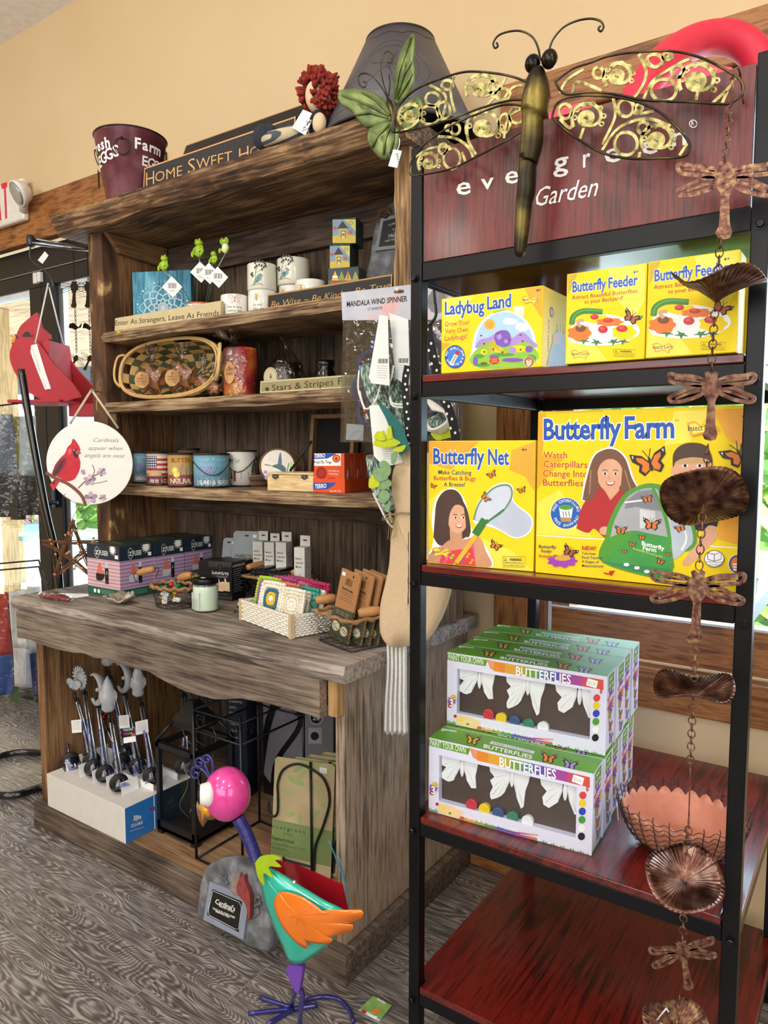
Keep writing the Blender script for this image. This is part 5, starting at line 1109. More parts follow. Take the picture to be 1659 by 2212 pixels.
# blue mandala panel
pl = yawed(V((aty(288, 690, 1.63).x, 1.63, Z1+.001)), .42); a0 = 0; a1 = pl.hit(413, 640)[0]; hh = pl.hit(289, 588)[1]
TEALW = wood('teal_wash', [(.25, '#2b6d8c'), (.5, '#4a9bb8'), (.75, '#7cc0cf')], 'z', 1.6, 8, .6, .2)
MP = thing('mandala_panel', 'square teal-blue wooden panel with a white mandala on the upper shelf', 'wall art', pl.p)
b = MB(); b.obox(pl.p, pl.ex*a1, -pl.n*.022, pl.ez*hh); b.build('panel', TEALW, MP, bevel=.0015)
a = Art(pl, .0004, (.002, a1-.002, .002, hh-.002)); cu, cv = 352, 665; WL = c('#dcebee', .6)
for n, r0, r1, w, tw in ((10, 0, 9, 1.0, .6), (10, 9, 19, 1.0, .5), (10, 17, 32, 1.1, .5), (10, 26, 43, 1.2, .45), (10, 36, 50, .9, .38)):
    for i in range(n):
        t = 2*pi*(i+.5*(r0 in (9, 26)))/n; dt = 2*pi/n*tw
        P = [(cu+r*cos(t+s_*dt), cv+r*sin(t+s_*dt)*1.0) for r, s_ in ((r0, 0), (r0+(r1-r0)*.35, 1), (r0+(r1-r0)*.75, .7), (r1, 0), (r0+(r1-r0)*.75, -.7), (r0+(r1-r0)*.35, -1), (r0, 0))]
        a.ln(P, w, WL, 3)
a.ring(cu, cv, 5, 5, 1.2, WL); a.e(cu, cv, 2, 2, WL); a.ring(cu, cv, 11, 11, .9, WL)
for i in range(46): t = 2*pi*i/46; a.e(cu+55*cos(t), cv+57*sin(t), .9 if i % 4 else 2.0, .9 if i % 4 else 2.0, WL, 0, 8)
a.build('mandala_print', MP)
# patterned pot with frog picks
TERR = c('#b9694a', .7); FP, pp, pr, ph = vessel('planter', 'small grey line-patterned terracotta pot holding the frog picks', 411, 471, 647, Z1, 1.63, TERR)
cy = Cyl(pp, pr); a = Art(cy, .0004); a.pl = cy
LPAL = c('#e3e1dc', .7); LDK = c('#6d6a68', .7)
for i in range(20): a.loc([(-pr*1.5+i*pr*.15, .004), (-pr*1.5+(i+1)*pr*.15, .004), (-pr*1.5+(i+1)*pr*.15, ph-.006), (-pr*1.5+i*pr*.15, ph-.006)], LPAL)
for i in range(10):
    for j in range(4):
        A0 = -pr*1.5+i*pr*.3; B0 = .006+j*(ph-.014)/4; W_, H_ = pr*.28, (ph-.018)/4
        for k in range(5):
            f = k/5
            if (i+j) % 3 == 0: P = [(A0, B0+H_*f), (A0+W_, B0+H_*f), (A0+W_, B0+H_*f+.0012), (A0, B0+H_*f+.0012)]
            elif (i+j) % 3 == 1: P = [(A0+W_*f, B0), (A0+W_*f+.0012, B0), (A0+W_*f+.0012, B0+H_), (A0+W_*f, B0+H_)]
            else: P = [(A0+W_*f, B0), (A0+W_*f+.0014, B0), (A0+W_, B0+H_*(1-f)), (A0+W_, B0+H_*(1-f)-.0014)]
            a.loc(P, LDK)
a.build('line_pattern', FP)
FRG = c('#a3c832', .3, 0, .12, 60); FRW = c('#e6efcf', .35)
def frog(u, v, s, tag_uv, label, y=1.62, arms=0, pale=0, lean=0):
    base = pp+V((rnd.uniform(-.012, .012), rnd.uniform(-.012, .012), .01)); tp_ = aty(u, v, y); t = thing('frog_pick', label, 'garden pick', base, 'frog picks in the patterned pot')
    b = MB().use(c('#3d6b3f', .5)); b.tube(bez([base, base.lerp(tp_, .6)+V((0, 0, .012)), tp_-V((0, 0, s*.7))], 6), .0011, 6); b.build('stem', None, t)
    b = MB().use(FRG, True); ax = V((lean, 0, 1)).normalized()
    b.use(FRW if pale else FRG, True); b.ball(tp_-ax*s*.28, (s*.46, s*.42, s*.62), 14, 10); b.use(FRG, True)
    hd_ = tp_+ax*s*.45+V((-lean*s*.2, -.1*s, 0)); b.ball(hd_, (s*.44, s*.40, s*.30), 14, 10)
    for e_ in (-1, 1):
        b.use(FRG, True); b.ball(hd_+V((e_*s*.22, -s*.12, s*.24)), s*.15, 10, 8); b.use(BLK, True); b.ball(hd_+V((e_*s*.22, -s*.24, s*.27)), s*.06, 8, 6); b.use(FRG, True)
        b.tube(bez([tp_+V((e_*s*.35, -.05*s, s*.15)), tp_+V((e_*s*.62, -s*.2, s*(.5 if arms else -.15))), (hd_+V((e_*s*.3, -s*.1, s*.42)) if arms else tp_+V((e_*s*.3, -s*.42, -s*.4)))], 4), [s*.11]*8+[s*.09], 8)
        b.tube(bez([tp_+V((e_*s*.3, 0, -s*.6)), tp_+V((e_*s*.75, -s*.25, -s*.35)), tp_+V((e_*s*.55, -s*.4, -s*.85))], 4), [s*.17]*4+[s*.12]*4+[s*.1], 8)
    b.build('frog', None, t)
    tu, tv = tag_uv; pl_ = yawed(aty(tu, tv, y-.03), .5); b = MB().use(PAPER); L = [(tu-2, tv-22), (tu+21, tv+1), (tu+1, tv+24), (tu-23, tv+1)]; b.prism(pl_, L, 0, .0008)
    b.tube([pl_.at(*pl_.hit(tu-2, tv-19), .001), tp_-ax*s*.9], .0005, 4); b.build('price_tag', None, t); a = Art(pl_, .001)
    for k in range(8): x = tu-9+k*2.3; a.ln([(x, tv-8+k*.1), (x-.6, tv+4)], 1.3 if k % 3 else .8, BLK)
    a.ln([(tu-8, tv+9), (tu+5, tv+8)], 1, GRY); a.ln([(tu-6, tv+12), (tu+4, tv+11)], 1, GRY); a.build('barcode', t)
frog(356, 568, .030, (373, 619), 'leftmost green frog pick, crouching in front of the blue panel', lean=.35)
frog(431, 536, .033, (434, 587), 'tallest green frog pick with a folded leg, left of the other two', lean=.1)
frog(463, 556, .022, (453, 590), 'smallest green frog pick, low between its two neighbours', lean=-.1)
frog(487, 531, .026, (472, 598), 'white-bellied frog pick with arms raised over its head', arms=1, pale=1)
# ceramic planters
GOLDP = c('#c2a14a', .45); GRP_ = 'printed ceramic planters'
def decal_bird(t, p, r, u, v, k):
    a = Art(Cyl(p, r), .0004); DK = c('#39413c', .5)
    a.ln([(u+2*k, v+20*k), (u-6*k, v+8*k), (u-4*k, v-8*k), (u+2*k, v-22*k)], 1.0, DK, 4); a.ln([(u-5*k, v-2*k), (u+10*k, v-12*k), (u+14*k, v-24*k)], .8, DK, 3); a.ln([(u-14*k, v+25*k), (u+4*k, v+21*k), (u+12*k, v+24*k)], 1, DK, 3)
    for x, y_ in ((-6, -24), (-2, -27), (3, -28), (8, -27), (12, -26), (16, -22), (17, -17), (13, -15), (8, -18), (3, -20), (-3, -18), (-6, -14), (-12, -2), (-11, 4), (-14, 1), (9, -10)): a.e(u+x*k, v+y_*k, 1.9*k, 3.2*k, DK, .5*sin(x), 10)
    a.b([(u-10*k, v+22*k), (u-4*k, v+6*k), (u+2*k, v-1*k), (u+7*k, v-1*k), (u+9*k, v+3*k), (u+7*k, v+12*k), (u, v+17*k)], c('#7fa79a', .5)); a.b([(u-10*k, v+24*k), (u-4*k, v+9*k), (u+3*k, v+6*k), (u+2*k, v+13*k)], c('#4f7f8f', .5)); a.p([(u+8*k, v+1*k), (u+12*k, v+3*k), (u+8*k, v+4*k)], DK); a.e(u+5*k, v+2*k, .9, .9, BLK); a.ln([(u-3*k, v+14*k), (u-8*k, v+24*k)], 1.2*k, c('#93a856', .5))
    a.build('bird_decal', t)
def decal_bee(t, p, r, u, v, k):
    a = Art(Cyl(p, r), .0004)
    for s_ in (-1, 1): a.ring(u+s_*4*k, v-3*k, 4.5*k, 2.5*k, .8, GOLDP, 14, s_*.5); a.ln([(u+s_*2*k, v+2*k), (u+s_*7*k, v+6*k)], .8, GOLDP); a.ln([(u+s_*1*k, v-6*k), (u+s_*4*k, v-10*k)], .8, GOLDP)
    a.e(u, v-4*k, 2.2*k, 2.2*k, GOLDP); a.e(u, v+2*k, 2.8*k, 5*k, GOLDP); a.ln([(u-2.5*k, v+1*k), (u+2.5*k, v+1*k)], .8, CER); a.ln([(u-2.5*k, v+4*k), (u+2.5*k, v+4*k)], .8, CER)
    a.build('bee_decal', t)
t, p, r, h = vessel('planter', 'white planter with a pink outlined butterfly, standing alone on the upper shelf', 483, 541, 630, Z1, 1.62, CER, GRP_)
a = Art(Cyl(p, r), .0004); PK = c('#c98f86', .5)
for s_ in (-1, 1): a.ln([(507, 645), (507+s_*6, 638), (507+s_*13, 637), (507+s_*12, 643), (507+s_*5, 647), (507+s_*10, 651), (507+s_*7, 654), (507, 648)], .9, PK, 3); a.ln([(507, 645), (507+s_*9, 640)], .7, PK)
a.ln([(507, 640), (507, 653)], 1.3, PK)
for k, tx in enumerate(('Fall in love', 'with as many', 'as possible')): a.t(tx, (492+k, 665+k*8), (522+k, 666+k*8), 4.6, BLK)
a.build('butterfly_decal', t)
t, p, r, h = vessel('planter', 'lower white bee planter under the left bird planter', 541, 601, 621, Z1, 1.66, CER, GRP_); decal_bee(t, p, r, 554, 642, 1)
a = Art(Cyl(p, r), .0004); a.t('Do what', (548, 661), (566, 660), 4.6, BLK); a.t('makes your', (547, 669), (570, 668), 4.6, BLK); a.build('lettering', t)
CERB = c('#e6e5d2', .2, 0, .02, 10, 0, .3); zt = p.z+h
t2, p2, r2, h2 = vessel('planter', 'left cream planter with a blue bird, stacked on a bee planter', 540, 602, 561, Z1, 1.66, CERB, GRP_, zt); decal_bird(t2, p2, r2, 557, 592, 1)
t, p, r, h = vessel('planter', 'lower white bee planter under the right bird planter', 606, 668, 611, Z1, 1.73, CER, GRP_); decal_bee(t, p, r, 611, 632, 1)
t2, p2, r2, h2 = vessel('planter', 'right cream planter with a blue bird, the highest of all', 603, 673, 549, Z1, 1.73, CERB, GRP_, p.z+h); decal_bird(t2, p2, r2, 615, 580, 1)
t, p, r, h = vessel('planter', 'short white bee planter at the right, half behind the black sign', 641, 706, 598, Z1, 1.62, CER, GRP_); decal_bee(t, p, r, 650, 622, 1.1)
# painted house boxes
def housebox(name, label, pl, a0, a1, z0, z1, dep, art, side):
    p = pl.at(a0, 0); p.z = z0; t = thing(name, label, 'box', p, 'painted house boxes'); b = MB(); b.obox(p, pl.ex*(a1-a0), -pl.n*dep, (0, 0, z1-z0)); b.build('box', side, t, bevel=.0015); art(t, pl); return t
yb_ = .28; pl = yawed(V((aty(712, 600, 1.60).x, 1.60, Z1+.0006)), yb_); SIDEB = c('#2e4034', .6, 0, .3, 30)
W1 = pl.hit(775, 600)[0]; zb1 = pl.hit(712, 580)[1]; HB1 = .052
def art_house(u0, v0, u1, v1):
    def f(t, pl_):
        a = Art(pl_, .0004); X = lambda x, y: (u0+(u1-u0)*x, v0+(v1-v0)*y+ -9*0)
        Q = lambda L, m: a.p([X(*q) for q in L], m); Q([(.01, .02), (.99, .02), (.99, .98), (.01, .98)], c('#7d96a8', .6)); Q([(.5, .02), (.99, .02), (.99, .5)], c('#c6c869', .6)); Q([(.01, .7), (.5, .62), (.99, .68), (.99, .98), (.01, .98)], c('#c9b43f', .6)); Q([(.28, .35), (.62, .35), (.62, .75), (.28, .75)], c('#b7b457', .6)); Q([(.2, .40), (.43, .08), (.68, .38)], c('#2f3340', .6)); Q([(.36, .48), (.56, .48), (.56, .78), (.36, .78)], c('#33415c', .6)); Q([(.39, .51), (.53, .51), (.53, .78), (.39, .78)], c('#d9cf9c', .6))
        e_ = X(.46, .64); a.e(*e_, 3.4, 3.8, ORB); a.e(*e_, 1.8, 2, BLU); s_ = X(.80, .17); a.star(*s_, 2.5, 6, 8, c('#5a4a2a', .6)); a.e(*s_, 2.6, 2.6, ORA)
        for q in ((.11, .38), (.78, .55)): e_ = X(*q); a.e(e_[0]-1.6, e_[1]-1, 2.4, 2.4, REDT); a.e(e_[0]+1.6, e_[1]-1, 2.4, 2.4, REDT); a.p([(e_[0]-3.6, e_[1]), (e_[0]+3.6, e_[1]), (e_[0], e_[1]+5)], REDT)
        a.build('painted_front', t)
    return f
def art_smile(t, pl_):
    a = Art(pl_, .0004); a.q(709, 580, 775, 622, c('#3a4254', .6)); a.q(709, 606, 775, 622, c('#5f6a4a', .6))
    for u, m in ((724, ORA), (738, c('#8f9a3f', .6)), (752, c('#c9a848', .6)), (768, c('#9aa04a', .6))): a.p([(u-8, 606), (u, 585), (u+8, 606)], m)
    for u in (720, 724, 728): a.e(u, 598, 2, 2.4, PAPER)
    for v in (591, 596, 601): a.e(752, v, 2, 2, REDT)
    a.t('SMILE', (716, 617), (745, 615), 8, REDT, .03); a.t('OFTEN', (750, 615), (775, 613), 7, BLK, .02); a.build('painted_front', t)
zt1 = pl.p.z+max(zb1, .04); housebox('keepsake_box', 'lowest and widest painted keepsake box, with pennants and SMILE lettering', pl, 0, W1, pl.p.z, zt1, .085, art_smile, SIDEB)
pl2 = Pl(pl.at(0, 0, -.008), pl.ex, pl.ez); m0, m1 = pl2.hit(712, 555)[0], pl2.hit(756, 555)[0]; zt2 = pl2.p.z+pl2.hit(712, 531)[1]
housebox('keepsake_box', 'middle painted house box in the stack of three', pl2, m0, m1, zt1+.0006, zt2, .068, art_house(712, 530, 756, 582), SIDEB)
pl3 = Pl(pl.at(0, 0, -.012), pl.ex, pl.ez); m0, m1 = pl3.hit(718, 500)[0], pl3.hit(769, 500)[0]; zt3 = pl3.p.z+pl3.hit(718, 474)[1]
housebox('keepsake_box', 'topmost painted house box in the stack of three', pl3, m0, m1, zt2+.0006, zt3, .06, art_house(718, 473, 769, 526), SIDEB)
# memorial stone with sunflower
STN = metal_patina('grey_stone', '#505257', '#6c6e73', '#92959a', .8, 0, 26)
def stone(name, label, pl, outline, th, cat='memorial stone'):
    t = thing(name, label, cat, pl.p); b = MB().use(STN); L = [pl.hit(*q) for q in bez2(outline+[outline[0]], 3)[:-1]]; n = len(L)
    cxm = sum(a for a, _ in L)/n; czm = sum(z for _, z in L)/n; rows = []
    for k, h in ((1, -th), (1.02, -th*.5), (1, -.004), (.95, 0), (.6, .001), (.02, .001)):
        row = [pl.at(cxm+(a-cxm)*k*(1+.012*noise.noise(V((a*60, z*60, h*40)))), czm+(z-czm)*k, h+.0025*noise.noise(V((a*40, z*40, 3)))) for a, z in L]; rows.append(row+[row[0]])
    b.sheet(rows, True); b.build('stone', None, t); return t
pl = Pl(V((-1.19, 1.665, Z1+.0006)), (cos(.25), sin(.25), 0), (-.1*sin(.25), .25*cos(.25), 1))
MS = stone('memorial_stone', 'dark grey stone plaque with a sunflower, right end of the upper shelf', pl, [(784, 600), (795, 560), (800, 510), (812, 465), (835, 440), (862, 432), (884, 450), (892, 560), (885, 606), (840, 612)], .03)
b = MB().use(c('#85888c', .6)); b.prism(pl, [(818, 476), (870, 464), (864, 540), (808, 545)], .0025, .008); b.use(BLK); b.prism(pl, [(824, 482), (868, 472), (862, 533), (816, 537)], .008, .0085); b.build('plaque_frame', None, MS)
a = Art(pl, .009); GRS = c('#c9c9c4', .5)
for tx, p0, p1, h in (('A LIFE OF LOVE', (836, 493), (872, 484), 4.5), ('A LEGACY', (845, 503), (872, 496), 4.5), ('CREATES', (848, 510), (872, 504), 4.5), ('Memories', (836, 520), (880, 508), 9), ('THAT WILL LIVE ON', (829, 528), (872, 520), 4.5)): a.t(tx, p0, p1, h, GRS, 0, .2 if tx == 'Memories' else 0)
a.build('plaque_lettering', MS)
b = MB().use(c('#6d4d22', .8))
for i in range(26): t = 2*pi*i/26; q = pl.hit(827+11*cos(t), 472+14*sin(t)); q2 = pl.hit(827+19*cos(t), 472+24*sin(t)); b.tube([pl.at(*q, .004), pl.at(*q2, .006)], [.0028, .0010], 5)
b.use(c('#3a2916', .9), True); q = pl.at(*pl.hit(827, 472), .003); b.ball(q, (.013, .007, .014), 14, 10); b.build('sunflower', None, MS)
BW_, pl = plaque('wooden_sign', 'black sign in gold script reading Be Wise Be Kind Be True', (-1.474, 1.553, Z1+.001), (-1.045, 1.553, Z1+.001), .040, .014, BKS, .06, c('#b08a50', .6))
a = Art(pl, .0006, (.002, .427, .001, .039)).fr(230, 440, 3.13); 
a.t('Be Wise ~ Be Kind', (1112, 708), (1598, 632), 48, c('#c19a5c', .5), -.004, .25); a.fr(640, 420, 4.608); a.t('~ Be True', (490, 1010), (940, 930), 64, c('#c19a5c', .5), -.004, .25); a.build('lettering', BW_)
b = MB().use(c('#dfe23a', .4), True); q = V((aty(263, 714, 1.523).x, 1.522, 1.653)); b.lathe(q, [(.0025, 0), (.003, .008), (.005, .012), (.005, .014)], 12, ax=(-.2, -.9, .3)); tag(b.build('push_pin', None, None, off=q), 'yellow push pin stuck in the upper shelf edge', 'pin')

# ---------------- middle shelf: basket of bagged stars
BSK = c('#d3ad6f', .65, 0, .1); BSG = c('#4f5638', .7, 0, .1)
pl = Pl(V((aty(365, 858, 1.556).x, 1.556, Z2_+.0075)), (1, 0, 0), (0, .16, 1)); WB = thing('oval_basket', 'oval tan and green splint basket tipped on its side on the middle shelf', 'basket', pl.p)
q0, q1 = pl.hit(260, 797), pl.hit(472, 797); ca = (q0[0]+q1[0])/2; ra = (q1[0]-q0[0])/2; zt = pl.hit(367, 733)[1]; rb = zt/2; cb_ = rb+.001
def el(k, h, n=72, p_=2.6):
    o = []
    for i in range(n):
        t = 2*pi*i/n; s_, c_ = sin(t), cos(t); e_ = 2/p_; o.append(pl.at(ca+ra*k*(abs(c_)**e_)*(1 if c_ > 0 else -1), cb_+rb*k*(abs(s_)**e_)*(1 if s_ > 0 else -1), h))
    return o
b = MB().use(BSK, True)
for k, h, r in ((1, 0, .0045), (1.0, -.008, .004), (.96, .003, .0035)): b.tube(el(k, h), r, 7, True)
b.build('rim', None, WB)
b = MB(); b.use(BSK); n = 72; L = [el(k, h) for k, h in ((.985, -.004), (.95, -.03), (.90, -.055), (.84, -.08), (.77, -.10), (.55, -.115), (.30, -.12), (.02, -.12))]
for j in range(len(L)-1):
    for i in range(n):
        b.use(BSG if (i//3+j) % 2 else BSK); e_ = .002 if (i//3+j) % 2 else 0
        if j == 0 and (i//3) % 2: continue
        b.add([L[j][i]+pl.n*e_, L[j][(i+1) % n]+pl.n*e_, L[j+1][(i+1) % n]+pl.n*e_, L[j+1][i]+pl.n*e_], [(0, 1, 2, 3)], False)
b.build('woven_body', None, WB, solid=.002)
for s_ in (-1, 1):
    b = MB().use(BSK, True); x = ca+s_*ra; b.tube(bez([pl.at(x-s_*.012, cb_+.062, -.004), pl.at(x+s_*.006, cb_+.052, .010), pl.at(x+s_*.013, cb_+.01, .014), pl.at(x+s_*.008, cb_-.03, .010), pl.at(x-s_*.008, cb_-.05, -.002)], 6), .0065, 10, flat=.55); b.build('handle', None, WB)
CELL = glassy('cellophane', '#f3f0ea', .05, .08, .9); BISC = c('#9a5f33', .75, 0, .3, 25, .4); LAB = c('#c09660', .6)
def starbag(u, v, w, y, label, lab=1, group='bagged stars'):
    p = V((aty(u, v, y).x, y, Z2_+(.022 if y > 1.58 else .003))); k = rad(w, p); t = thing('star_bag', label, 'bag of ornaments', p, group)
    pl_ = yawed(p+V((0, 0, k*.95)), .35)
    for j, (dx, dh, rot, kk) in enumerate(((0, .012, .1, .92), (.3*k, -.004, .5, .8), (-.28*k, -.006, 1.0, .75))):
        b = MB().use(BISC); pts = [(dx+(k*kk if i % 2 == 0 else k*kk*.5)*cos(pi/2+rot+pi*i/5), (k*kk if i % 2 == 0 else k*kk*.5)*sin(pi/2+rot+pi*i/5)-.06*k) for i in range(10)]; b.prism(pl_, pts, dh-.014, dh, px=False); b.build('star', None, t, bevel=.003)
    b = MB().use(CELL, True); b.ball(p+V((0, -.004, k*.9)), (k*1.08, k*.62, k*1.0), 28, 18, lambda d: 1+.07*noise.noise(d*6)+(.05 if d.z > .8 else 0))
    top = p+V((.1*k, 0, k*1.82)); rows = [[top+V((r*cos(2*pi*i/24)*(1+.4*sin(i*2.1)), r*sin(2*pi*i/24)*.7, h+.01*sin(i*3.3)*(h > .02))) for i in range(25)] for r, h in ((k*.25, 0), (k*.12, .012), (k*.28, .03), (k*.5, .055))]; b.sheet(rows); b.build('cellophane', None, t)
    if lab:
        a = Art(yawed(p+V((0, -k*.66, k*.8)), .35), .0); a.pl.k = 1; a.loc(circ(0, 0, k*.46, k*.46, 28), LAB); a.loc([(k*.3*cos(x), k*.3*sin(x)+k*.02) for x in (0,)]+[(0, .001)], LAB) if False else None
        RR = c('#8a3a24', .6); a.star(0, -k*.25, k*.04, k*.09, 5, RR, -pi/2); a.t('PRIMITIVE', (-k*.30, -k*.02), (k*.30, -k*.02), k*.11, BRN, .01); a.t('TREASURES', (-k*.32, k*.14), (k*.32, k*.14), k*.11, BRN, .01); a.t('star ornaments', (-k*.22, k*.26), (k*.22, k*.26), k*.05, BRN); a.build('round_label', t)
    return t
starbag(327, 816, 76, 1.588, 'left cellophane bag of brown stars inside the tipped basket')
starbag(392, 816, 76, 1.588, 'right cellophane bag of brown stars with label facing front in the basket')
starbag(438, 840, 40, 1.585, 'small unlabelled star bag in the right end of the basket', 0)
starbag(464, 840, 34, 1.556, 'star bag outside the basket, tucked against the red candle', 0)
# mottled candle in cellophane
p, r = cylmid(487, 560, Z2_, 1.60); h = aty(524, 745, 1.60-r).z-p.z
t = thing('pillar_candle', 'fat mottled red and orange pillar candle wrapped in cellophane', 'candle', p)
def wax():
    mt, nt, bb = mk('mottled_wax'); L = nt.links.new; bb.inputs['Roughness'].default_value = .35
    tc = N(nt, 'ShaderNodeTexCoord'); nz = N(nt, 'ShaderNodeTexNoise'); nz.inputs['Scale'].default_value = 7; nz.inputs['Detail'].default_value = 6; L(tc.outputs['Object'], nz.inputs['Vector'])
    rp = ramp(nt, [(.30, '#1f1c20'), (.40, '#5c1f1c'), (.5, '#a3232a'), (.56, '#c5602c'), (.66, '#d99b4c'), (.78, '#b0702f')]); L(nz.outputs['Fac'], rp.inputs['Fac']); L(rp.outputs['Color'], bb.inputs['Base Color']); return mt
b = MB().use(wax(), True); b.lathe(p, [(r*.96, 0), (r*.98, .01), (r, h*.5), (r*.97, h*.97), (r*.9, h)], 36, rim=lambda t_, r_, z_: 1+.02*sin(5*t_+z_*40)); b.build('wax', None, t)
b = MB().use(CELL, True); rows = [[p+V((rr*cos(2*pi*i/40)*(1+.03*sin(i*2.7)), rr*sin(2*pi*i/40)*(1+.03*cos(i*1.9)), hh)) for i in range(41)] for rr, hh in ((r*1.07, .001), (r*1.09, h*.4), (r*1.06, h*.9), (r*.75, h*1.04), (r*.25, h*1.13))]; b.sheet(rows)
top = p+V((-.02, -.01, h*1.13)); rows = [[top+V((rr*cos(2*pi*i/30)*(1+.5*sin(i*2.3))-hh*.7, rr*sin(2*pi*i/30), hh+.012*sin(i*1.7)*(hh > .01))) for i in range(31)] for rr, hh in ((r*.25, 0), (r*.18, .008), (r*.45, .02), (r*.8, .034))]; b.sheet(rows); b.build('cellophane', None, t)
a = Art(Cyl(p, r*1.10), .0005); a.e(496, 805, 11, 24, c('#c6965a', .6)); a.star(495, 793, 1.6, 3.4, 5, REDT, -pi/2); a.t('FOURTH', (488, 802), (503, 800), 6, BRN, .02); a.t('OF JULY', (488, 811), (503, 809), 6, BRN, .02); a.build('oval_label', t)
# dark bagged candle and black jar
p, r = cylmid(578, 664, Z2_, 1.66); h = aty(620, 745, 1.66).z-p.z; t = thing('bagged_candle', 'dark candle in a gathered clear bag with a cream oval label', 'candle', p)
b = MB().use(c('#231815', .3, 0, .3), True); b.lathe(p, [(r*.72, 0), (r*.76, .01), (r*.76, h*.62), (r*.6, h*.66), (.001, h*.66)], 28); b.build('wax', None, t)
b = MB().use(CELL, True); rows = [[p+V((rr*cos(2*pi*i/36)*(1+.07*sin(i*2.3)), rr*sin(2*pi*i/36)*.85, hh)) for i in range(37)] for rr, hh in ((r*.95, .001), (r, h*.3), (r*.85, h*.6), (r*.4, h*.85), (r*.1, h*.95), (r*.25, h*1.03), (r*.5, h*1.14))]; b.sheet(rows); b.tube([p+V((r*.12*cos(x), r*.12*sin(x), h*.95)) for x in [2*pi*i/12 for i in range(12)]], .0016, 5, True); b.build('cellophane', None, t)
a = Art(yawed(p+V((-.012, -r*.93, h*.34)), .4), .0); a.pl.k = 1; a.loc(circ(0, 0, .022, .030, 28), c('#c8bd98', .6)); a.ring(0, 0, .019, .027, .0008, BRN); a.p([(-.004, .002), (0, -.014), (.004, .002)], BRN); a.t('Hand Poured', (-.014, .010), (.014, .010), .004, BRN); a.t('Candle', (-.008, .017), (.008, .017), .004, BRN); a.build('oval_label', t)
p, r = cylmid(682, 727, Z2_, 1.66); h = aty(704, 779, 1.66).z-p.z; b = MB().use(c('#0f0f11', .12, 0, .1), True); b.lathe(p, [(r*.8, 0), (r, h*.15), (r*1.0, h*.6), (r*.75, h*.74), (r*.9, h*.86), (r*.92, h), (r*.8, h)], 30); tag(b.build('jar', None, None, off=p), 'glossy black jar at the right of the middle shelf', 'jar')
SS, pl = plaque('wooden_sign', 'khaki sign reading Stars and Stripes on the middle shelf', (-1.505, 1.552, Z2_+.001), (-1.062, 1.552, Z2_+.001), .0345, .014, c('#9a8f64', .7), .08, c('#c9bf94', .6))
a = Art(pl, .0006).fr(230, 440, 3.13); a.star(1087, 1254, 8, 19, 5, BLK, -pi/2); a.t('Stars & Stripes F', (1120, 1268), (1594, 1222), 46, BLK, -.006); a.build('lettering', SS)

# ---------------- lower shelf: printed candle tins
RIM = metal_patina('tin_rim', '#221814', '#3d2e27', '#5a463b', .45, .6, 40)
def tin(u0, u1, vt, vb, y, label, art, body, z=Z3_):
    p, r = cylmid(u0, u1, z, y); h = aty((u0+u1)/2, vt, y-r).z-p.z; t = thing('candle_tin', label, 'candle tin', p, 'printed candle tins')
    b = MB().use(body, True); b.cup(p, [(.001, 0), (r, .0), (r, h), (r-.002, h), (r-.003, h-.012), (.001, h-.012)], 40); b.build('tin', None, t)
    for zz in (.0025, h): MB().use(RIM).tube([p+V(((r+.0008)*cos(2*pi*i/40), (r+.0008)*sin(2*pi*i/40), zz)) for i in range(40)], .0030, 6, True).build('rim', None, t)
    if art: art(Art(Cyl(p, r), .0004), t, p, r, h)
    return t, p, r, h
def strips(a, r, z0, z1, a0, a1, m, n=8):
    for i in range(n): s_, e_ = a0+(a1-a0)*i/n, a0+(a1-a0)*(i+1)/n; a.loc([(s_*r, z0), (e_*r, z0), (e_*r, z1), (s_*r, z1)], m)
def handle(t, p, r, h, az):
    b = MB().use(RIM)
    for s_ in (-1, 1): 
        q = p+V((sin(az+s_*pi/2)*r, -cos(az+s_*pi/2)*r, h*.80)); b.ball(q, .007, 10, 8)
    b.tube(bez([p+V((sin(az+x)*(r+.004), -cos(az+x)*(r+.004), h*.8-.045*cos(x)**2)) for x in [(-pi/2)+pi*i/8 for i in range(9)]], 3), .0014, 6); b.build('bail_handle', None, t)
LBL = c('#6fa6bd', .4, 0, .1, 20); azv = radians(52)
def a_blue(txt, sub):
    def f(a, t, p, r, h):
        strips(a, r, h*.05, h*.30, azv-1.3, azv+1.3, c('#7f98a8', .4)); DKB = c('#2d4652', .5)
        for k in range(6): x = azv-.5+k*.16; a.loc([(x*r, h*.35), ((x+.03)*r, h*.35), ((x+.30)*r, h*.62), ((x+.27)*r, h*.62)], DKB if k % 2 else PUR)
        for k in range(14): a.loc([((azv-.75+.05*k+.02*cos(q))*r+.003*cos(q), h*(.52+.10*sin(k*1.7))+.003*sin(q)) for q in [pi*j/3 for j in range(6)]], PUL)
        a.build('printed_wrap', t); fn = lambda az, hh: (p+V((sin(az)*(r+.0012), -cos(az)*(r+.0012), hh)), V((cos(az), sin(az), 0)), V((0, 0, 1)))
        wraptext(t, txt, azv-.85, azv+.8, h*.80, h*.10, c('#bfe0ea', .4), fn, 0); wraptext(t, sub, azv-.95, azv+.95, h*.10, h*.13, PAPER, fn, .0)
    return f
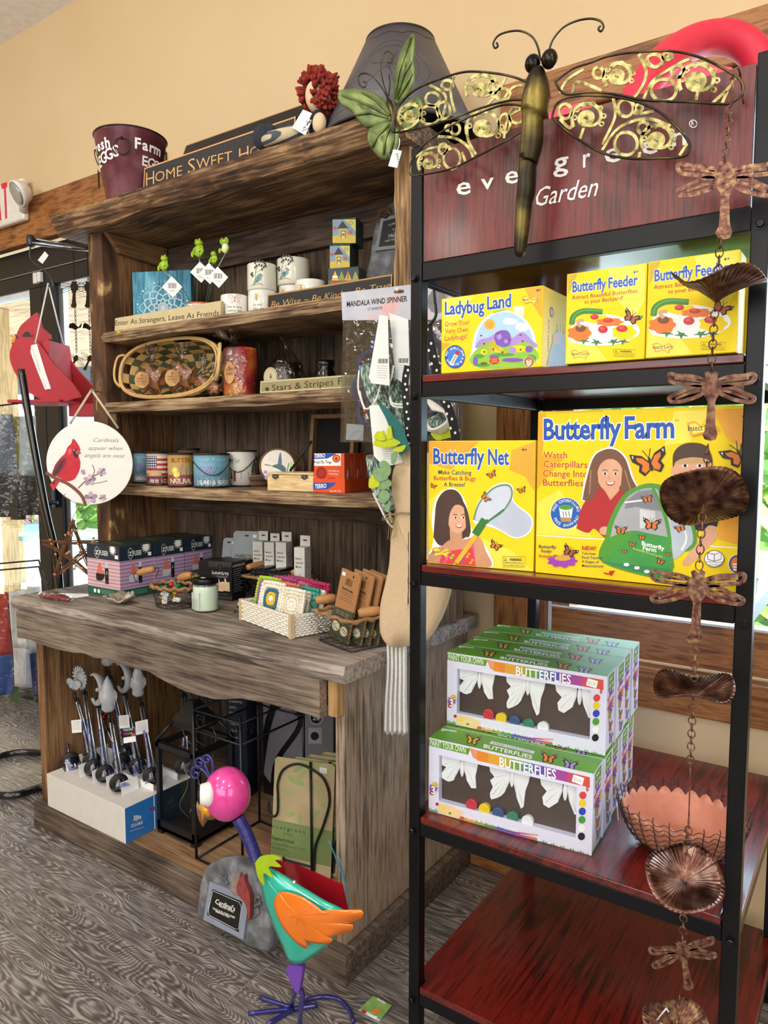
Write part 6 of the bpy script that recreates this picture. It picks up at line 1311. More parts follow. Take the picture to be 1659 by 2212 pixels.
def a_flag(a, t, p, r, h):
    for k in range(8): strips(a, r, h*(.30+.075*k), h*(.30+.075*(k+1)), azv-1.2, azv+1.2, REDT if k % 2 == 0 else c('#dcd3c4', .5))
    strips(a, r, h*.52, h*.9, azv-1.25, azv-.15, c('#26304f', .5))
    for i in range(6):
        for j in range(5): x = azv-1.1+.17*i; a.loc([(x*r+.0035*(1 if k % 2 == 0 else .45)*cos(pi/2+pi*k/5), h*(.56+.075*j)+.0035*(1 if k % 2 == 0 else .45)*sin(pi/2+pi*k/5)) for k in range(10)], PAPER)
    strips(a, r, h*.30, h*.44, azv-.9, azv+.2, c('#cfa878', .5)); strips(a, r, h*.03, h*.28, azv-1.25, azv+1.25, c('#6d3034', .5)); a.build('printed_wrap', t)
    fn = lambda az, hh: (p+V((sin(az)*(r+.0012), -cos(az)*(r+.0012), hh)), V((cos(az), sin(az), 0)), V((0, 0, 1))); wraptext(t, 'America', azv-.75, azv+.75, h*.08, h*.17, c('#e9d9c8', .5), fn, 0)
def a_butter(a, t, p, r, h):
    strips(a, r, h*.68, h*.92, azv-1.25, azv+1.25, c('#c99a45', .5)); strips(a, r, h*.36, h*.68, azv-1.25, azv+1.25, c('#b59a6a', .5)); strips(a, r, h*.03, h*.36, azv-1.25, azv+1.25, c('#8a4a44', .5))
    X = lambda L: [((azv+x)*r, h*z_) for x, z_ in L]
    a.loc(X([(-.08, .33), (.38, .33), (.34, .62), (-.02, .62)]), c('#a5556a', .5)); a.loc(X([(-.06, .42), (.37, .42), (.37, .45), (-.06, .45)]), c('#4a2a30', .5)); a.loc(X([(-.06, .55), (.36, .55), (.36, .58), (-.06, .58)]), c('#4a2a30', .5)); a.loc(X([(.1, .62), (.18, .62), (.18, .9), (.1, .9)]), ORB)
    for x, z_ in ((-.5, .5), (-.38, .38)): a.loc([((azv+x)*r+.011*cos(q), h*z_+.011*sin(q)) for q in [2*pi*i/20 for i in range(20)]], c('#e6c92f', .4)); a.loc([((azv+x)*r+.0075*cos(q), h*z_+.0075*sin(q)) for q in [2*pi*i/20 for i in range(20)]], c('#f2e27c', .4))
    a.build('printed_wrap', t); fn = lambda az, hh: (p+V((sin(az)*(r+.0012), -cos(az)*(r+.0012), hh)), V((cos(az), sin(az), 0)), V((0, 0, 1)))
    wraptext(t, 'BUTTER', azv-.8, azv+.75, h*.74, h*.14, c('#6d5330', .5), fn, .0); wraptext(t, 'NATURAL', azv-.85, azv+.85, h*.10, h*.16, c('#ecdcc0', .5), fn, .01)
def a_fir(a, t, p, r, h):
    for k, (x, s_) in enumerate(((.9, 1), (.72, .75), (1.1, .8), (-.9, .4))):
        for j in range(4): a.loc([((azv+x)*r+(q)*s_*.016*(1-j*.2), h*(.22+.13*j*s_+z_*.2*s_)) for q, z_ in ((-1, 0), (1, 0), (0, 1))], c('#3c4438', .5))
    X = lambda L: [((azv+x)*r, h*z_) for x, z_ in L]; a.loc(X([(-.2, .2), (.35, .2), (.35, .42), (-.2, .42)]), c('#8d9094', .5)); a.loc(X([(-.25, .42), (.4, .42), (.08, .58)]), c('#c7c9cb', .5)); a.loc(X([(-.75, .15), (-.55, .15), (-.55, .45), (-.75, .45)]), c('#8a2f2c', .5))
    a.build('printed_wrap', t); fn = lambda az, hh: (p+V((sin(az)*(r+.0012), -cos(az)*(r+.0012), hh)), V((cos(az), sin(az), 0)), V((0, 0, 1))); wraptext(t, 'Fir', azv-.85, azv-.2, h*.66, h*.14, c('#5d6460', .5), fn, 0)
tin(289, 328, 977, 1043, 1.665, 'blue lavender candle tin half hidden by the round cardinal sign', a_blue('Fresh Picked', 'ISLAND & BEACH'), LBL)
tin(317, 368, 978, 1046, 1.60, 'candle tin printed with stars and stripes', a_flag, c('#c9b8a8', .4))
tin(363, 418, 980, 1050, 1.578, 'candle tin printed with a lemon and butter churn', a_butter, c('#a98a60', .4))
t, p, r, h = tin(419, 494, 981, 1053, 1.60, 'largest blue candle tin with a dark bail handle and lavender stems', a_blue('Fresh Picked', 'ISLAND & BEACH'), LBL); handle(t, p, r, h, azv)
t, p, r, h = tin(492, 553, 974, 1033, 1.70, 'white candle tin with a snowy fir scene, right end of the row', a_fir, c('#d8d6cc', .4)); handle(t, p, r, h, azv-.4)
tin(385, 431, 970, 1020, 1.72, 'candle tin at the back showing only its dark rim', None, c('#5d5048', .4))
# slice plaques
BARK = c('#6d5036', .8, 0, .2, 40, .4); FACE = c('#e9e4d6', .4)
def slab_disc(u, v, ru, y, zc, tilt, label, face=1, yaw_=.5, art=None):
    p = V((aty(u, v, y).x, y, zc)); r = rad(2*ru, p); ax = V((sin(yaw_)*cos(tilt), -cos(yaw_)*cos(tilt), sin(tilt))); t = thing('wood_slice', label, 'plaque', p)
    b = MB().use(BARK, True); b.lathe(p, [(r*.96, -.008), (r, -.004), (r, .004), (r*.96, .0065)], 40, ax=ax); b.build('slice', None, t)
    ex = V((cos(yaw_), sin(yaw_), 0)); ez = ax.cross(ex); pl_ = Pl(p+ax*.0067, ex, ez, 1); a = Art(pl_, .0004)
    if face: a.loc([(r*.88*cos(q), r*.88*sin(q)) for q in [2*pi*i/36 for i in range(36)]], FACE)
    if art: art(a, r)
    a.build('painted_face', t); return t
def a_hum(a, r):
    k = r/40; a.b([(2*k, -18*k), (6*k, -30*k), (9*k, -8*k), (6*k, 2*k), (0, 0)], c('#5a6b94', .5)); a.b([(-14*k, 1*k), (-4*k, -3*k), (10*k, -2*k), (18*k, 8*k), (12*k, 14*k), (2*k, 8*k)], c('#3f6f66', .5)); a.ln([(-14*k, 0), (-28*k, -3*k)], 1.6*k, BLK); a.b([(8*k, 4*k), (18*k, 12*k), (14*k, 20*k)], c('#4a4f86', .5))
    for x, y_ in ((-26, 14), (-20, 22), (-24, 26), (-15, 28)): a.e(x*k, y_*k, 4*k, 4*k, PUL)
    a.ln([(18*k, 22*k), (24*k, -6*k)], 2.4*k, GRN); a.ln([(24*k, 20*k), (30*k, -10*k)], 2.4*k, LIM); a.e(8*k, 28*k, 6*k, 3.5*k, ORA)
slab_disc(600, 999, 40, 1.66, Z3_+.0685, .25, 'round wood slice painted with a hummingbird, standing on edge', 1, .7, a_hum)
slab_disc(622, 989, 36, 1.72, Z3_+.0655, .30, 'plain bark-edged slice standing just behind the hummingbird one', 0, .6)
for k, (v, l) in enumerate(((1050, 'lower of two flat wood slices in a small stack'), (1036, 'upper of two flat wood slices, with a pale face'))):
    q = atz(538, 1050, Z3_); r = rad(84, q); t = thing('wood_slice', l, 'plaque', (q.x, q.y+.02-.0*k, Z3_+.0006+.0175*k)); p = t.location
    b = MB().use(BARK, True); b.lathe(p, [(r*.95, 0), (r, .005), (r, .012), (r*.95, .0165)], 40); b.build('slice', None, t)
    b = MB().use(FACE); b.lathe(p, [(r*.86, .0166), (r*.86, .0171)], 36, smooth=False); b.build('painted_face', None, t)
# pine box with clasps
pl = yawed(V((-1.483, 1.554, Z3_+.0006)), .13); w = .160; hb = pl.hit(578, 1020)[1]
t = thing('pine_box', 'unfinished pale pine box with two metal clasps on the lower shelf', 'box', pl.p); b = MB(); b.obox(pl.p, pl.ex*w, -pl.n*.11, (0, 0, hb*.86)); PNW = wood('pale_pine', [(.25, '#cfae7a'), (.5, '#e2c794'), (.75, '#ecd7aa')], 'x', 1.5, 10, .6, .1); b.build('body', PNW, t, bevel=.0015)
b = MB(); b.obox(pl.p+V((0, 0, hb*.88)), pl.ex*w, -pl.n*.11, (0, 0, hb*.12)); b.build('lid', PNW, t, bevel=.0015)
for x in (.03, .13): b = MB().use(c('#6d675c', .35, .8)); b.obox(pl.at(x-.011, hb*.70, .0003), pl.ex*.022, pl.n*.0015, pl.ez*(hb*.2)); b.lathe(pl.at(x, hb*.74, .001), [(.006, 0), (.005, .004)], 12, ax=pl.n); b.build('clasp', None, t)
# dark shadow frame and black stick
pl = Pl(V((aty(663, 1055, 1.755).x, 1.755, Z3_+.005)), (cos(.1), sin(.1), 0), (.04, .06, 1)); zt = pl.hit(678, 896)[1]; wd = pl.hit(742, 960)[0]+.03
t = thing('shadow_frame', 'black-backed wooden picture frame standing behind the orange boxes', 'picture frame', pl.p); PNF = c('#8a6a4a', .6, 0, .15)
b = MB().use(PNF); b.obox(pl.p, pl.ex*.012, -pl.n*.03, pl.ez*zt); b.obox(pl.at(wd-.012, 0), pl.ex*.012, -pl.n*.03, pl.ez*zt); b.obox(pl.at(.0125, zt-.012), pl.ex*(wd-.025), -pl.n*.03, pl.ez*.012); b.obox(pl.at(.0125, 0), pl.ex*(wd-.025), -pl.n*.03, pl.ez*.012); b.build('frame', None, t)
b = MB().use(c('#09090a', .8)); b.obox(pl.at(.0125, .0125, -.02), pl.ex*(wd-.025), -pl.n*.004, pl.ez*(zt-.025)); b.build('backing', None, t)
b = MB().use(BLK); q0, q1 = aty(627, 1017, 1.64), aty(673, 953, 1.655); b.tube([q0, q1], .004, 8); tag(b.build('black_stick', None, None, off=q0), 'short black stick leaning from the pine box to the picture frame', 'stick')
# orange fly-trap boxes in their tray
yt = .14; pl = yawed(V((-1.313, 1.5585, Z3_+.0006)), yt); ORX = c('#e4531f', .4); w = pl.hit(742, 1030)[0]; hb = pl.hit(678, 979)[1]
t = thing('display_tray', 'low orange card tray holding three fly-trap boxes', 'tray', pl.p); b = MB().use(ORX); D_ = .195; hh_ = hb*.34
b.obox(pl.p, pl.ex*(w+.004), -pl.n*D_, (0, 0, .001)); b.obox(pl.p+V((0, 0, .0012)), pl.ex*.0012, -pl.n*D_, pl.ez*hh_); b.obox(pl.at(w+.0028, .0012), pl.ex*.0012, -pl.n*D_, pl.ez*hh_); b.obox(pl.at(.0014, .0012), pl.ex*(w+.0012), -pl.n*.0012, pl.ez*hh_); b.build('card_tray', None, t)
a = Art(pl, .0003, (.001, w+.003, .002, hh_)); a.fr(250, 850, 2.765)
a.p([(1180, 532), (1318, 532), (1300, 552), (1262, 572), (1180, 574)], BLU); a.t('TERRO', (1190, 567), (1258, 563), 26, PAPER, .03); a.t('Fruit Fly Trap', (1280, 588), (1345, 586), 10, PAPER, .01); a.build('front_print', t)
TT = thing('fly_trap_box', 'front orange fly-trap box in the tray, its round trap pictured', 'box', pl.at(.002, .0018, -.0018), 'fly-trap boxes'); b = MB(); b.obox(pl.at(.002, .0018, -.0018), pl.ex*(w), -pl.n*.055, pl.ez*(hb-.002)); b.build('carton', ORX, TT, bevel=.001)
pf = Pl(pl.at(.002, .0018, -.0017), pl.ex, pl.ez); a = Art(pf, .0003, (.0005, w-.0005, hh_, hb-.003)); a.fr(250, 850, 2.765)
a.p([(1172, 340), (1345, 340), (1345, 432), (1172, 432)], PAPER); a.p([(1172, 345), (1318, 345), (1300, 370), (1265, 388), (1172, 392)], BLU); a.t('TERRO', (1186, 384), (1250, 381), 28, PAPER, .03); a.t('Fruit Fly Trap', (1182, 418), (1288, 418), 18, BLK, .02); a.e(1318, 388, 24, 24, RED); a.e(1318, 388, 17, 17, ORA); a.e(1318, 390, 10, 12, RED)
a.e(1228, 475, 32, 40, c('#b3261c', .4)); 
for i in range(14): x = 2*pi*i/14; a.e(1228+22*cos(x), 475+28*sin(x), 3, 4, BLK)
a.t('#1 Fruit Fly Trap', (1272, 466), (1335, 468), 10, PAPER, .01); a.t('90 Day Supply', (1272, 484), (1330, 485), 10, PAPER, .01); a.e(1288, 517, 32, 15, RED); a.build('front_print', TT)
ps = Pl(pf.at(w, 0, .0), -pl.n, pl.ez, 1); a = Art(ps, .0003, (.001, .054, hh_+.001, hb-.004)); a.p([(.004, -.02), (.024, -.045), (.03, -.02), (.02, -.01)], NAVY)
for k in range(3): q = Pl(ps.at(.036+k*.005, .045), (0, 0, 1), pl.n, 1); a.pl = q; a.clip = None; a.t('#1 Fruit Fly Trap', (0, 0), (.045, 0), .0028, PAPER)
q = Pl(ps.at(.022, .036), (0, 0, 1), pl.n, 1); a.pl = q; a.t('TERRO', (0, 0), (.026, 0), .011, PAPER, .03); a.build('side_print', TT)
for i, l in ((1, 'middle'), (2, 'rear')): dup(TT, tuple(-pl.n*(.0575*i)), f'{l} orange fly-trap box in the card tray')
# ================================================================ hanging between hutch and rack
def flat(b, pl, pts, h0, h1, n=4): return b.prism(pl, bez2(pts+[pts[0]], n)[:-1], h0, h1)
# mandala wind spinner in a header-card bag
pl = PY(1.475); SPN = thing('spinner_bag', 'clear bag with grey header card lettered MANDALA WIND SPINNER, on the right upright', 'packaged wind spinner', aty(862, 628, 1.475))
def cardmat():
    mt, nt, bb = mk('header_card'); L = nt.links.new; bb.inputs['Roughness'].default_value = .35
    tc = N(nt, 'ShaderNodeTexCoord'); nz = N(nt, 'ShaderNodeTexNoise'); nz.inputs['Scale'].default_value = 11; L(tc.outputs['Object'], nz.inputs['Vector'])
    rp = ramp(nt, [(.35, '#b9bdcb'), (.55, '#c9ccd8'), (.66, '#e3b9be'), (.75, '#e08f93')]); L(nz.outputs['Fac'], rp.inputs['Fac']); L(rp.outputs['Color'], bb.inputs['Base Color']); return mt
b = MB().use(cardmat()); b.prism(pl, [(738, 632), (993, 603), (993, 690), (740, 692)], -.001, .001); b.build('header_card', None, SPN)
a = Art(pl, .0013); a.t('MANDALA WIND SPINNER', (750, 663), (880, 651), 12, BLK, .02); a.t('12" DIAMETER', (795, 671), (827, 668), 6, BLK); a.p([(851, 631), (853, 628), (872, 626), (874, 629), (872, 633), (853, 634)], BRN)
for r in range(3, 24, 3): a.ring(945, 652, r*.9, r*1.15, 1.2, DRK)
a.star(945, 652, 22, 27, 12, GRY); 
for r in range(3, 22, 3): a.ring(945, 652, r*.9, r*1.15, 1.2, DRK)
a.build('card_print', SPN)
BAGM = glassy('poly_bag', '#e6eaee', .10, .12, .5); b = MB().use(BAGM); b.prism(pl, [(743, 693), (990, 691), (985, 955), (737, 955)], -.0095, -.009); b.prism(pl, [(743, 693), (990, 691), (985, 955), (737, 955)], .004, .0045); b.build('clear_bag', None, SPN)
BL2 = c('#3f5b9c', .4, .3); b = MB().use(BL2); 
for k, (rr, w) in enumerate(((.128, .012), (.10, .008), (.075, .007), (.05, .006))):
    cxx, czz = pl.hit(865, 835); pts = [(cxx+rr*(1+.13*abs(cos(6*t)))*cos(t), czz+rr*(1+.13*abs(cos(6*t)))*sin(t)) for t in [2*pi*i/96 for i in range(96)]]; ribbon(b, pl, pts, w, -.004, -.003, 0, True, False)
for i in range(12): t = 2*pi*i/12; pts = [(cxx+r_*cos(t+s_), czz+r_*sin(t+s_)) for r_, s_ in ((.05, 0), (.085, .10), (.14, 0))]; ribbon(b, pl, pts, .003, -.003, -.002, 3, False, False)
b.build('spinner', None, SPN); b = MB().use(PAPER); b.prism(pl, [(748, 915), (785, 918), (783, 952), (746, 950)], -.003, -.0015); b.tube(bez([pl.at(*pl.hit(u, v), .001) for u, v in ((755, 942), (772, 930), (782, 940), (770, 950), (756, 944))], 4), .0008, 5); b.build('hook_packet', None, SPN)
q = aty(863, 627, 1.475); b = MB().use(c('#e8e6df', .4), True); b.tube([V((q.x-.03, 1.536, q.z-.004)), q+V((0, -.008, 0))], .0028, 8); b.ball(q+V((0, -.010, 0)), .005, 10, 8); tag(b.build('peg', None, None, off=q), 'white peg holding the wind spinner bag', 'peg')
# woven grey-green plant pockets in cord hangers, each with a folded white tag
def weave():
    mt, nt, bb = mk('woven_green'); L = nt.links.new; bb.inputs['Roughness'].default_value = .9
    tc = N(nt, 'ShaderNodeTexCoord'); mp = N(nt, 'ShaderNodeMapping'); mp.inputs['Scale'].default_value = (220, 220, 60); mp.inputs['Rotation'].default_value = (0, .5, 0); L(tc.outputs['Object'], mp.inputs['Vector'])
    nz = N(nt, 'ShaderNodeTexNoise'); nz.inputs['Scale'].default_value = 1; nz.inputs['Detail'].default_value = 2; L(mp.outputs['Vector'], nz.inputs['Vector'])
    rp = ramp(nt, [(.38, '#3d5148'), (.5, '#6c8377'), (.6, '#a9bbae'), (.68, '#d2dad2')]); L(nz.outputs['Fac'], rp.inputs['Fac']); L(rp.outputs['Color'], bb.inputs['Base Color'])
    bp = N(nt, 'ShaderNodeBump'); bp.inputs['Strength'].default_value = .6; L(nz.outputs['Fac'], bp.inputs['Height']); L(bp.outputs['Normal'], bb.inputs['Normal']); return mt
WV = weave(); ROPE = c('#e9e7e0', .9, 0, .08, 200, .4); TAGM = c('#eef1ee', .6, 0, .02)
HY = 1.435
def pocket(label, tube_px, w_px, tag_px, cords, y, beads=()):
    P = [aty(u, v, y) for u, v in tube_px]; t = thing('plant_pocket', label, 'hanging planter', P[0], 'woven plant pockets'); k = rad(2, P[0])
    b = MB().use(WV, True); pp_ = bez(P, 5); m = len(pp_); b.tube(pp_, [k*(w_px[0]+(w_px[1]-w_px[0])*i/(m-1))/2*(1+.06*sin(i*1.3)) for i in range(m)], 18, flat=.55); b.build('woven_pocket', None, t)
    pl_ = PY(y-.035); b = MB().use(TAGM); b.prism(pl_, tag_px, 0, .0008); b.prism(pl_, [(tag_px[0][0], tag_px[0][1]), (tag_px[0][0]-5, tag_px[0][1]+6), (tag_px[-1][0]-4, tag_px[-1][1]-18), (tag_px[-1][0]-1, tag_px[-1][1])], -.014, -.0132); b.build('folded_tag', None, t)
    a = Art(pl_, .001); x0, y0 = tag_px[-2][0]-4, tag_px[-2][1]
    ux = [q[0] for q in tag_px]; vx = [q[1] for q in tag_px]; u0 = min(ux)+.45*(max(ux)-min(ux)); u1 = max(ux)-3; v0 = max(vx)-58
    for i in range(9): x = u0+(u1-u0)*i/9; a.ln([(x+1, v0), (x, v0+10)], 1.6 if i % 3 else .9, BLK)
    for i in range(6): a.ln([(u0-3, v0+15+i*5), (u1-2, v0+16.5+i*5)], .8, GRY)
    a.build('tag_print', t)
    b = MB().use(ROPE, True)
    for cd in cords: b.tube(bez([aty(u, v, yy) for u, v, yy in cd], 5), .0024, 7)
    b.build('cord', None, t)
    for u, v in beads: MB().use(c('#8a3f22', .35), True).ball(aty(u, v, y-.03), .0055, 12, 9).build('bead', None, t)
    return t
pocket('left woven pocket, its tag nearest the clear wind spinner bag', [(792, 788), (806, 840), (836, 890)], (34, 40), [(820, 680), (838, 683), (842, 833), (802, 828), (797, 815)], [[(777, 845, HY-.03), (783, 870, HY-.03), (792, 884, HY-.03), (810, 868, HY-.035), (822, 832, HY-.03)], [(776, 800, HY-.02), (774, 840, HY-.03), (786, 880, HY-.03), (795, 905, HY-.03)]], HY-.012, ((789, 889),))
pocket('right woven pocket, beside the black rack post', [(838, 805), (858, 860), (888, 925), (955, 905)], (34, 44), [(841, 676), (882, 690), (886, 832), (872, 830), (855, 815)], [[(850, 790, HY-.03), (846, 815, HY-.035), (838, 832, HY-.03)], [(842, 858, HY-.03), (850, 872, HY-.035), (884, 874, HY-.03)], [(842, 862, HY-.03), (851, 878, HY-.035), (884, 880, HY-.03)]], HY+.022)
pocket('lowest woven pocket with felt succulents spilling over it', [(804, 982), (815, 1040), (845, 1100)], (28, 40), [(798, 876), (822, 874), (872, 1000), (830, 1008), (808, 985)], [[(806, 1065, HY-.03), (815, 1080, HY-.03), (828, 1070, HY-.03)], [(812, 1078, HY-.03), (836, 1125, HY-.03), (850, 1140, HY-.03)], [(836, 1090, HY-.03), (842, 1110, HY-.03), (846, 1130, HY-.03)]], HY, ((814, 1093),))
b = MB().use(ROPE, True)
for k in range(10): b.tube(bez([aty(920+k*1.5, 862+k*2.4, 1.43-.002*k), aty(950+k*2, 880+k*1.5, 1.425-.002*k), aty(972-k*1.2, 915, 1.42-.002*k), aty(950-k*2, 935-k*.8, 1.42-.002*k), aty(918, 925-k*2, 1.43)], 6), .0034, 7)
tag(b.build('rope_bundle', None, None, off=aty(945, 900, 1.43)), 'looped bundle of thick white cord seen through the rack', 'rope')
# felt leaves
fl = PY(1.375); FT = thing('felt_succulents', 'sprig of felt leaves in teal, lime and sage green', 'felt garland', aty(840, 980, 1.375))
def leaf(L, m, h, name='leaf'):
    b = MB().use(m); flat(b, fl, L, h, h+.0025); b.build(name, None, FT, bevel=.0008)
TL = c('#2f6f6b', .95, 0, .1, 90, .3); LG = c('#c3cf2b', .95, 0, .1, 90, .3); SG = c('#86a878', .95, 0, .12, 90, .3)
leaf([(815, 868), (840, 885), (866, 915), (882, 955), (884, 968), (866, 985), (858, 960), (840, 915)], TL, .0)
leaf([(808, 962), (816, 944), (830, 930), (838, 940), (855, 948), (868, 958), (838, 968)], LG, .004); leaf([(812, 945), (820, 932), (832, 936), (838, 950), (826, 952)], LG, .008); leaf([(840, 928), (848, 920), (852, 945), (842, 948)], LG, .006); leaf([(848, 975), (862, 966), (880, 962), (872, 976)], LG, .005)
leaf([(905, 935), (930, 930), (970, 925), (960, 940), (935, 948), (918, 950)], LG, -.05)
for L, m in (([(826, 1000), (838, 994), (852, 1010), (848, 1028), (834, 1022)], SG), ([(812, 1018), (826, 1010), (846, 1030), (830, 1040), (816, 1034)], SG), ([(803, 1035), (812, 1026), (824, 1034), (824, 1050), (804, 1054)], LG), ([(820, 1046), (842, 1034), (852, 1046), (838, 1056), (824, 1056)], SG), ([(824, 1080), (832, 1058), (846, 1062), (850, 1074), (838, 1086)], SG), ([(850, 980), (862, 975), (858, 1000), (850, 1000)], SG), ([(838, 1100), (850, 1080), (852, 1092), (846, 1106)], SG)): leaf(L, m, .006+rnd.random()*.008)
# polka-dot ribbon and wire hook
PD = c('#17171a', .8); b = MB().use(PD); rp_ = PY(1.40)
ribbon(b, rp_, [(925, 700), (926, 720), (934, 760), (942, 800), (952, 850), (966, 875), (978, 910), (985, 952)], .021, 0, .001, 5); ribbon(b, rp_, [(882, 790), (876, 830), (879, 880), (884, 930), (882, 965)], .018, .002, .003, 5)
RB = b.build('dotted_ribbon', None, None, off=aty(930, 800, 1.40)); tag(RB, 'black ribbon with white polka dots hanging beside the rack post', 'ribbon')
a = Art(rp_, .0015)
for i, (u, v) in enumerate(((924, 712), (921, 724), (932, 742), (927, 757), (939, 770), (933, 786), (944, 800), (938, 812), (948, 828), (945, 845), (958, 850), (960, 868), (970, 878), (966, 894), (977, 905), (974, 925), (984, 935))): a.e(u, v, 2.6, 3.2, PAPER)
a.h = .0035
for u, v in ((883, 800), (878, 812), (877, 830), (880, 842), (876, 858), (882, 872), (880, 890), (884, 905), (881, 925), (883, 940), (885, 958)): a.e(u, v, 2.4, 3, PAPER)
a.build('dots', RB)
b = MB().use(BLK, True); b.tube(bez([aty(935, 606, 1.40), aty(940, 650, 1.40), aty(942, 680, 1.40), aty(934, 695, 1.40), aty(925, 704, 1.40)], 6), .0032, 8); q = aty(935, 606, 1.40); b.tube([q, V((RX0-.003, 1.40, q.z+.01)), V((RX0-.0006, 1.40, q.z-.005))], .003, 8); tag(b.build('wire_hook', None, None, off=q), 'black wire hook on the rack side holding the ribbon', 'hook')
# cream felt pocket with twine, and the rope tassel under it
CF = c('#d9bf9b', .95, 0, .06, 160, .3); pl = PY(1.415); OUT = [(886, 966), (866, 985), (852, 1015), (848, 1050), (854, 1088), (862, 1108), (852, 1135), (846, 1170), (842, 1220), (832, 1265), (823, 1305), (821, 1350), (830, 1380), (850, 1394), (885, 1393), (918, 1386), (945, 1345), (962, 1305), (971, 1268), (966, 1220), (950, 1180), (940, 1130), (935, 1100), (938, 1050), (930, 1000), (912, 972)]
CP = thing('felt_figure', 'large cream felt hanging shape tied at the neck with twine', 'felt hanging', aty(886, 1100, 1.415)); b = MB().use(CF, True); L = [pl.hit(*q) for q in bez2(OUT+[OUT[0]], 3)[:-1]]; n = len(L); cxm, czm = pl.hit(895, 1250)
spine = lambda z: pl.hit(892, 1100)[0]
rows = []
for k, h in ((1, -.012), (1.0, 0), (.93, .010), (.78, .014), (.5, .017), (.02, .018)):
    row = [pl.at(spine(z)+(a_-spine(z))*k, (z if k > .6 else czm+(z-czm)*(.35+.65*k)), h+.004*noise.noise(V((a_*25, z*14, k)))) for a_, z in L]; rows.append(row+[row[0]])
b.sheet(rows); b.build('felt_body', None, CP)
b = MB().use(c('#a89770', .9)); q = [pl.at(*pl.hit(u, v), .024) for u, v in ((852, 1104), (860, 1110), (880, 1106), (900, 1108))]; b.tube(q, .0022, 6)
for du in (0, 6, -5, 10): b.tube(bez([pl.at(*pl.hit(u, v), .026) for u, v in ((860, 1108), (848+du, 1112), (846+du, 1122), (856+du*.5, 1116), (858+du, 1145), (856+du, 1168-abs(du))) ], 4), .0009, 5)
b.build('twine_bow', None, CP)
TS = thing('rope_tassel', 'long white cotton rope tassel hanging past the counter end', 'tassel', aty(857, 1395, 1.415)); 
for k in range(14):
    u0 = 838+k*2.9; b = MB().use(ROPE, True); yy = 1.425+.006*(k % 3-1); P = bez([aty(u0, 1385, yy), aty(u0+.5, 1450, yy), aty(u0-1.5+(k-7)*.3, 1520, yy), aty(u0-1+(k-7)*.55, 1582+(k*5) % 7, yy)], 6)
    b.tube(P, [.0035]*(len(P)-3)+[.0038, .0045, .0025], 7); b.build('strand', None, TS)
# ================================================================ on the counter
ZC = .7858
# diffuser cartons in a row
NVY = c('#1d2c3e', .4); FGR = c('#22382f', .38, 0, .1); PLK = stripes('pink_planks', '#c49aa6', '#e0bfc6', 26, 2); PLM = stripes('mauve_planks', '#9d7fa3', '#c3a6c9', 26, 2); GBD = c('#1f5f4a', .4); CORL = c('#d97560', .45)
zw, zd, zh = .178, .128, .172; ZP = V((-2.205, 1.436, ZC+.0006)); ZF = thing('diffuser_carton', 'nearest green-topped diffuser carton, its front face turned to the room', 'box', ZP, 'diffuser cartons in a row')
b = MB().use(FGR); b.box(ZP.x, ZP.x+zw, ZP.y, ZP.y+zd, ZP.z, ZP.z+zh); b.build('carton', None, ZF, bevel=.001)
def diff(pl, w, m, name, two=1):
    a = Art(pl, .0003, (0, w, .001, zh)); pl.k = 1; R = lambda x0, z0, x1, z1, mm: a.loc([(x0*w, z0*zh), (x1*w, z0*zh), (x1*w, z1*zh), (x0*w, z1*zh)], mm)
    R(0, .72, 1, 1, NVY); R(0, .17, 1, .72, m); R(0, 0, 1, .17, GBD); X = lambda x, z: (x*w, -z*zh)
    hx = [(.32+.075*cos(pi/2+pi*k/3), .845+.115*sin(pi/2+pi*k/3)) for k in range(6)]
    for k in range(6):
        p0, p1 = hx[k], hx[(k+1) % 6]
        for j in range(3): s_, e_ = (j+.12)/3, (j+.8)/3; a.ln([X(p0[0]+(p1[0]-p0[0])*s_, p0[1]+(p1[1]-p0[1])*s_), X(p0[0]+(p1[0]-p0[0])*e_, p0[1]+(p1[1]-p0[1])*e_)], .0022, c('#cfe3d8', .4))
    a.t('Z', X(.28, .805), X(.36, .805), .08*zh, PAPER, .03); a.t('FUSER', X(.40, .80), X(.66, .80), .095*zh, c('#dfe6d6', .4), .02); a.star(*X(.80, .93), .010, .021, 14, PAPER); R(.86, .76, .96, .83, PAPER)
    a.b([X(.28, .30), X(.44, .30), X(.53, .38), X(.52, .44), X(.30, .44), X(.27, .38)], BLK if m is PLK else GRL); a.b([X(.29, .44), X(.34, .58), X(.38, .65), X(.42, .63), X(.48, .52), X(.53, .44)], CORL)
    R(.55, .25, .66, .56, BLK); R(.565, .56, .645, .66, GRL); a.t('Z', X(.58, .44), X(.63, .44), .05*zh, PAPER); R(.3, .2, .8, .29, c('#a87f86', .5)) if 0 else None
    a.ln([X(.02, .30), X(.3, .27), X(.85, .30)], .001, c('#8a5f66', .5))
    for x in (.22, .34): a.e(*X(x, .085), .007, .007, PAPER)
    for k in range(3): a.ln([X(.42, .12-.03*k), X(.80, .12-.03*k)], .0012, c('#8fb7a4', .5))
    return a.build(name, ZF)
diff(Pl(ZP, (1, 0, 0), (0, 0, 1)), zw, PLK, 'front_print'); diff(Pl(ZP+V((zw, 0, 0)), (0, 1, 0), (0, 0, 1)), zd, PLM, 'side_print')
a = Art(Pl(ZP+V((0, 0, zh)), (1, 0, 0), (0, 1, 0), 1), .0004); a.t('Z-Fuser', (.05, -.05), (.12, -.05), .016, c('#b9a765', .5), .0, .2); a.build('top_print', ZF)
dup(ZF, (.003, .1315, 0), 'middle diffuser carton of the row'); dup(ZF, (.001, .263, 0), 'rearmost diffuser carton, against the back boards')
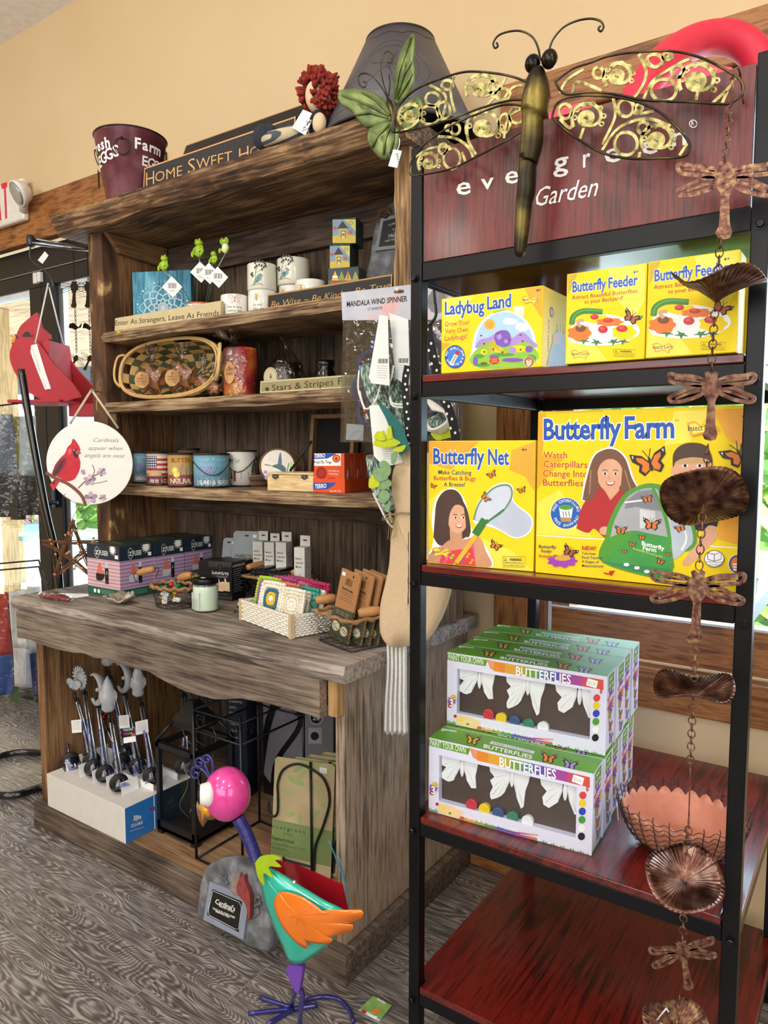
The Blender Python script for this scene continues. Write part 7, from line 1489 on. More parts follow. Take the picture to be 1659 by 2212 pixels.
JUTE = c('#9a744c', .95, 0, .25, 120, .6); WIRE = c('#3a3430', .5, .6, .1); HAN = c('#b9854f', .5, 0, .12, 30)
def handle_wood(p0, p1, drop, parent, r=.011):
    b = MB().use(HAN, True); d = (p1-p0).normalized(); b.lathe(p0, [(r*.7, 0), (r, (p1-p0).length*.15), (r*1.08, (p1-p0).length*.5), (r, (p1-p0).length*.85), (r*.7, (p1-p0).length)], 18, ax=d); b.build('wooden_grip', None, parent)
    b = MB().use(WIRE)
    for p_, s_ in ((p0, -1), (p1, 1)): b.tube(bez([p_, p_+d*(.012*s_), p_+d*(.012*s_)-V((0, 0, .012)), p_+d*(.004*s_)-V((0, 0, drop))], 4), .0013, 6)
    b.build('bail_wire', None, parent)
def mesh_wall(b, lo, hi, nx, nz):
    """chicken wire between two closed loops of points"""
    n = len(lo)
    for j in range(nz):
        f = lambda i, k: lo[i % n].lerp(hi[i % n], k)
        for i in range(0, n, 2):
            o_ = (j % 2); b.tube([f(i+o_, j/nz), f(i+o_+1, (j+.5)/nz), f(i+o_, (j+1)/nz)], .0007, 4); b.tube([f(i+o_+2, j/nz), f(i+o_+1, (j+.5)/nz)], .0007, 4)
# round wire basket of small ornaments
p = V((-1.805, 1.468, ZC+.0006)); t = thing('wire_basket', 'small oval chicken-wire basket of tagged trinkets, beside the white candle', 'basket', p)
ov = lambda k, h: [p+V((.078*k*cos(2*pi*i/40), .056*k*sin(2*pi*i/40), h)) for i in range(40)]
b = MB().use(WIRE); mesh_wall(b, ov(.8, .003), ov(1, .062), 20, 5); b.tube(ov(.8, .002), .0016, 6, True); b.tube(ov(.4, .002), .001, 5, True); b.build('wire_body', None, t)
b = MB().use(JUTE, True); P = [q+V((0, 0, .004*sin(i*2.2))) for i, q in enumerate(ov(1.0, .064))]; b.tube(P, [.0055+.0018*sin(i*2.6) for i in range(40)], 8, True); b.build('jute_rim', None, t)
handle_wood(aty(297, 1238, 1.47), aty(334, 1228, 1.50), .03, t); handle_wood(aty(386, 1249, 1.455), aty(413, 1241, 1.455), .022, t)
for i in range(15):
    q = p+V((rnd.uniform(-.045, .045), rnd.uniform(-.03, .03), rnd.uniform(.015, .062))); l = rnd.choice([('white', PAPER), ('red', RED), ('gold', c('#b8923a', .3, .6)), ('green', GRD), ('white', PAPER)])
    tr = MB().use(l[1], l[0] != 'white')
    if l[0] == 'white': e1 = V((rnd.gauss(0, 1), rnd.gauss(0, 1), rnd.gauss(0, .6))).normalized(); e2 = e1.orthogonal().normalized(); tr.obox(q, e1*.024, e2*.016, e1.cross(e2)*.0008)
    else: tr.ball(q, (.010, .009, .008), 12, 8)
    tag(tr.build('trinket', None, None, off=q), f'{l[0]} trinket or tag among those in the small round wire basket', 'trinket', f'{l[0]} trinkets in the wire basket')
# oyster shell dish
q = atz(266, 1302, ZC); p = V((q.x, q.y-.012, ZC+.0006)); SHL = metal_patina('shell', '#4a4338', '#8d8371', '#d3cbb9', .3, 0, 30); b = MB().use(SHL, True); rows = []
for j in range(9):
    r = .004+.046*j/8; rows.append([p+V((r*1.15*cos(x)*(1+.08*sin(7*x)*j/8), r*.85*sin(x)*(1+.08*sin(7*x)*j/8), .003+.020*(j/8)**2*(1+.35*sin(3*x+1))+.0025*sin(9*x)*(j/8)+.0012*(j % 2))) for x in [2*pi*i/60 for i in range(61)]])
b.sheet(rows); tag(b.build('shell_dish', None, None, solid=.003, off=p), 'grey ruffled oyster-shell dish near the counter front', 'dish')
b = MB().use(PAPER); b.prism(PZ(ZC+.0004), [(108, 1282), (190, 1284), (192, 1288), (160, 1293), (112, 1290)], 0, .002); tag(b.build('paper_slip', None, None, off=atz(150, 1287, ZC)), 'folded white paper slip on the left end of the counter', 'paper')
q = atz(120, 1294, ZC+.003); b = MB().use(c('#8f2430', .4), True); t = thing('red_packet', 'red item in crinkled clear film on the counter left end', 'packet', q); b.tube(bez([q+V((-.075, -.012, .006)), q+V((-.03, 0, .008)), q+V((.03, .006, .008)), q+V((.075, .002, .006))], 5), [.004, .007, .009, .011, .012, .012, .012, .012, .011, .011, .010, .010, .009, .008, .006, .004], 10, flat=.6); b.build('red_item', None, t)
b = MB().use(CELL, True); b.ball(q+V((.0, 0, .0085)), (.092, .03, .0115), 26, 12, lambda d: 1+.10*noise.noise(d*7)); b.build('film', None, t)
# candle jar
p, r = cylmid(410, 466, ZC-.0006, 1.485); h = .098; t = thing('candle_jar', 'pale green candle in a clear glass jar with a black lid', 'candle', p)
b = MB().use(c('#dfe8d8', .35), True); b.lathe(p, [(r*.93, .004), (r*.94, .008), (r*.94, h*.76), (r*.9, h*.78)], 36); b.build('wax', None, t)
b = MB().use(glassy('jar_glass', '#f6fbf8', .02, .03), True); b.cup(p, [(r*.9, 0), (r, .004), (r, h*.84), (r*.97, h*.87)], 36); b.build('glass_jar', None, t)
b = MB().use(c('#0d0d0e', .3, .2), True); b.lathe(p+V((0, 0, h*.86)), [(r*.98, 0), (r*1.01, .002), (r*1.01, .013), (r*.97, .016), (.001, .016)], 36); b.build('lid', None, t)
a = Art(Cyl(p, r+.0006), .0004); a.p([(411, 1279), (431, 1281), (431, 1317), (412, 1315)], PAPER)
for k, (tx, h_) in enumerate((('LEMONGRASS', 3.4), ('GREEN TEA', 3.4), ('soy candle', 2.2), ('hand poured', 2.2))): a.t(tx, (413, 1297+k*5), (429, 1298+k*5), h_, GRY)
a.ln([(412, 1280), (430.5, 1282), (430.5, 1316)], .5, GRY); a.build('paper_label', t); b = MB().use(PAPER); b.obox(p+V((-.008, -.012, h*.86+.0165)), (.014, 0, 0), (0, .009, 0), (0, 0, .0006)); b.build('price_sticker', None, t)
# black candle cartons, string-light boxes
KB = c('#15151a', .35); LXG = c('#6f6c66', .4)
def kbox(name, label, p, yw, w, d, h, group=None, m=KB):
    pl_ = yawed(p, yw); t = thing(name, label, 'box', p, group); b = MB(); b.obox(p, pl_.ex*w, -pl_.n*d, (0, 0, h)); b.build('carton', m, t, bevel=.0008); return t, pl_
pl = yawed(V((-1.842, 1.606, ZC+.0006)), .15); w = .131; hL = .125
LX, pl = kbox('candle_carton', 'black carton picturing two lit candles, standing behind the jar candle', pl.p, .15, w, .075, hL)
a = Art(pl, .0003, (0, w, .001, hL)); a.fr(400, 1120, 5.184)
for k in range(16): a.ln([(264+k*18, 480), (272+k*18, 545), (281+k*18, 480)], 2.2, LXG, 3)
a.e(390, 545, 40, 45, KB); a.ln([(352, 545), (365, 510), (390, 503), (415, 512), (428, 548)], 3, LXG, 3); a.ln([(390, 520), (390, 580)], 4, LXG); a.t('L', (303, 620), (318, 620), 38, PAPER, .01); a.t('UXURY', (320, 622), (410, 628), 28, PAPER, .01); a.t('L', (413, 630), (428, 631), 40, PAPER, .01); a.t('ITE', (430, 632), (486, 635), 29, PAPER, .01)
a.ln([(308, 640), (482, 652)], 4, GRY); a.ln([(330, 655), (465, 663)], 4, GRY)
for u in (335, 410): a.p([(u, 705), (u+88, 715), (u+92, 818), (u, 806)], c('#e8c9a6', .5)); a.b([(u+38, 712), (u+30, 690), (u+38, 668), (u+48, 690), (u+50, 712)], c('#f3ecd0', .4))
for k in range(17): a.ln([(345+k*13, 862+k), (350+k*13, 905+k), (355+k*13, 862+k)], 2, LXG, 3)
a.ln([(350, 838), (485, 852)], 4, GRY); a.build('front_print', LX)
s_ = Pl(pl.at(w, 0), -pl.n, (0, 0, 1), 1); a = Art(s_, .0003); a.t('LUXURYLITE', (.006, -.108), (.068, -.108), .007, PAPER)
for k in range(11): a.ln([(.008, -.100+k*.0072), (.060-.008*(k % 3), -.100+k*.0072)], .0013, GRY)
a.build('side_print', LX)
for i, (u, v, y, w, h, l) in enumerate(((398, 1290, 1.63, .06, .075, 'low black and gold string-light box at the left of the candle carton'), (424, 1262, 1.69, .11, .100, 'taller string-light box behind, its gold dotted top showing'), (468, 1255, 1.745, .12, .108, 'string-light box farthest back, beside the grey blister packs'))):
    p = seat(u, ZC-.0006, y); t, pl = kbox('light_box', l, p, .2, w, .05, h, 'string-light boxes', c('#1b1813', .35)); a = Art(pl, .0003); pl.k = 1; G_ = c('#c9a03a', .4)
    for k in range(46): x, z_ = rnd.uniform(.004, w-.004), rnd.uniform(h*.62, h-.004); a.e(x, -z_, .0012, .0012, G_ if k % 2 else PAPER, 0, 6)
    a.loc([(w*.15, h*.75), (w*.85, h*.75), (w*.85, h*.85), (w*.15, h*.85)], G_)
    for k in range(6): a.ln([(w*rnd.random()*.3, -h*(.25+.05*k)), (w*.5, -h*(.25+.05*k+.03)), (w*.95, -h*(.25+.05*k))], .0016, G_ if k % 2 else c('#e8dcc0', .5), 3)
    a.t('STRING LIGHTS', (w*.08, -h*.18), (w*.92, -h*.18), h*.11, G_); pl.k = None; a.build('front_print', t)
# grey blister packs leaning at the back
for (u, y, vt, wp), l in (((491, 1.772, 1145, 58), 'grey blister card with a hang slot, front one of two'), ((470, 1.79, 1160, 26), 'grey blister card half hidden behind the other')):
    p = seat(u, ZC-.0006, y); pl = Pl(p, (cos(.35), sin(.35), 0), (.03, .1, 1)); w = pl.hit(u+wp, 1160)[0]-pl.hit(u, 1160)[0]; hh = pl.hit(u, vt)[1]; t = thing('blister_card', l, 'packaged item', p); b = MB().use(c('#9aa3a8', .35)); b.prism(pl, [(0, 0), (w, 0), (w, hh-.008), (w-.008, hh), (.008, hh), (0, hh-.008)], 0, .0015, px=False); b.build('card', None, t)
    b = MB().use(CELL, True); b.obox(pl.at(w*.15, .01, .002), pl.ex*(w*.7), pl.n*.012, pl.ez*(hh*.55)); b.build('blister', None, t, bevel=.003); a = Art(Pl(p, pl.ex, pl.ez, 1), .002); a.e(w*.5, -(hh-.016), .008, .003, BLK); a.loc([(w*.72, hh-.022), (w*.86, hh-.022), (w*.86, hh-.012), (w*.72, hh-.012)], PAPER); a.build('slot_and_sticker', t)
# boxed motors
def motor(u0, u1, vt, vtab, y, l):
    p = seat(u0, ZC-.0006, y); pl = yawed(p, .22); w = pl.hit(u1, 1210)[0]; h = pl.hit(u0, vt)[1]; t = thing('motor_box', l, 'box', p, 'white boxed motors'); WB_ = c('#d9d8d0', .5); b = MB(); b.obox(p, pl.ex*w, -pl.n*.042, (0, 0, h)); b.build('carton', WB_, t, bevel=.0006)
    ht = pl.hit((u0+u1)/2, vtab)[1]; b = MB().use(WB_); b.obox(pl.at(w*.02, h+.0003, -.040), pl.ex*(w*.95), pl.n*.0012, pl.ez*max(ht-h, .02)); b.build('hang_tab', None, t)
    a = Art(Pl(p, pl.ex, pl.ez, 1), .0003)
    for k, tx in enumerate(('Battery', 'Operated', 'Motor')): a.t(tx, (w*.14, -(h*.80-.013*k)), (w*(.72 if k != 1 else .86), -(h*.80-.013*k)), .0075, BLK, .01)
    a.b([(w*.28, -h*.05), (w*.28, -h*.38), (w*.5, -h*.45), (w*.72, -h*.38), (w*.72, -h*.05)], c('#3a3a3c', .3)); a.pl = Pl(p+pl.n*-.0388, pl.ex, pl.ez, 1); a.e(w*.5, -(h+.55*max(ht-h, .02)), w*.22, .0024, BLK); a.build('front_print', t)
    s_ = Pl(pl.at(w, 0), -pl.n, (0, 0, 1), 1); a = Art(s_, .0003); a.b([(.013, -.004), (.013, -h*.36), (.021, -h*.42), (.029, -h*.36), (.029, -.004)], c('#3a3a3c', .3))
    for k, tx in enumerate(('Battery', 'Operated', 'Motor')): a.t(tx, (.006, -(h*.80-.013*k)), (.036, -(h*.80-.013*k)), .006, GRY)
    a.build('side_print', t)
motor(543, 567, 1169, 1150, 1.76, 'leftmost white motor box of the touching three'); motor(568, 592, 1171, 1155, 1.745, 'middle white motor box of the touching three'); motor(593, 618, 1171, 1152, 1.73, 'right white motor box of the touching three'); motor(633, 658, 1182, 1160, 1.67, 'white motor box standing alone to the right')
# dark wire basket with small candle cartons
p = V((-1.60, 1.72, ZC+.0006)); t = thing('wire_basket', 'dark wire basket of small black candle cartons, farther back on the counter', 'basket', p); rc = lambda k, h: [p+V((x*k, y_*k, h)) for x, y_ in [(-.10+.2*i/10, -.06) for i in range(10)]+[(.10, -.06+.12*i/8) for i in range(8)]+[(.10-.2*i/10, .06) for i in range(10)]+[(-.10, .06-.12*i/8) for i in range(8)]]
b = MB().use(WIRE); mesh_wall(b, rc(.9, .003), rc(1, .075), 18, 5); b.tube(rc(.9, .002), .0015, 5, True); b.build('wire_body', None, t); b = MB().use(JUTE, True); b.tube(rc(1, .077), .005, 7, True); b.build('jute_rim', None, t); handle_wood(p+V((-.11, -.03, .10)), p+V((-.10, .05, .105)), .02, t); handle_wood(p+V((.105, -.05, .105)), p+V((.11, .03, .11)), .02, t)
for i in range(8):
    q = p+V((-.082+.021*i, -.04+.002*(i % 2), .006)); t, pl = kbox('small_candle_box', f'{"first second third fourth fifth sixth seventh eighth".split()[i]} small black candle box from the left in the dark wire basket', q, .12, .0195, .07, .095+.003*(i % 3), 'small candle boxes in the basket'); a = Art(Pl(q, pl.ex, pl.ez, 1), .0003); a.t('LUX', (.003, -.07), (.016, -.07), .005, GRY); a.ln([(.003, -.085), (.0165, -.085)], .001, LXG); a.build('front_print', t)
# woven white tray of crochet squares
ty = -radians(16.6); pl = yawed(V((-1.497, 1.457, ZC+.0006)), ty); w = .269; d = .125; ht = .058
TR = thing('woven_tray', 'white woven tray with pale wooden corners, full of crochet squares', 'tray', pl.p); WVN = c('#efe9dc', .8, 0, .05, 60, .3)
def wside(o_, ex, L_):
    b = MB().use(WVN, True); n_ = ex.cross(V((0, 0, 1)))
    for j in range(9):
        z = .004+j*.0062; b.tube([o_+ex*(L_*i/34)+V((0, 0, z))+n_*(.0022*sin(i*pi/2+(j % 2)*pi)) for i in range(35)], .0034, 6)
    b.build('woven_side', None, TR)
A_, B_ = pl.p, pl.p+pl.ex*w; C__, D__ = B_-pl.n*d, A_-pl.n*d
wside(A_, pl.ex, w); wside(B_, -pl.n, d); wside(C__, -pl.ex, w); wside(D__, pl.n, d)
for q in (A_, B_, C__, D__): MB().use(c('#cdb791', .6)).obox(q-pl.ex*.006+pl.n*.006, pl.ex*.012, -pl.n*.012, (0, 0, ht+.003)).build('corner_post', None, TR)
b = MB().use(c('#f3ecdd', .6))
for o_, e, l_ in ((A_, pl.ex, w), (D__, pl.ex, w), (A_, -pl.n, d), (B_, -pl.n, d)): b.obox(o_-V((0, 0, 0))+V((0, 0, ht-.002)), e*l_, e.cross(V((0, 0, 1)))*.004, (0, 0, .004))
b.obox(A_+V((0, 0, .0008)), pl.ex*w, -pl.n*d, (0, 0, .003)); b.build('frame', None, TR)
def crochet(base, nrm, s, cols, label):
    """granny square: rings of puffy stitches"""
    n_ = V(nrm).normalized(); ex = V((0, 0, 1)).cross(n_).normalized(); ez = n_.cross(ex); t = thing('crochet_square', label, 'crochet coaster', base, 'crochet squares in the woven tray'); cc = base+ez*(s*.5); b = MB()
    m = [c(h, .95, 0, .12, 200, .5) for h in cols]; b.use(m[-1]); b.obox(cc-ex*(s*.47)-ez*(s*.47)-n_*.004, ex*(s*.94), ez*(s*.94), n_*.005)
    R = 5
    for k in range(R):
        rr = s*.5*(k+.5)/R; b.use(m[min(k*len(m)//R, len(m)-1)], True); cnt = max(5, int(4*(k+.6)*2.1))
        for i in range(cnt):
            x = 2*pi*i/cnt+.2*k; sq = 1/max(abs(cos(x)), abs(sin(x))); f = 1+(sq-1)*(k/(R-1))**.7*.92; b.ball(cc+ex*(rr*f*cos(x))+ez*(rr*f*sin(x))+n_*.002, (s*.060, s*.060, s*.060), 7, 5)
    b.build('stitches', None, t)
    for i in range(3): MB().use(c('#b9b6ac', .3, .9)).tube([cc+ez*(s*.52)+ex*(.004*i-.004+.003*cos(x))+ez*(.004*sin(x)) for x in [2*pi*j/8 for j in range(8)]], .0006, 4, True).build('jump_ring', None, t) if i == 0 else None
SQ = [(.062, .040, ['#d9654f', '#c53a63', '#8a3f4a', '#a05aa8', '#a9cc3f'], 'crochet square with lime border stitches and a coral centre, left in the tray', .100), (.120, .019, ['#ece6d4', '#e0b72f', '#3a6d86', '#ece6d4', '#ece6d4'], 'cream crochet square with a yellow and blue daisy, front of the tray', .098), (.158, .040, ['#c98a7a', '#c55a78', '#b9618f', '#c9765f'], 'pink and rust crochet square behind the cream daisy square', .098), (.075, .078, ['#b5326f', '#c04f8f', '#b3487f'], 'magenta crochet square at the back left of the tray', .11), (.125, .096, ['#b04a78', '#c76a8a', '#9d3f63'], 'rose crochet square standing tallest at the back', .115), (.186, .060, ['#e9e3d2', '#ded7c4', '#ece6d4'], 'plain cream crochet square right of the pink one', .092), (.198, .076, ['#4fae9f', '#5fb8aa', '#3f9a8c'], 'turquoise crochet square near the right of the tray', .10), (.207, .092, ['#ece6d4', '#e3dcc9', '#efe9da'], 'cream crochet square second from the right end', .095), (.213, .028, ['#efe9da', '#e4dcc6', '#ece6d4'], 'plain cream crochet square at the right front of the tray', .092), (.190, .110, ['#a81f4f', '#96184a', '#b02a58'], 'crimson crochet square at the back right', .11)]
for x, yb__, cols, l, s in SQ: crochet(pl.at(x, .028 if yb__ < .05 else .016, -yb__), pl.n*.95+pl.ex*.18+V((0, 0, .24)), s, cols, l)
# twig and pinecone sprig
q = seat(517, ZC-.0006, 1.50); b = MB().use(c('#3d2a20', .9, 0, .3, 60, .4))
for i in range(16): a0 = rnd.uniform(0, 6.28); q2 = q+V((.035*cos(a0)*rnd.random(), .03*sin(a0)*rnd.random(), .004+rnd.random()*.045)); b.tube([q+V((0, 0, .006)), q2], .0012, 5); b.use(c('#cfc3a6', .7) if i % 3 == 0 else c('#4a2a20', .7), True); b.ball(q2, (.0045, .0045, .006), 8, 6); b.use(c('#3d2a20', .9, 0, .3, 60, .4))
tag(b.build('berry_sprig', None, None, off=q), 'sprig of dark twigs with cream and brown berries beside the tray', 'sprig')
# rectangular wire basket of kraft packs
ty = -radians(18); pl = yawed(V((-1.168, 1.405, ZC+.0006)), ty); w = .142; d = .138; p = pl.p; t = thing('wire_basket', 'square chicken-wire basket with jute rim holding kraft packets, at the counter end', 'basket', p)
rq = lambda k, h: [pl.at(w/2+(x-.5)*w*k, 0, -(d/2+(y_-.5)*d*k))+V((0, 0, h)) for x, y_ in [(i/10, 0) for i in range(10)]+[(1, i/10) for i in range(10)]+[(1-i/10, 1) for i in range(10)]+[(0, 1-i/10) for i in range(10)]]
b = MB().use(WIRE); mesh_wall(b, rq(1, .003), rq(1.16, .075), 20, 5); b.tube(rq(1, .002), .0016, 5, True); b.tube(rq(1.05, .03), .0008, 4, True)
for i in range(0, 10, 2): b.tube([rq(1, .002)[i], rq(1, .002)[29-i]], .0009, 4)
b.build('wire_body', None, t); b = MB().use(JUTE, True); P = rq(1.16, .077); b.tube([q+V((0, 0, .003*sin(i*2.1))) for i, q in enumerate(P)], [.0052+.0018*sin(i*2.4) for i in range(40)], 8, True); b.build('jute_rim', None, t)
handle_wood(aty(681, 1297, 1.46), aty(727, 1291, 1.50), .02, t, .012); handle_wood(aty(774, 1325, 1.40), aty(822, 1318, 1.44), .02, t, .012)
KRF = c('#a9794c', .8, 0, .06, 80); OLV = c('#474a33', .7)
for i, (l, dx, dz, dp) in enumerate((('front kraft packet with olive lower half, leaning in the wire basket', 0, 0, 0), ('kraft packet just behind the front one', .024, -.006, .022), ('third kraft packet, mostly hidden', .035, -.004, .040), ('rearmost kraft packet in the wire basket', .045, -.012, .056))):
    e1 = (pl.ex*.93+V((0, 0, -.12))).normalized(); e2 = (V((0, 0, 1))+pl.ex*.42-pl.n*.16).normalized(); e2 = (e2-e1*e2.dot(e1)).normalized(); o_ = pl.at(.012+dx, 0, -.022-dp)+V((0, 0, .016+dz*.3)); tk = thing('kraft_packet', l, 'packet', o_, 'kraft packets in the wire basket'); p2 = Pl(o_, e1, e2, 1); b = MB().use(KRF); b.obox(o_, e1*.082, -p2.n*.006, e2*.175); b.build('sleeve', None, tk, bevel=.001)
    a = Art(p2, .0004); a.loc([(0, .001), (.082, .001), (.082, .082), (0, .075)], OLV); a.ln([(.008, -.100), (.074, -.100)], .0012, BRN); a.ln([(.012, -.106), (.070, -.106)], .0012, BRN); a.t('Beeswax wraps', (.018, -.126), (.064, -.126), .006, BLK, .02)
    for k in range(3): a.ln([(.014, -.121+k*.004), (.068, -.121+k*.004)], .0011, BRN)
    for k in range(9): a.ln([(.026+k*.0034, -.138), (.028+k*.0030+.002*sin(k), -.156)], .0011, BLK)
    a.loc([(.006, .158), (.02, .158), (.02, .167), (.006, .167)], PAPER); a.e(.055, -.165, .003, .003, BLK); a.e(.022, -.03, .017, .013, c('#d8cfb4', .6)); a.e(.058, -.026, .016, .012, c('#cfc6ab', .6)); 
    for k in range(6): a.t('beeswax', (.012+.02*(k % 3), -.062-.006*(k//3)), (.026+.02*(k % 3), -.062-.006*(k//3)), .003, c('#cfc6ab', .6))
    a.build('printed_sleeve', tk)
# ================================================================ lower bay of the hutch
ZD = .0800
CGL = solidglass('clear_plastic', '#f4f8fc', 1.45, .12, .62); REDG = solidglass('red_plastic', '#c01018', 1.35, .05); STEEL = c('#b9bcc4', .25, .9); BAG = glassy('sleeve_film', '#c3cdf2', .10, .2, .6); CDB = c('#ded9d2', .7, 0, .03)
sx0, sx1, sy0, sy1, sh = -2.262, -1.842, 1.296, 1.555, .112
p = V((sx0, sy0, ZD+.0006)); SB = thing('display_carton', 'long white and blue display carton holding solar garden stakes', 'carton', p)
b = MB().use(CDB); b.box(sx0, sx1, sy0, sy1, p.z, p.z+sh); b.build('carton', None, SB, bevel=.001)
a = Art(Pl(V((sx1, sy0, p.z)), (0, 1, 0), (0, 0, 1)), .0003); SBL = c('#2a78c8', .4); R = lambda y0, z0, y1, z1, m: a.loc([(y0, z0), (y1, z0), (y1, z1), (y0, z1)], m)
R(0, .001, .118, sh-.001, SBL); R(.118, .001, .255, sh-.001, c('#222a26', .5)); R(.104, .001, .108, sh-.001, PAPER)
a.fr(60, 1380, 4.1475); a.t('Alpine', (945, 1632), (1015, 1612), 42, PAPER, .02); a.t('SOLARIS', (925, 1692), (1028, 1655), 30, PAPER, .01, .1); a.ln([(912, 1725), (1040, 1685)], 4, GRL); a.e(980, 1590, 34, 10, GRL)
for k, m in enumerate((RED, PUR, GRN)): a.q(1098+k*24, 1510-k*8, 1114+k*24, 1545-k*8, m)
a.build('side_print', SB)
b = MB().use(PAPER)
for i in range(5):
    for j in range(2): x = sx0+.045+.075*i; y = sy0+.045+.10*j; b.obox(V((x, y, p.z+sh-.012)), (0, .062, .0), (.0012, 0, 0), (-.008, 0, .052))
for y in (sy0+.12, sy0+.215): b.obox(V((sx0+.02, y, p.z+sh+.0005)), (sx1-sx0-.04, 0, 0), (0, .0012, 0), (0, 0, .022))
b.build('divider', None, SB)
def petals(b, q, n, r0, r1, w):
    for i in range(n): x = 2*pi*i/n; d = V((cos(x), -.25, sin(x))); b.tube([q+d*r0, q+d*(r0+r1)/2, q+d*r1], [w*.7, w, w*.25], 7)
def stake(u, v, y, kind, label, bx, by, s=.034, m=CGL, tagv=None, tagu=0):
    base = V((bx, by, ZD+.113+.0005)); s *= 1.25; hd = aty(u, v, y); t = thing('solar_stake', label, 'garden stake', base, 'clear-topped solar stakes in the display carton'); b = MB().use(m, True)
    if kind == 'sun': b.ball(hd, (s*.6, s*.35, s*.6), 14, 10, lambda d: 1+.06*noise.noise(d*4)); petals(b, hd, 18, s*.55, s*1.15, s*.13)
    elif kind == 'moon':
        P = [hd+V((s*1.0*cos(x), 0, s*1.1*sin(x))) for x in [-2.2+4.4*i/14 for i in range(15)]]; b.tube(P, [s*(.06+.46*sin(pi*i/14)) for i in range(15)], 10, flat=.6); b.ball(hd+V((s*.55, -s*.2, s*.05)), s*.16, 8, 6)
    elif kind == 'gnome': b.lathe(hd-V((0, 0, s*1.5)), [(s*.3, 0), (s*.55, s*.3), (s*.5, s*.7), (s*.75, s*1.0), (s*.7, s*1.6), (s*.5, s*1.9), (s*.45, s*2.2), (s*.3, s*2.6), (s*.05, s*3.1)], 14, rim=lambda x, r, z: 1+.09*sin(3*x+z*90)+.05*sin(7*x)); b.ball(hd+V((0, -s*.55, s*.3)), s*.16, 8, 6)
    elif kind == 'butterfly':
        for q in (-1, 1): b.ball(hd+V((q*s*.6, 0, s*.12)), (s*.55, s*.2, s*.38), 12, 8); b.ball(hd+V((q*s*.4, 0, -s*.25)), (s*.35, s*.18, s*.25), 10, 8)
        b.tube([hd-V((0, 0, s*.5)), hd+V((0, 0, s*.4))], s*.14, 8)
    else: b.ball(hd, (s*.5, s*.45, s*.42), 12, 9); b.ball(hd+V((s*.35, 0, s*.4)), s*.26, 10, 8); b.tube([hd+V((-s*.3, 0, .1*s)), hd+V((-s*1.2, 0, s*.55))], [s*.25, s*.05], 8); b.tube([hd+V((s*.3, 0, s*.6)), hd+V((s*.25, 0, s*.95))], [s*.12, s*.02], 6)
    b.build('clear_figure' if m is CGL else 'red_figure', None, t); low = hd-V((0, 0, s*(1.5 if kind == 'gnome' else .7)))
    b = MB().use(STEEL, True); b2 = MB().use(BLK, True); o2 = V((.011, .006, 0))
    for k, o_ in enumerate((V((0, 0, 0)), o2)): b.tube([base+o_+V((0, 0, .012)), low+o_*.9-V((0, 0, .02*k))], .0036, 8); e = low+o_*.9-V((0, 0, .02*k)); d = (base-low).normalized(); b2.tube([e+d*.002, e+d*.035], .0048, 8)
    b.build('steel_rod', None, t); b2.build('black_collar', None, t)
    b = MB().use(BLK, True); b.lathe(base+V((-.01, 0, .031)), [(.026, -.006), (.029, -.003), (.029, .003), (.026, .006)], 24, ax=(.9, -.4, 0)); b.build('spike_disc', None, t)
    d = (low-base); b = MB().use(BAG, True); b.tube([base+V((0, 0, .015)), base+d*.16, base+d*.4, base+d*.62], [.030, .014, .008, .007], 10); b.build('plastic_sleeve', None, t)
    if tagv:
        pl_ = yawed(aty(u+tagu, tagv, y-.02), .3+.2*(tagu % 3)); pl_.k = 1; b = MB().use(PAPER); b.prism(pl_, [(-.02, .02), (.02, .028), (.022, -.016), (-.018, -.024)], 0, .0008, px=False); b.build('hang_tag', None, t); a = Art(pl_, .001)
        if tagu > 20:
            a.loc([(-.0195, .0195), (.0195, .0275), (.021, .002), (-.019, -.006)], BLK); a.t('SOLARIS', (-.014, -.015), (.014, -.020), .005, PAPER)
            for k, m_ in enumerate((RED, PUR, GRN, PNK, BLU)): a.loc([(-.016+.007*k, .003+.0012*k), (-.011+.007*k, .004+.0012*k), (-.011+.007*k, .010+.0012*k), (-.016+.007*k, .009+.0012*k)], m_)
            a.loc([(.008, .001), (.019, .003), (.019, .009), (.008, .007)], c('#ee5533', .5))
        else:
            for k in range(8): a.ln([(-.016, -.016+k*.004), (.016, -.022+k*.004)], .001, GRY)
        a.build('tag_print', t)
ST_ = [(159, 1478, 1.40, 'butterfly', 'clear butterfly solar stake at the left front of the carton', -2.155, 1.40, .029, CGL, 1570, 6), (177, 1463, 1.42, 'sun', 'clear spiky sun solar stake near the left', -2.10, 1.37, .030, CGL, None, 0), (206, 1487, 1.40, 'moon', 'front clear crescent moon solar stake', -2.03, 1.365, .034, CGL, None, 0), (233, 1500, 1.375, 'gnome', 'front clear gnome solar stake, black-backed tag beside it', -1.935, 1.35, .030, CGL, 1590, 46), (232, 1428, 1.52, 'bird', 'clear bird solar stake at the back, close under the apron', -2.11, 1.50, .036, CGL, None, 0), (262, 1462, 1.47, 'moon', 'rear clear crescent moon solar stake', -1.99, 1.46, .032, CGL, 1560, 6), (298, 1470, 1.47, 'gnome', 'rear clear gnome solar stake, right of the moon', -1.89, 1.44, .028, CGL, 1572, 8), (139, 1577, 1.40, 'bird', 'short red cardinal solar stake at the far left', -2.215, 1.36, .018, REDG, None, 0), (225, 1548, 1.45, 'bird', 'red-topped solar stake half hidden among the clear ones', -2.06, 1.45, .024, REDG, None, 0), (392, 1470, 1.62, 'butterfly', 'clear solar stake standing behind the black lantern', -1.87, 1.55, .026, CGL, None, 0)]
for q in ST_: stake(*q)
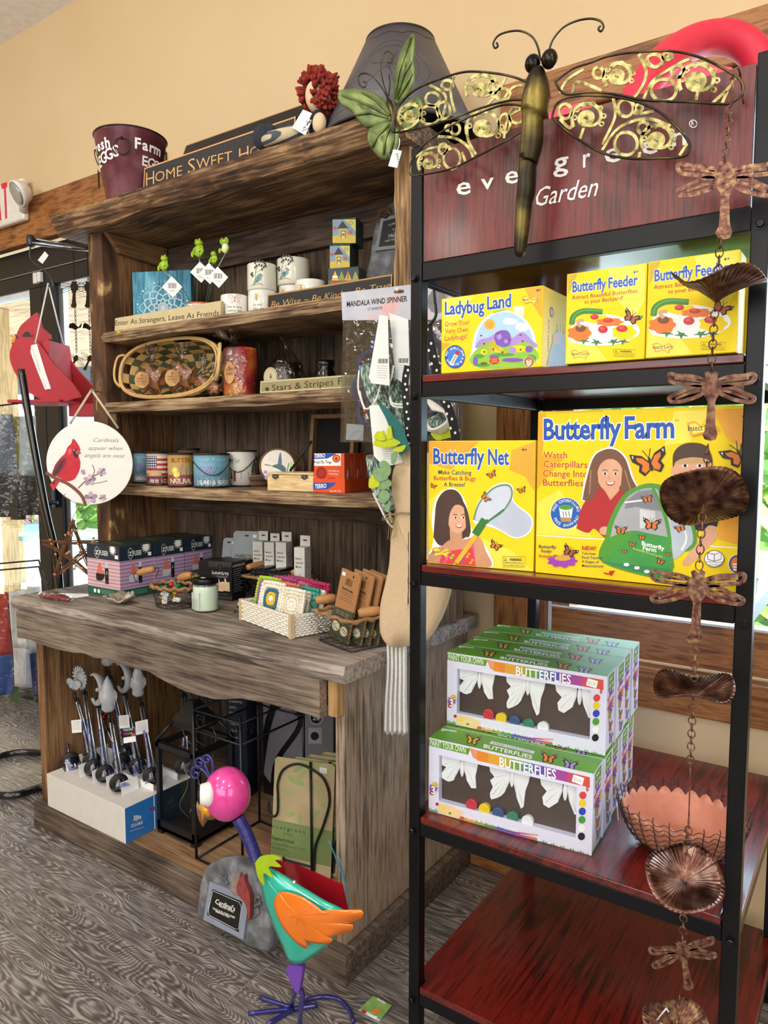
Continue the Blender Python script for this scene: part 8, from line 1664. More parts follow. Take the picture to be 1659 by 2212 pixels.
# black lantern
x0, x1, y0, y1, z0 = -1.822, -1.648, 1.397, 1.565, ZD+.0006; LN = thing('lantern', 'tall black metal lantern with glass sides and a wire light string', 'lantern', ((x0+x1)/2, (y0+y1)/2, z0)); zt = .372; w = .014
b = MB().use(BLACK)
for x in (x0, x1-w):
    for y in (y0, y1-w): b.box(x, x+w, y, y+w, z0+.012, zt)
for z, h in ((z0+.012, .03), (zt-.016, .016)):
    b.box(x0, x1, y0, y0+w, z, z+h); b.box(x0, x1, y1-w, y1, z, z+h); b.box(x0, x0+w, y0, y1, z, z+h); b.box(x1-w, x1, y0, y1, z, z+h)
b.box(x0, x1, y0, y1, z0+.012, z0+.022); b.build('frame', None, LN)
for x in (x0, x1-.022):
    for y in (y0, y1-.022): MB().use(BLACK).box(x, x+.022, y, y+.022, z0, z0+.0118).build('foot', None, LN)
b = MB().use(PANE); b.add([(x0+w, y0+.006, z0+.042), (x1-w, y0+.006, z0+.042), (x1-w, y0+.006, zt-.016), (x0+w, y0+.006, zt-.016)], [(0, 1, 2, 3)]); b.add([(x1-.006, y0+w, z0+.042), (x1-.006, y1-w, z0+.042), (x1-.006, y1-w, zt-.016), (x1-.006, y0+w, zt-.016)], [(0, 1, 2, 3)]); b.build('glass_pane', None, LN)
cxn, cyn = (x0+x1)/2, (y0+y1)/2; T = lambda k, z: [V((cxn+(x-cxn)*k, cyn+(y-cyn)*k, z)) for x, y in ((x0, y0), (x1, y0), (x1, y1), (x0, y1))]
b = MB().use(BLACK); A_, B_, C__ = T(1, zt), T(.55, .432), T(.14, .497)
for i in range(4): b.tube([A_[i], B_[i]], .005, 6)
b.hexa(T(.58, .418), T(.58, .438)); b.hexa(T(.58, .4381), C__); b.build('roof', None, LN)
b = MB().use(BLACK); b.tube([V((cxn+.018*cos(x), cyn, .514+.018*sin(x))) for x in [2*pi*i/20 for i in range(20)]], .0022, 6, True); b.build('ring_handle', None, LN)
b = MB().use(c('#b8b09a', .3, .6)); 
for k in range(3): b.tube(bez([V((cxn+rnd.uniform(-.05, .06), cyn+rnd.uniform(-.05, .05), z0+.34-.05*i)) for i in range(7)], 4), .0007, 4)
b.build('wire_lights', None, LN)
# wire plant stand with scrolls
x0, x1, y0, y1, z0, zt = -1.60, -1.41, 1.36, 1.62, ZD+.0006, .53; t = thing('plant_stand', 'black square wire plant stand with scroll corners behind the shepherd hook cards', 'plant stand', (x0, y0, z0)); b = MB().use(BLACK)
cn = [(x0, y0), (x1, y0), (x1, y1), (x0, y1)]
for i in range(4):
    (ax_, ay_), (bx_, by_) = cn[i], cn[(i+1) % 4]; b.tube([V((ax_, ay_, z0+.004)), V((ax_, ay_, zt+.02))], .004, 6)
    for z in (z0+.004, zt-.06, zt): b.tube([V((ax_, ay_, z)), V((bx_, by_, z))], .0032, 6)
    for s_, px, py in ((1, ax_, ay_), (-1, bx_, by_)): d = V((bx_-ax_, by_-ay_, 0)).normalized()*s_; b.tube([V((px, py, zt-.03))+d*(.03+.022*(1-.6*i_/20)*cos(i_*.45))+V((0, 0, .022*(1-.6*i_/20)*sin(i_*.45))) for i_ in range(21)], .0016, 5)
b.build('wire_frame', None, t)
# dark product cartons at the back
t, pl = kbox('fountain_carton', 'large dark carton with white lettering at the back of the lower bay', V((-1.73, 1.775, ZD+.0006)), .0, .40, .09, .52, None, c('#17171b', .4)); a = Art(pl, .0003, (.002, .398, .003, .518))
a.p([(598, 1490), (660, 1500), (720, 1530), (720, 1660), (590, 1700), (535, 1660), (530, 1500)], c('#7d7c84', .5)); a.ln([(600, 1500), (575, 1580), (560, 1680)], 16, KB, 4); a.ln([(620, 1495), (650, 1560), (600, 1640), (590, 1700)], 12, KB, 4)
a.p([(512, 1700), (720, 1765), (720, 1830), (512, 1770)], KB); a.t('Aqua -Motion', (490, 1713), (600, 1750), 20, GRL); a.t('Add beauty and motion', (520, 1738), (604, 1768), 9, GRL, 0, .2); a.e(683, 1550, 15, 16, GRY); a.e(683, 1550, 12, 13, KB); a.t('24', (676, 1555), (690, 1557), 9, GRL, .02); a.q(666, 1572, 695, 1606, GRY); a.e(680, 1590, 9, 9, KB); a.build('front_print', t)
t, pl = kbox('navy_carton', 'narrow navy carton with small white text, behind the lantern', V((-1.83, 1.70, ZD+.0006)), .15, .085, .06, .50, None, c('#1b2436', .45)); a = Art(pl, .0003)
for k, tx in enumerate(('For use', 'in watering', 'patios', '& other')): a.t(tx, (496, 1505+k*12), (496+len(tx)*2.4, 1507+k*12), 6, GRL)
for k, tx in enumerate(('Comes with', 'easy to', 'assemble', 'parts')): a.t(tx, (497, 1565+k*14), (497+len(tx)*2.2, 1568+k*14), 6, GRL)
a.build('front_print', t)
# shepherd's hook cards
def cardmat2():
    mt, nt, bb = mk('kraft_leaf_card'); L = nt.links.new; bb.inputs['Roughness'].default_value = .55
    tc = N(nt, 'ShaderNodeTexCoord'); nz = N(nt, 'ShaderNodeTexNoise'); nz.inputs['Scale'].default_value = 9; nz.inputs['Detail'].default_value = 1; L(tc.outputs['Object'], nz.inputs['Vector'])
    rp = ramp(nt, [(.4, '#b9a67e'), (.55, '#c9b78f'), (.62, '#a9b074')]); L(nz.outputs['Fac'], rp.inputs['Fac']); L(rp.outputs['Color'], bb.inputs['Base Color']); return mt
CM = cardmat2(); pl = Pl(V((-1.392, 1.450, ZD+.001)), (cos(.30), sin(.30), 0), (-.02, .10, 1)); wz, hz = pl.hit(720, 1700)[0], pl.hit(583, 1632)[1]
SHC = thing('hook_card', 'front green and kraft card carrying a black shepherd hook', 'packaged hook', pl.p, 'packaged shepherd hooks'); b = MB().use(CM); b.prism(pl, [(0, 0), (wz, 0), (wz, hz-.008), (wz-.008, hz), (.008, hz), (0, hz-.008)], -.0015, 0, px=False); b.build('card', None, SHC)
a = Art(pl, .0003, (.001, wz-.001, .001, hz)).fr(320, 1440, 3.606); LFG = c('#a3b26f', .5); GBN = c('#7d9159', .5)
a.p([(930, 1178), (1445, 1290), (1445, 1570), (935, 1450)], GBN)
for u, v, r in ((985, 740, -.9), (1110, 880, .9), (1175, 910, .3), (1160, 800, -.4), (1085, 975, .2), (1010, 1050, 1.2), (1110, 1150, -.2), (1180, 1190, 1.5), (1320, 960, .7), (1380, 1090, .4), (1300, 1150, -.6), (1380, 820, 1.0), (960, 880, 1.3)): a.p([(u+48*x*cos(r)-24*y*sin(r), v+48*x*sin(r)+24*y*cos(r)) for x, y in ((-1, 0), (-.5, -.8), (.3, -.8), (1, 0), (.3, .8), (-.5, .8))], LFG)
a.t('e v e r g r e e n', (952, 1250), (1218, 1305), 30, DRK); a.t('Garden', (1048, 1308), (1125, 1325), 26, c('#4f6a3f', .5), 0, .35); a.t("Shepherd's Hook", (952, 1340), (1135, 1382), 27, DRK, .015); a.t('Crochet utilitaire pour le jardin', (952, 1380), (1228, 1440), 23, c('#4a5a3a', .5)); a.t('Vara de pastor', (952, 1412), (1085, 1440), 23, c('#4a5a3a', .5)); a.p([(1330, 785), (1385, 795), (1382, 838), (1328, 828)], PAPER); a.t('$9.99', (1337, 825), (1375, 831), 16, GRY); a.build('card_print', SHC)
F2 = lambda L: [pl.at(*pl.hit(320+x/3.606, 1440+y/3.606), .006) for x, y in L]
b = MB().use(BLACK, True); b.tube(bez(F2([(945, 1035), (945, 1110), (975, 1160), (1010, 1130), (1012, 1000), (1010, 900), (1050, 800), (1150, 755), (1260, 790), (1370, 880), (1412, 1040), (1370, 1220), (1310, 1380), (1300, 1460), (1298, 1540), (1296, 1600)]), 5), .0034, 8); b.tube(F2([(1262, 740), (1275, 1300), (1280, 1600)]), .0034, 8); b.tube(bez(F2([(1290, 1560), (1080, 1500), (1062, 1480), (1066, 1540), (1068, 1585)]), 4), .0030, 8); b.build('steel_hook', None, SHC)
for k, l in enumerate(('second', 'third', 'fourth', 'rearmost')): dup(SHC, V((.045+.022*k, .030+.036*k, 0))+V((.0, .0, .016*(k+1)))*0+pl.ez*0, f'{l} shepherd hook card counted back from the front one')
# ================================================================ on the floor
q0, q1 = atz(428, 1992, .0022), atz(568, 2066, .0022); q0.y -= .03; q1.y -= .03; pl = Pl(q0, q1-q0, (0, .20, 1))
CS = stone('memorial_stone', 'grey stone memorial plaque with a pair of cardinals, on the floor by the metal bird', pl, [(424, 1980), (428, 1930), (440, 1880), (465, 1860), (490, 1854), (520, 1868), (550, 1890), (562, 1930), (578, 1975), (584, 2000), (580, 2050), (565, 2054), (520, 2034), (480, 2010), (436, 1986)], .04)
b = MB().use(c('#8b93a3', .55, 0, .06)); b.prism(pl, [(459, 1902), (544, 1936), (531, 2027), (445, 1984)], .002, .010); b.use(BLK); b.prism(pl, [(465, 1918), (529, 1945), (522, 2011), (454, 1974)], .010, .0105); b.build('plaque_frame', None, CS)
a = Art(pl, .011).fr(400, 1780, 3.606); a.ln([(236, 520), (240, 510), (445, 600), (462, 640), (440, 810), (410, 805), (212, 700), (205, 660), (236, 520)], 4, GRL); a.t("Cardinal's", (262, 610), (412, 672), 42, PAPER, .01, .25)
for k, (tx, u0, u1) in enumerate((('A', 256, 268), ('SONG IN THE AIR,', 285, 400), ("FINDS OUR LOVED ONES'", 240, 412), ('MEMORIES NEAR.', 262, 372))): a.t(tx, (u0, 610+k*22 if k else 602), (u1, (610+k*22 if k else 602)+(u1-u0)*.43), 17, PAPER, .01)
a.build('plaque_lettering', CS)
F5 = lambda L: [(400+x/3.606, 1780+y/3.606) for x, y in L]
for L, m in (([(375, 490), (400, 430), (440, 370), (458, 380), (448, 440), (440, 540), (400, 530)], '#8d7a70'), ([(432, 480), (450, 420), (490, 380), (495, 430), (530, 520), (538, 600), (535, 720), (515, 728), (512, 640), (480, 580), (440, 530)], '#8f3b37')): b = MB().use(c(m, .75, 0, .25, 90)); flat(b, pl, F5(L), .004, .016); b.build('cardinal_relief', None, CS, bevel=.003)
b = MB().use(STN)
for L in ([(275, 390), (310, 420), (345, 460)], [(330, 390), (325, 430), (340, 465)], [(540, 720), (580, 690), (570, 650)], [(550, 600), (575, 560), (590, 580)], [(545, 640), (600, 610)]): b.tube(bez([pl.at(*pl.hit(*q), .004) for q in F5(L)], 4), .0035, 6)
b.build('leaf_relief', None, CS)
# metal bird planter
BY = 1.115; bp = yawed(V((aty(640, 2100, BY).x, BY, 0)), .22); ENA = lambda h: c(h, .16, .1, .04, 20, 0, .6); p = atz(640, 2180, .0)
BD_ = thing('metal_bird', 'whimsical metal bird planter with pink head, turquoise body and orange wing', 'garden ornament', (p.x, p.y, 0)); TQ = ENA('#2fc0a8'); RDB = ENA('#a81421'); NV = ENA('#2b2a78'); k = rad(2, bp.p)/1.0
offp = lambda h: Pl(bp.p+bp.n*h, bp.ex, bp.ez)
at5 = lambda x, y, h=0: (lambda o_: o_.at(*o_.hit(*F5([(x, y)])[0])))(offp(h))
OUTB = [(560, 330), (640, 330), (760, 390), (900, 480), (1080, 590), (1255, 690), (1200, 830), (1090, 960), (980, 1040), (910, 1085), (815, 1080), (760, 960), (690, 800), (620, 600)]
for h, m, nm in ((.03, TQ, 'body_shell'), (-.06, RDB, 'back_shell')):
    b = MB().use(m, True); L = bez2(OUTB+[OUTB[0]], 4)[:-1]; cxm, cym = 860, 720; rows = [[at5(cxm+(x-cxm)*kk, cym+(y-cym)*kk, h+((1-kk*kk)*.012-.006*kk**6)*(1 if h > 0 else -1)) for x, y in L+[L[0]]] for kk in (.02, .35, .65, .9, 1)]; b.sheet(rows); b.build(nm, None, BD_, solid=.0015)
b = MB().use(RDB); 
for q0, q1 in (((560, 330), (815, 1080)), ): b.add([at5(*q0, .0), at5(*q1, .0), at5(*q1, -.045), at5(*q0, -.045)], [(0, 1, 2, 3)])
b.prism(offp(-.045), F5([(600, 300), (690, 278), (880, 320), (1080, 405), (1225, 470), (1275, 690), (1240, 740), (640, 400)]), 0, .002); b.build('red_interior', None, BD_, solid=.0015)
b = MB().use(ENA('#f47e16'), True); OW = [(735, 530), (800, 530), (900, 560), (1000, 620), (1100, 690), (1250, 695), (1350, 665), (1390, 690), (1370, 730), (1280, 770), (1180, 795), (1290, 780), (1310, 800), (1290, 830), (1180, 865), (1120, 885), (1145, 900), (1130, 925), (1040, 935), (935, 915), (958, 950), (940, 968), (900, 950), (840, 900), (760, 800), (705, 680), (695, 590)]
L = bez2(OW+[OW[0]], 3)[:-1]; b.sheet([[at5(*q_, .047+.010*max(0, 1-((q_[0]-860)/330)**2-((q_[1]-730)/240)**2)) for q_ in R_w] for R_w in ([(x, y) for x, y in L+[L[0]]], [(870+(min(x, 1160)-870)*.86, 715+(y-715)*.86) for x, y in L+[L[0]]], [(870+(min(x, 1120)-870)*.5, 715+(y-715)*.5) for x, y in L+[L[0]]], [(870, 715) for x, y in L+[L[0]]])]); b.build('wing', None, BD_, solid=.002)
b = MB().use(c('#a8c81e', .3, .1, .08)); flat(b, offp(.045), F5([(548, 300), (590, 250), (680, 238), (755, 268), (700, 280), (750, 332), (650, 330), (692, 420), (612, 378), (622, 475), (585, 440), (562, 380)]), 0, .002, 3); b.build('leaf_collar', None, BD_)
b = MB().use(NV, True); P = bez([at5(415, -40, .015), at5(470, 60, .015), at5(520, 180, .018), at5(555, 285, .022)], 12); b.tube(P, .0095, 12); n_ = 27
for i in range(n_): j = i*(len(P)-1)/n_; q = P[int(j)].lerp(P[min(int(j)+1, len(P)-1)], j-int(j)); d = (P[min(int(j)+1, len(P)-1)]-P[max(int(j)-1, 0)]).normalized(); e1 = d.orthogonal().normalized(); e2 = d.cross(e1); b.tube([q+e1*(.0122*cos(x))+e2*(.0122*sin(x)) for x in [2*pi*m_/14 for m_ in range(14)]], .0024, 6, True)
b.build('coil_neck', None, BD_)
at8 = lambda x, y, h=0: (lambda o_: o_.at(*o_.hit(380+x/6.381, 1600+y/6.381)))(offp(h))
hc = at8(705, 730, .012); hr = (at8(975, 730)-at8(435, 730)).length/2; b = MB().use(ENA('#e8479f'), True); b.ball(hc, (hr, hr*.95, hr*1.12), 32, 22); b.build('head', None, BD_)
b = MB().use(c('#f1f1ec', .2, 0, .02, 10, 0, .5), True); q0, q1 = at8(455, 735, .046), at8(335, 745, .056); d = (q1-q0).normalized(); b.lathe(q0, [(hr*.46, -.01), (hr*.5, .0), (hr*.44, (q1-q0).length*.8), (hr*.40, (q1-q0).length), (.001, (q1-q0).length*1.02)], 26, ax=d); b.build('eye', None, BD_)
b = MB().use(BLK, True); b.lathe(q1+d*.0012, [(hr*.37, 0), (hr*.33, .003), (.001, .005)], 26, ax=d); b.build('pupil', None, BD_)
b = MB().use(ENA('#f0a50c'), True)
L = [at8(x, y, .02) for x, y in ((300, 830), (285, 900), (300, 1020), (330, 1110), (365, 1180))]; M_ = [at8(x, y, .055) for x, y in ((400, 860), (400, 940), (390, 1010), (380, 1080), (372, 1178))]; R_2 = [at8(x, y, .02) for x, y in ((500, 960), (585, 1020), (520, 1085), (430, 1090), (378, 1180))]; b.sheet([L, M_, R_2]); b.build('beak', None, BD_, solid=.002)
for L in ([(460, 520), (400, 430), (330, 375), (250, 370), (213, 440), (240, 510), (300, 500), (305, 450), (265, 440)], [(470, 500), (430, 400), (390, 300), (330, 240), (275, 270), (280, 340), (340, 355), (355, 310), (320, 300)], [(490, 470), (510, 380), (500, 280), (450, 205), (390, 215), (385, 280), (440, 300), (460, 260), (425, 250)]): MB().use(NV, True).tube(bez([at8(*q, .02) for q in L], 5), .0028, 8).build('crest_curl', None, BD_)
b = MB().use(ENA('#7443b4')); flat(b, bp, F5([(800, 1105), (830, 1080), (900, 1076), (932, 1100), (925, 1180), (905, 1285), (880, 1285), (835, 1200)]), -.004, .012); b.build('thigh', None, BD_, bevel=.003)
fz = lambda x, y, z=.0055: atz(*F5([(x, y)])[0], z)
b = MB().use(NV, True); f0 = fz(830, 1435); f1 = atz(648, 2216, .0055); b.tube(bez([at5(865, 1230), at5(850, 1330), f0+V((0, 0, .01)), f0], 4), .0055, 8); b.tube(bez([at5(892, 1270), at5(915, 1330), at5(905, 1420), f1+V((0, 0, .012)), f1], 4), .0055, 8); b.build('leg', None, BD_)
b = MB().use(NV, True)
for L in ([(830, 1430), (580, 1350)], [(830, 1440), (490, 1475)], [(840, 1440), (1030, 1410)], [(850, 1440), (640, 1558)], [(905, 1400), (950, 1370), (1050, 1345), (1150, 1350), (1230, 1390), (1290, 1470), (1310, 1540)]): b.tube(bez([fz(*q) for q in L], 5), .005, 8)
b.build('wire_foot', None, BD_)
b = MB().use(c('#4a8fa0', .3, .3)); 
for L in ([(1240, 430), (1180, 280), (1120, 130)], [(1245, 440), (1210, 300), (1185, 210)], [(1272, 640), (1255, 480), (1235, 420)]): b.tube(bez([at5(*q, -.03) for q in L], 4), .0016, 5)
b.build('tail_feather', None, BD_)
b = MB().use(c('#d8d8d6', .25, .8), True)
for x, y in ((850, 455), (607, 487), (668, 715), (803, 1025), (1098, 942)): b.ball(at5(x, y, .044 if x == 850 else .012), (.005, .005, .005), 10, 8)
b.build('rivet', None, BD_)
q = fz(1460, 1460, .002); tp2 = Pl(q, (1, 0, 0), (0, .97, .22)); t = thing('paper_tag', 'glossy green paper tag lying on the floor beside the metal bird', 'tag', q); b = MB().use(c('#7fa65a', .35, 0, .3, 40)); b.prism(tp2, F5([(1465, 1340), (1610, 1415), (1470, 1590), (1310, 1485)]), 0, .0006); b.tube(bez([tp2.at(*tp2.hit(*F5([z_])[0]), .002) for z_ in ((1400, 1540), (1340, 1520), (1290, 1530), (1310, 1555), (1350, 1540), (1388, 1515))], 4), .0012, 5); b.build('tag_card', None, t); a = Art(tp2, .001).fr(400, 1780, 3.606); a.p([(1340, 1450), (1400, 1450), (1520, 1530), (1470, 1588), (1312, 1486)], GRL); a.t('VERDIGRIS', (1558, 1408), (1495, 1372), 20, PAPER, .02); a.e(1390, 1465, 24, 15, RED); a.e(1490, 1460, 34, 18, ORB); a.p([(1425, 1480), (1500, 1505), (1480, 1525), (1420, 1508)], PAPER); a.build('tag_print', t)
# ================================================================ left side, by the glass door
# exit sign with emergency lamp head
EXY = 1.872; t = thing('exit_sign', 'white exit sign with red letters and a round emergency lamp head, above the door', 'exit sign', aty(20, 440, EXY)); pl = PY(EXY)
b = MB().use(c('#e9e6de', .45)); q = aty(-60, 500, EXY); z0, z1 = aty(30, 480, EXY).z, aty(30, 388, EXY).z; x1 = aty(48, 430, EXY).x; b.box(x1-.36, x1, EXY, 1.9055, z0, z1); b.build('housing', None, t, bevel=.012, seg=3)
a = Art(pl, .0005).fr(0, 0, 3.95); RDL = c('#e0203a', .4); a.p([(12, 1568), (60, 1552), (62, 1598), (50, 1602), (62, 1862), (46, 1868), (34, 1608), (14, 1612)], RDL); a.p([(-40, 1590), (-14, 1580), (14, 1878), (-12, 1885)], RDL); a.build('exit_lettering', t)
lc = aty(38, 418, EXY-.05); b = MB().use(c('#e4e0d6', .45), True); ax = V((-.15, -.85, -.45)).normalized(); b.lathe(lc, [(.020, -.055), (.040, -.045), (.055, -.01), (.057, .004), (.051, .006)], 28, ax=ax); b.tube([lc-ax*.04, V((x1-.01, EXY+.01, lc.z-.05))], .018, 12); b.build('lamp_head', None, t)
b = MB().use(c('#b9bcc0', .12, .5), True); b.lathe(lc+ax*.0065, [(.050, 0), (.03, .004), (.001, .006)], 24, ax=ax); b.build('lens', None, t)
# door closer arm with hanging things
z = 2.118; e0, e1 = atz(66, 516, z), atz(186, 534, z); t = thing('door_closer', 'chrome door-closer arm reaching out above the glass door', 'door closer', e0); CHR = c('#8f949a', .18, 1.0)
b = MB().use(CHR, True); b.tube([e0, V((e1.x, 1.945, z))], .0075, 8, flat=.6); b.tube([e0+V((.01, 0, -.018)), V((e1.x+.07, 1.945, z-.018))], .008, 10); b.build('arm', None, t)
b = MB().use(c('#3a3d42', .35, .8), True); b.lathe(e0-V((0, 0, .03)), [(.014, 0), (.016, .006), (.016, .038), (.012, .044)], 16); b.build('elbow_joint', None, t); MB().use(c('#3a3d42', .4, .6)).box(e1.x-.05, e1.x+.13, 1.915, 1.949, z-.045, z+.02).build('closer_body', None, t, bevel=.003)
fy = e0.y; b = MB().use(c('#4a4d52', .35, .8), True); b.tube(bez([aty(u, v, fy) for u, v in ((67, 530), (64, 550), (72, 566), (92, 580), (110, 600), (113, 615), (104, 618))], 5), .0035, 8); t2 = tag(b.build('s_hook', None, None, off=aty(67, 530, fy)), 'dark s-shaped hook with a barcode sticker holding the bird feeder', 'hook'); b = MB().use(PAPER); pl = PY(fy-.008); b.prism(pl, [(97, 543), (105, 552), (92, 570), (82, 562)], 0, .0008); b.build('barcode_sticker', None, t2)
FD = thing('bird_feeder', 'red wooden cardinal bird feeder hanging on white cord', 'bird feeder', aty(90, 760, fy)); CRD = c('#b3202f', .55, 0, .06, 25, .1); Z9 = lambda L: [(x/5.265, 480+y/5.267) for x, y in L]
f1 = yawed(aty(80, 780, fy-.07), .55); f2 = Pl(f1.p-f1.n*.17, f1.ex, f1.ez); f3 = Pl(f1.p-f1.n*.07, f1.ex, f1.ez)
SIDE = [(270, 1310), (340, 1315), (430, 1360), (600, 1590), (760, 1760), (910, 1970), (840, 2010), (700, 2050), (560, 2045), (400, 1985), (280, 1880), (170, 1720), (110, 1560), (115, 1450), (170, 1350)]
b = MB().use(CRD); flat(b, f1, Z9(SIDE), -.012, .0); sh_ = [(q.x, q.y) for q in [V((x, y, 0)) for x, y in SIDE]]; b.build('front_wing', None, FD, bevel=.002)
L1 = [f1.hit(*q) for q in bez2(Z9(SIDE+[SIDE[0]]), 4)[:-1]]; b = MB().use(CRD); b.prism(f2, [(x+.02, y-.01) for x, y in L1], 0, .012, px=False); b.build('rear_wing', None, FD, bevel=.002)
b = MB().use(CRD); flat(b, f3, Z9([(430, 1030), (462, 1120), (480, 1200), (540, 1250), (575, 1330), (400, 1500), (200, 1400), (195, 1310), (225, 1230), (270, 1160)]), -.01, .01, 2); b.build('head', None, FD); b = MB().use(ENA('#e88a1a')); b.prism(f3, Z9([(190, 1290), (212, 1330), (180, 1360), (138, 1390), (140, 1345)]), -.008, .008); b.build('beak', None, FD)
a = Art(f3, .0104).fr(0, 480, 5.265); a.b([(265, 1305), (300, 1255), (345, 1255), (370, 1305)], BLK); a.ln([(370, 1310), (400, 1285)], 12, BLK); a.ln([(190, 1280), (218, 1330)], 16, BLK); a.build('painted_eye', FD)
b = MB().use(CRD); lo = [f1.at(*f1.hit(*q), -.012) for q in Z9([(470, 1340), (745, 1365)])]; b.hexa([lo[0]-V((0, 0, .14)), lo[0]-V((0, 0, .14))+f1.ex*.02, lo[0]-f1.n*.155+f1.ex*.05-V((0, 0, .16)), lo[0]-f1.n*.155-V((0, 0, .16))], [lo[0], lo[0]+f1.ex*.025, lo[0]-f1.n*.155+f1.ex*.03, lo[0]-f1.n*.155]); b.build('hopper', None, FD)
b = MB().use(CRD); q = [f1.hit(*z_) for z_ in Z9([(130, 2035), (720, 2052), (1000, 2210), (560, 2090), (240, 2100)])]; z_ = f1.at(*q[0]).z; A0, A1 = f1.at(q[0][0], 0, .03), f1.at(q[1][0], 0, .03); A0.z = A1.z = z_-.008; b.obox(A0, A1-A0, -f1.n*.24, (0, 0, .012)); b.obox(A1-f1.n*.07, f1.ex*.14, -f1.n*.09, (0, 0, -.05)); b.build('seed_tray', None, FD, bevel=.002)
b = MB().use(ROPE, True); hk = aty(104, 612, fy); b.tube([f1.at(*f1.hit(77, 742), .002), hk], .003, 7); b.tube([f2.at(*f1.hit(92, 738), .0), hk], .003, 7); b.build('hanging_cord', None, FD)
b = MB().use(PAPER); b.prism(f1, Z9([(360, 1400), (425, 1385), (440, 1440), (520, 1700), (585, 1895), (515, 1905), (440, 1720), (350, 1480)]), .002, .003); b.build('paper_label', None, FD); a = Art(f1, .0034).fr(0, 480, 5.265)
a.pl = Pl(f1.p, f1.ex, f1.ez); a.t('Cardinal Bird', (375, 1450), (460, 1690), 26, BLK, 0, .2); a.t('Feeder', (425, 1630), (462, 1720), 20, BLK, 0, .2); a.t('$15.00', (490, 1790), (530, 1895), 20, BLK, 0, .2); a.build('handwriting', FD)
# two dark rain chains by the glass
for k, (u0, l) in enumerate(((158, 'dark rain chain with dragonflies hanging by the glass, left one of two'), (188, 'dark rain chain half hidden behind the hutch upright'))):
    y = 1.845+.06*k; xf = lambda v, u0=u0: u0+(v-530)*.032; t = thing('rain_chain', l, 'rain chain', aty(u0, 540, y)); DB = c('#2a1a14', .45, .5)
    for v0, v1, n in ((540, 612, 8), (665, 700, 4), (716, 762, 6), (795, 850, 6)): chain(v0, v1, n, DB, y, xf, t, .0045, .0011)
    plate(xf(608), 612, .36, DB, .0, y, t); cupf(xf(700), 714, .026, .02, DB, (.05, -.1, 1), .010, .4+k, 3, t, y); plate(xf(770), 770, .22, DB, .4, y, t)
# round cardinal sign on the upright
ya = radians(40); p = aty(194, 1000, 1.415); pl = yawed(p, ya); t = thing('round_sign', 'round white hanging sign painted with a red cardinal, reading Cardinals appear when angels are near', 'sign', p); r = (pl.hit(287, 1000)[0]-pl.hit(101, 1000)[0])/2
cxm = (pl.hit(287, 1000)[0]+pl.hit(101, 1000)[0])/2; b = MB().use(c('#f0f0ea', .5, 0, .02)); b.lathe(pl.at(cxm, 0), [(r, -.004), (r, .004)], 64, ax=pl.n, smooth=False); b.build('disc', None, t, bevel=.001)
a = Art(pl, .0046).fr(0, 680, 3.95); tx = c('#4b5254', .6); 
for s_, p0, p1 in (('Cardinals', (800, 1084), (1018, 1088)), ('appear when', (757, 1152), (1050, 1156)), ('angels are near', (724, 1214), (1072, 1220))): a.t(s_, p0, p1, 36, tx, -.012, .3)
RC1, RC2, RC3 = c('#c8202f', .6, 0, .12, 60), c('#8a2430', .6), c('#3b2a2c', .6); BRW = c('#7a4a38', .6)
a.b([(455, 1360), (470, 1290), (520, 1220), (560, 1180), (580, 1130), (610, 1100), (628, 1058), (660, 1090), (690, 1150), (675, 1200), (690, 1260), (680, 1330), (640, 1400), (580, 1420), (520, 1395)], RC1); a.p([(628, 1056), (612, 1110), (590, 1140), (660, 1130), (684, 1140)], RC1); a.b([(440, 1400), (455, 1330), (500, 1250), (560, 1215), (570, 1260), (540, 1320), (490, 1370)], RC2); a.p([(440, 1395), (480, 1320), (540, 1285), (500, 1350)], RC3); a.p([(470, 1340), (520, 1260), (555, 1235), (530, 1290)], RC3); a.p([(430, 1450), (470, 1400), (520, 1410), (490, 1460), (460, 1505)], RC1); a.p([(445, 1440), (480, 1400), (470, 1450)], RC3)
a.b([(625, 1150), (655, 1145), (680, 1165), (672, 1200), (655, 1225), (630, 1190)], BLK); a.p([(650, 1160), (675, 1150), (697, 1182), (675, 1195), (648, 1182)], c('#c5484a', .5)); a.e(636, 1155, 7, 6, PAPER); a.e(636, 1155, 4, 4, BLK); a.b([(585, 1150), (610, 1140), (612, 1180), (590, 1190)], c('#e0566a', .6)); a.ln([(395, 1345), (480, 1395), (580, 1440), (660, 1500), (710, 1560), (735, 1632)], 28, BRW, 4); a.ln([(670, 1480), (720, 1430), (790, 1380), (880, 1345)], 9, BRW, 4); a.ln([(790, 1380), (810, 1330), (790, 1280)], 6, BRW, 3); a.ln([(700, 1630), (620, 1590), (550, 1550), (560, 1530)], 6, BRW, 3); a.ln([(800, 1440), (860, 1430), (920, 1415)], 5, BRW, 3)
for u, v, s_ in ((770, 1410, 55), (780, 1560, 58), (870, 1340, 42), (715, 1340, 26), (880, 1560, 34)):
    for i in range(5): x = 2*pi*i/5+u; a.e(u+s_*.55*cos(x), v+s_*.5*sin(x), s_*.46, s_*.34, c(('#b9a7b8', '#d9c3cc', '#8f8296', '#c9b2bf', '#a894a8')[i], .6), x, 14)
    a.e(u, v, s_*.16, s_*.16, c('#5b3f4f', .6))
a.build('cardinal_painting', t)
b = MB().use(c('#c9bfa4', .9)); nl = aty(198, 842, 1.425); b.tube([pl.at(*pl.hit(152, 916), .003), nl], .004, 6, flat=.3); b.tube([pl.at(*pl.hit(256, 925), .003), nl], .004, 6, flat=.3); b.build('ribbon', None, t); b = MB().use(c('#9ab07a', .5)); b.tube([nl+V((.006, -.006, 0)), V((-2.25, 1.537, nl.z+.005))], .003, 6); b.build('peg', None, t)
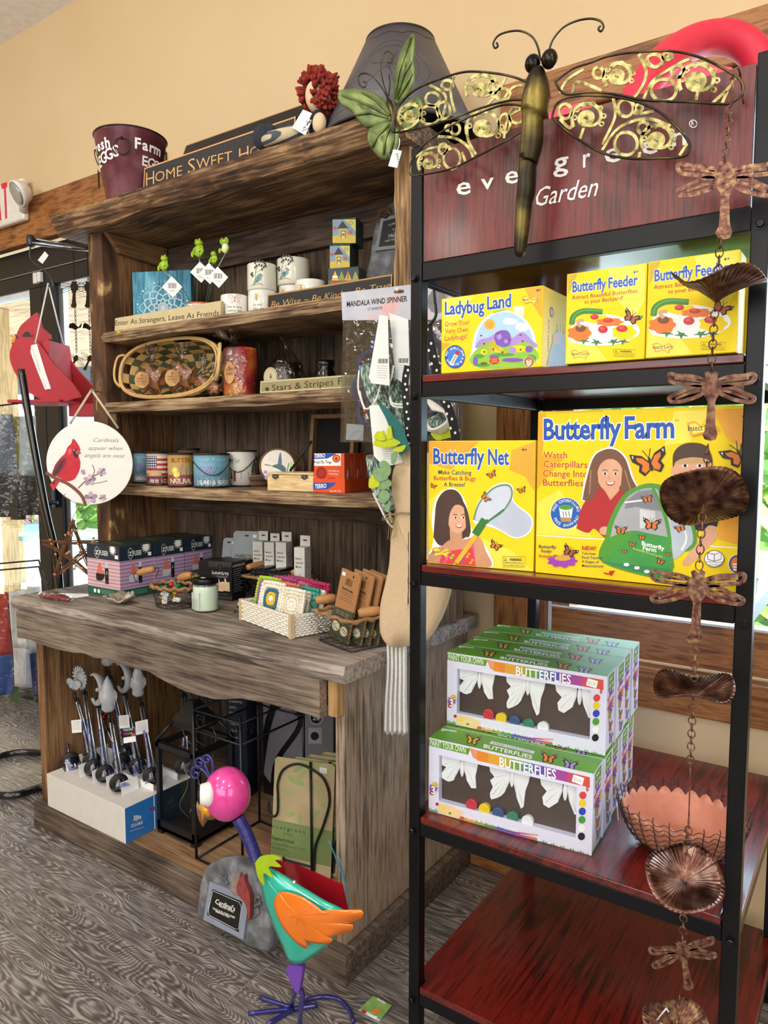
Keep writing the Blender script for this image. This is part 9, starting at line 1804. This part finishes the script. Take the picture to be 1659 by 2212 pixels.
# twig star on the glass
q = aty(158, 1190, 1.43); TW = c('#6b4529', .9, 0, .3, 50, .4); b = MB().use(TW); sp = yawed(q, .6)
pts = [(.095*cos(pi/2+pi*2*i/5), .095*sin(pi/2+pi*2*i/5)) for i in range(5)]
for i in range(5):
    for k in range(7): p0, p1 = pts[i], pts[(i+2) % 5]; j = lambda: rnd.uniform(-.009, .009); b.tube(bez([sp.at(p0[0]*1.08+j(), p0[1]*1.08+j(), j()), sp.at((p0[0]+p1[0])/2+j(), (p0[1]+p1[1])/2+j(), j()), sp.at(p1[0]*1.08+j(), p1[1]*1.08+j(), j())], 3), .0020, 5)
TWG = thing('twig_star', 'rustic grapevine twig star hanging left of the hutch', 'ornament', q); b.build('twigs', None, TWG); b = MB().use(c('#c98a4a', .5), True)
for i in range(26): b.ball(sp.at(rnd.uniform(-.08, .08), rnd.uniform(-.08, .08), rnd.uniform(.0, .02)), .0045, 8, 6)
b.build('berries', None, TWG); b = MB().use(c('#8f8672', .8)); b.tube([sp.at(0, .11), V((-2.285, 1.5345, q.z+.25))], .0012, 5); b.build('hanging_wire', None, TWG)
# black flag display stand with bagged garden flags
GLB = c('#0c0d0f', .12, 0, .05, 10, 0, .6); FS = thing('flag_stand', 'glossy black tubular stand for garden flags at the left edge', 'display stand', (-2.75, 1.45, 0)); b = MB().use(GLB, True)
b.tube(bez([aty(46, 798, 1.43), aty(62, 900, 1.44), aty(96, 1090, 1.465), aty(130, 1275, 1.488), V((-2.46, 1.45, .25)), V((-2.47, 1.43, .05)), V((-2.54, 1.43, .016))], 5), .0135, 12); b.build('upright_tube', None, FS)
b = MB().use(GLB, True); b.tube(bez([V((-2.54, 1.43, .016)), V((-2.57, 1.33, .016)), V((-2.70, 1.31, .016)), V((-2.92, 1.40, .016)), V((-2.93, 1.54, .016)), V((-2.80, 1.615, .016)), V((-2.62, 1.60, .016)), V((-2.54, 1.52, .016)), V((-2.54, 1.43, .016))], 5), .0145, 12); b.build('base_loop', None, FS)
b = MB().use(BLACK, True)
for v, z_ in ((882, 0), (1222, 0), (1236, 0)): q0, q1 = aty(-30, v-2, 1.50), aty(84 if v > 1000 else 48, v-12, 1.56); b.tube([q0, q1], .0035, 6); b.tube([q1, aty(90 if v > 1000 else 55, v+12, 1.54), aty(104 if v > 1000 else 68, v+40, 1.50)], .0035, 6)
b.build('hanging_bar', None, FS)
FLG = [(-14, 26, 880, 1135, 1.54, '#1d1f22', '#6d7a8f', 'black-based'), (16, 44, 884, 1140, 1.62, '#222426', '#8d8a3f', 'olive and black'), (40, 76, 884, 1130, 1.60, '#2a2c2f', '#a9bccb', 'grey and pale blue'), (-16, 16, 1268, 1520, 1.56, '#25509a', '#a8281f', 'blue and red'), (10, 30, 1262, 1535, 1.60, '#3c7a43', '#b9323a', 'green and red'), (22, 48, 1262, 1500, 1.55, '#c9cdd6', '#dfe3e8', 'silver white'), (32, 72, 1258, 1505, 1.645, '#c3c8dc', '#e3e6d2', 'white with red script'), (60, 86, 1250, 1525, 1.66, '#22356b', '#d9dde6', 'navy blue')]
for i, (u0, u1, v0, v1, y, c0, c1, nm) in enumerate(FLG):
    pl = yawed(aty((u0+u1)/2, v0, y), .75); row = 'upper' if v0 < 1000 else 'lower'; t = thing('garden_flag', f'{nm} garden flag in a clear bag, {row} row of the stand', 'packaged flag', pl.p, 'bagged garden flags'); hl = pl.hit((u0+u1)/2, v1)[1]; w = max(.035, rad(u1-u0, pl.p)*2.1); ph_ = rnd.random()*6
    fn = lambda s_, k, h: pl.at((s_-.5)*w, hl*k, h+.012*sin(3*s_+5*k+ph_))
    for nm2, m, k0, k1 in (('flag_top', c1, .06, .58), ('flag_bottom', c0, .58, .93)): b = MB().use(c(m, .7, 0, .15, 25), True); b.sheet([[fn(s_/8, k0+(k1-k0)*j/8, 0) for s_ in range(9)] for j in range(9)]); b.build(nm2, None, t, solid=.004)
    b = MB().use(CELL, True); b.sheet([[fn(-.06+1.12*s_/10, j/14, .010+.006*noise.noise(V((s_*.7, j*.5, i)))) for s_ in range(11)] for j in range(15)]); b.build('clear_bag', None, t)
    b = MB().use(PAPER); b.tube([fn(.5, 0, 0), fn(.5, 0, 0)+V((0, 0, .018))], .0015, 5); b.build('hanger', None, t)
    if 'script' in nm: b = MB().use(RED); b.tube(bez([fn(.25, .42, .012), fn(.5, .36, .012), fn(.6, .40, .012), fn(.35, .46, .012), fn(.5, .47, .012), fn(.65, .44, .012)], 4), .002, 6); b.build('red_script', None, t)
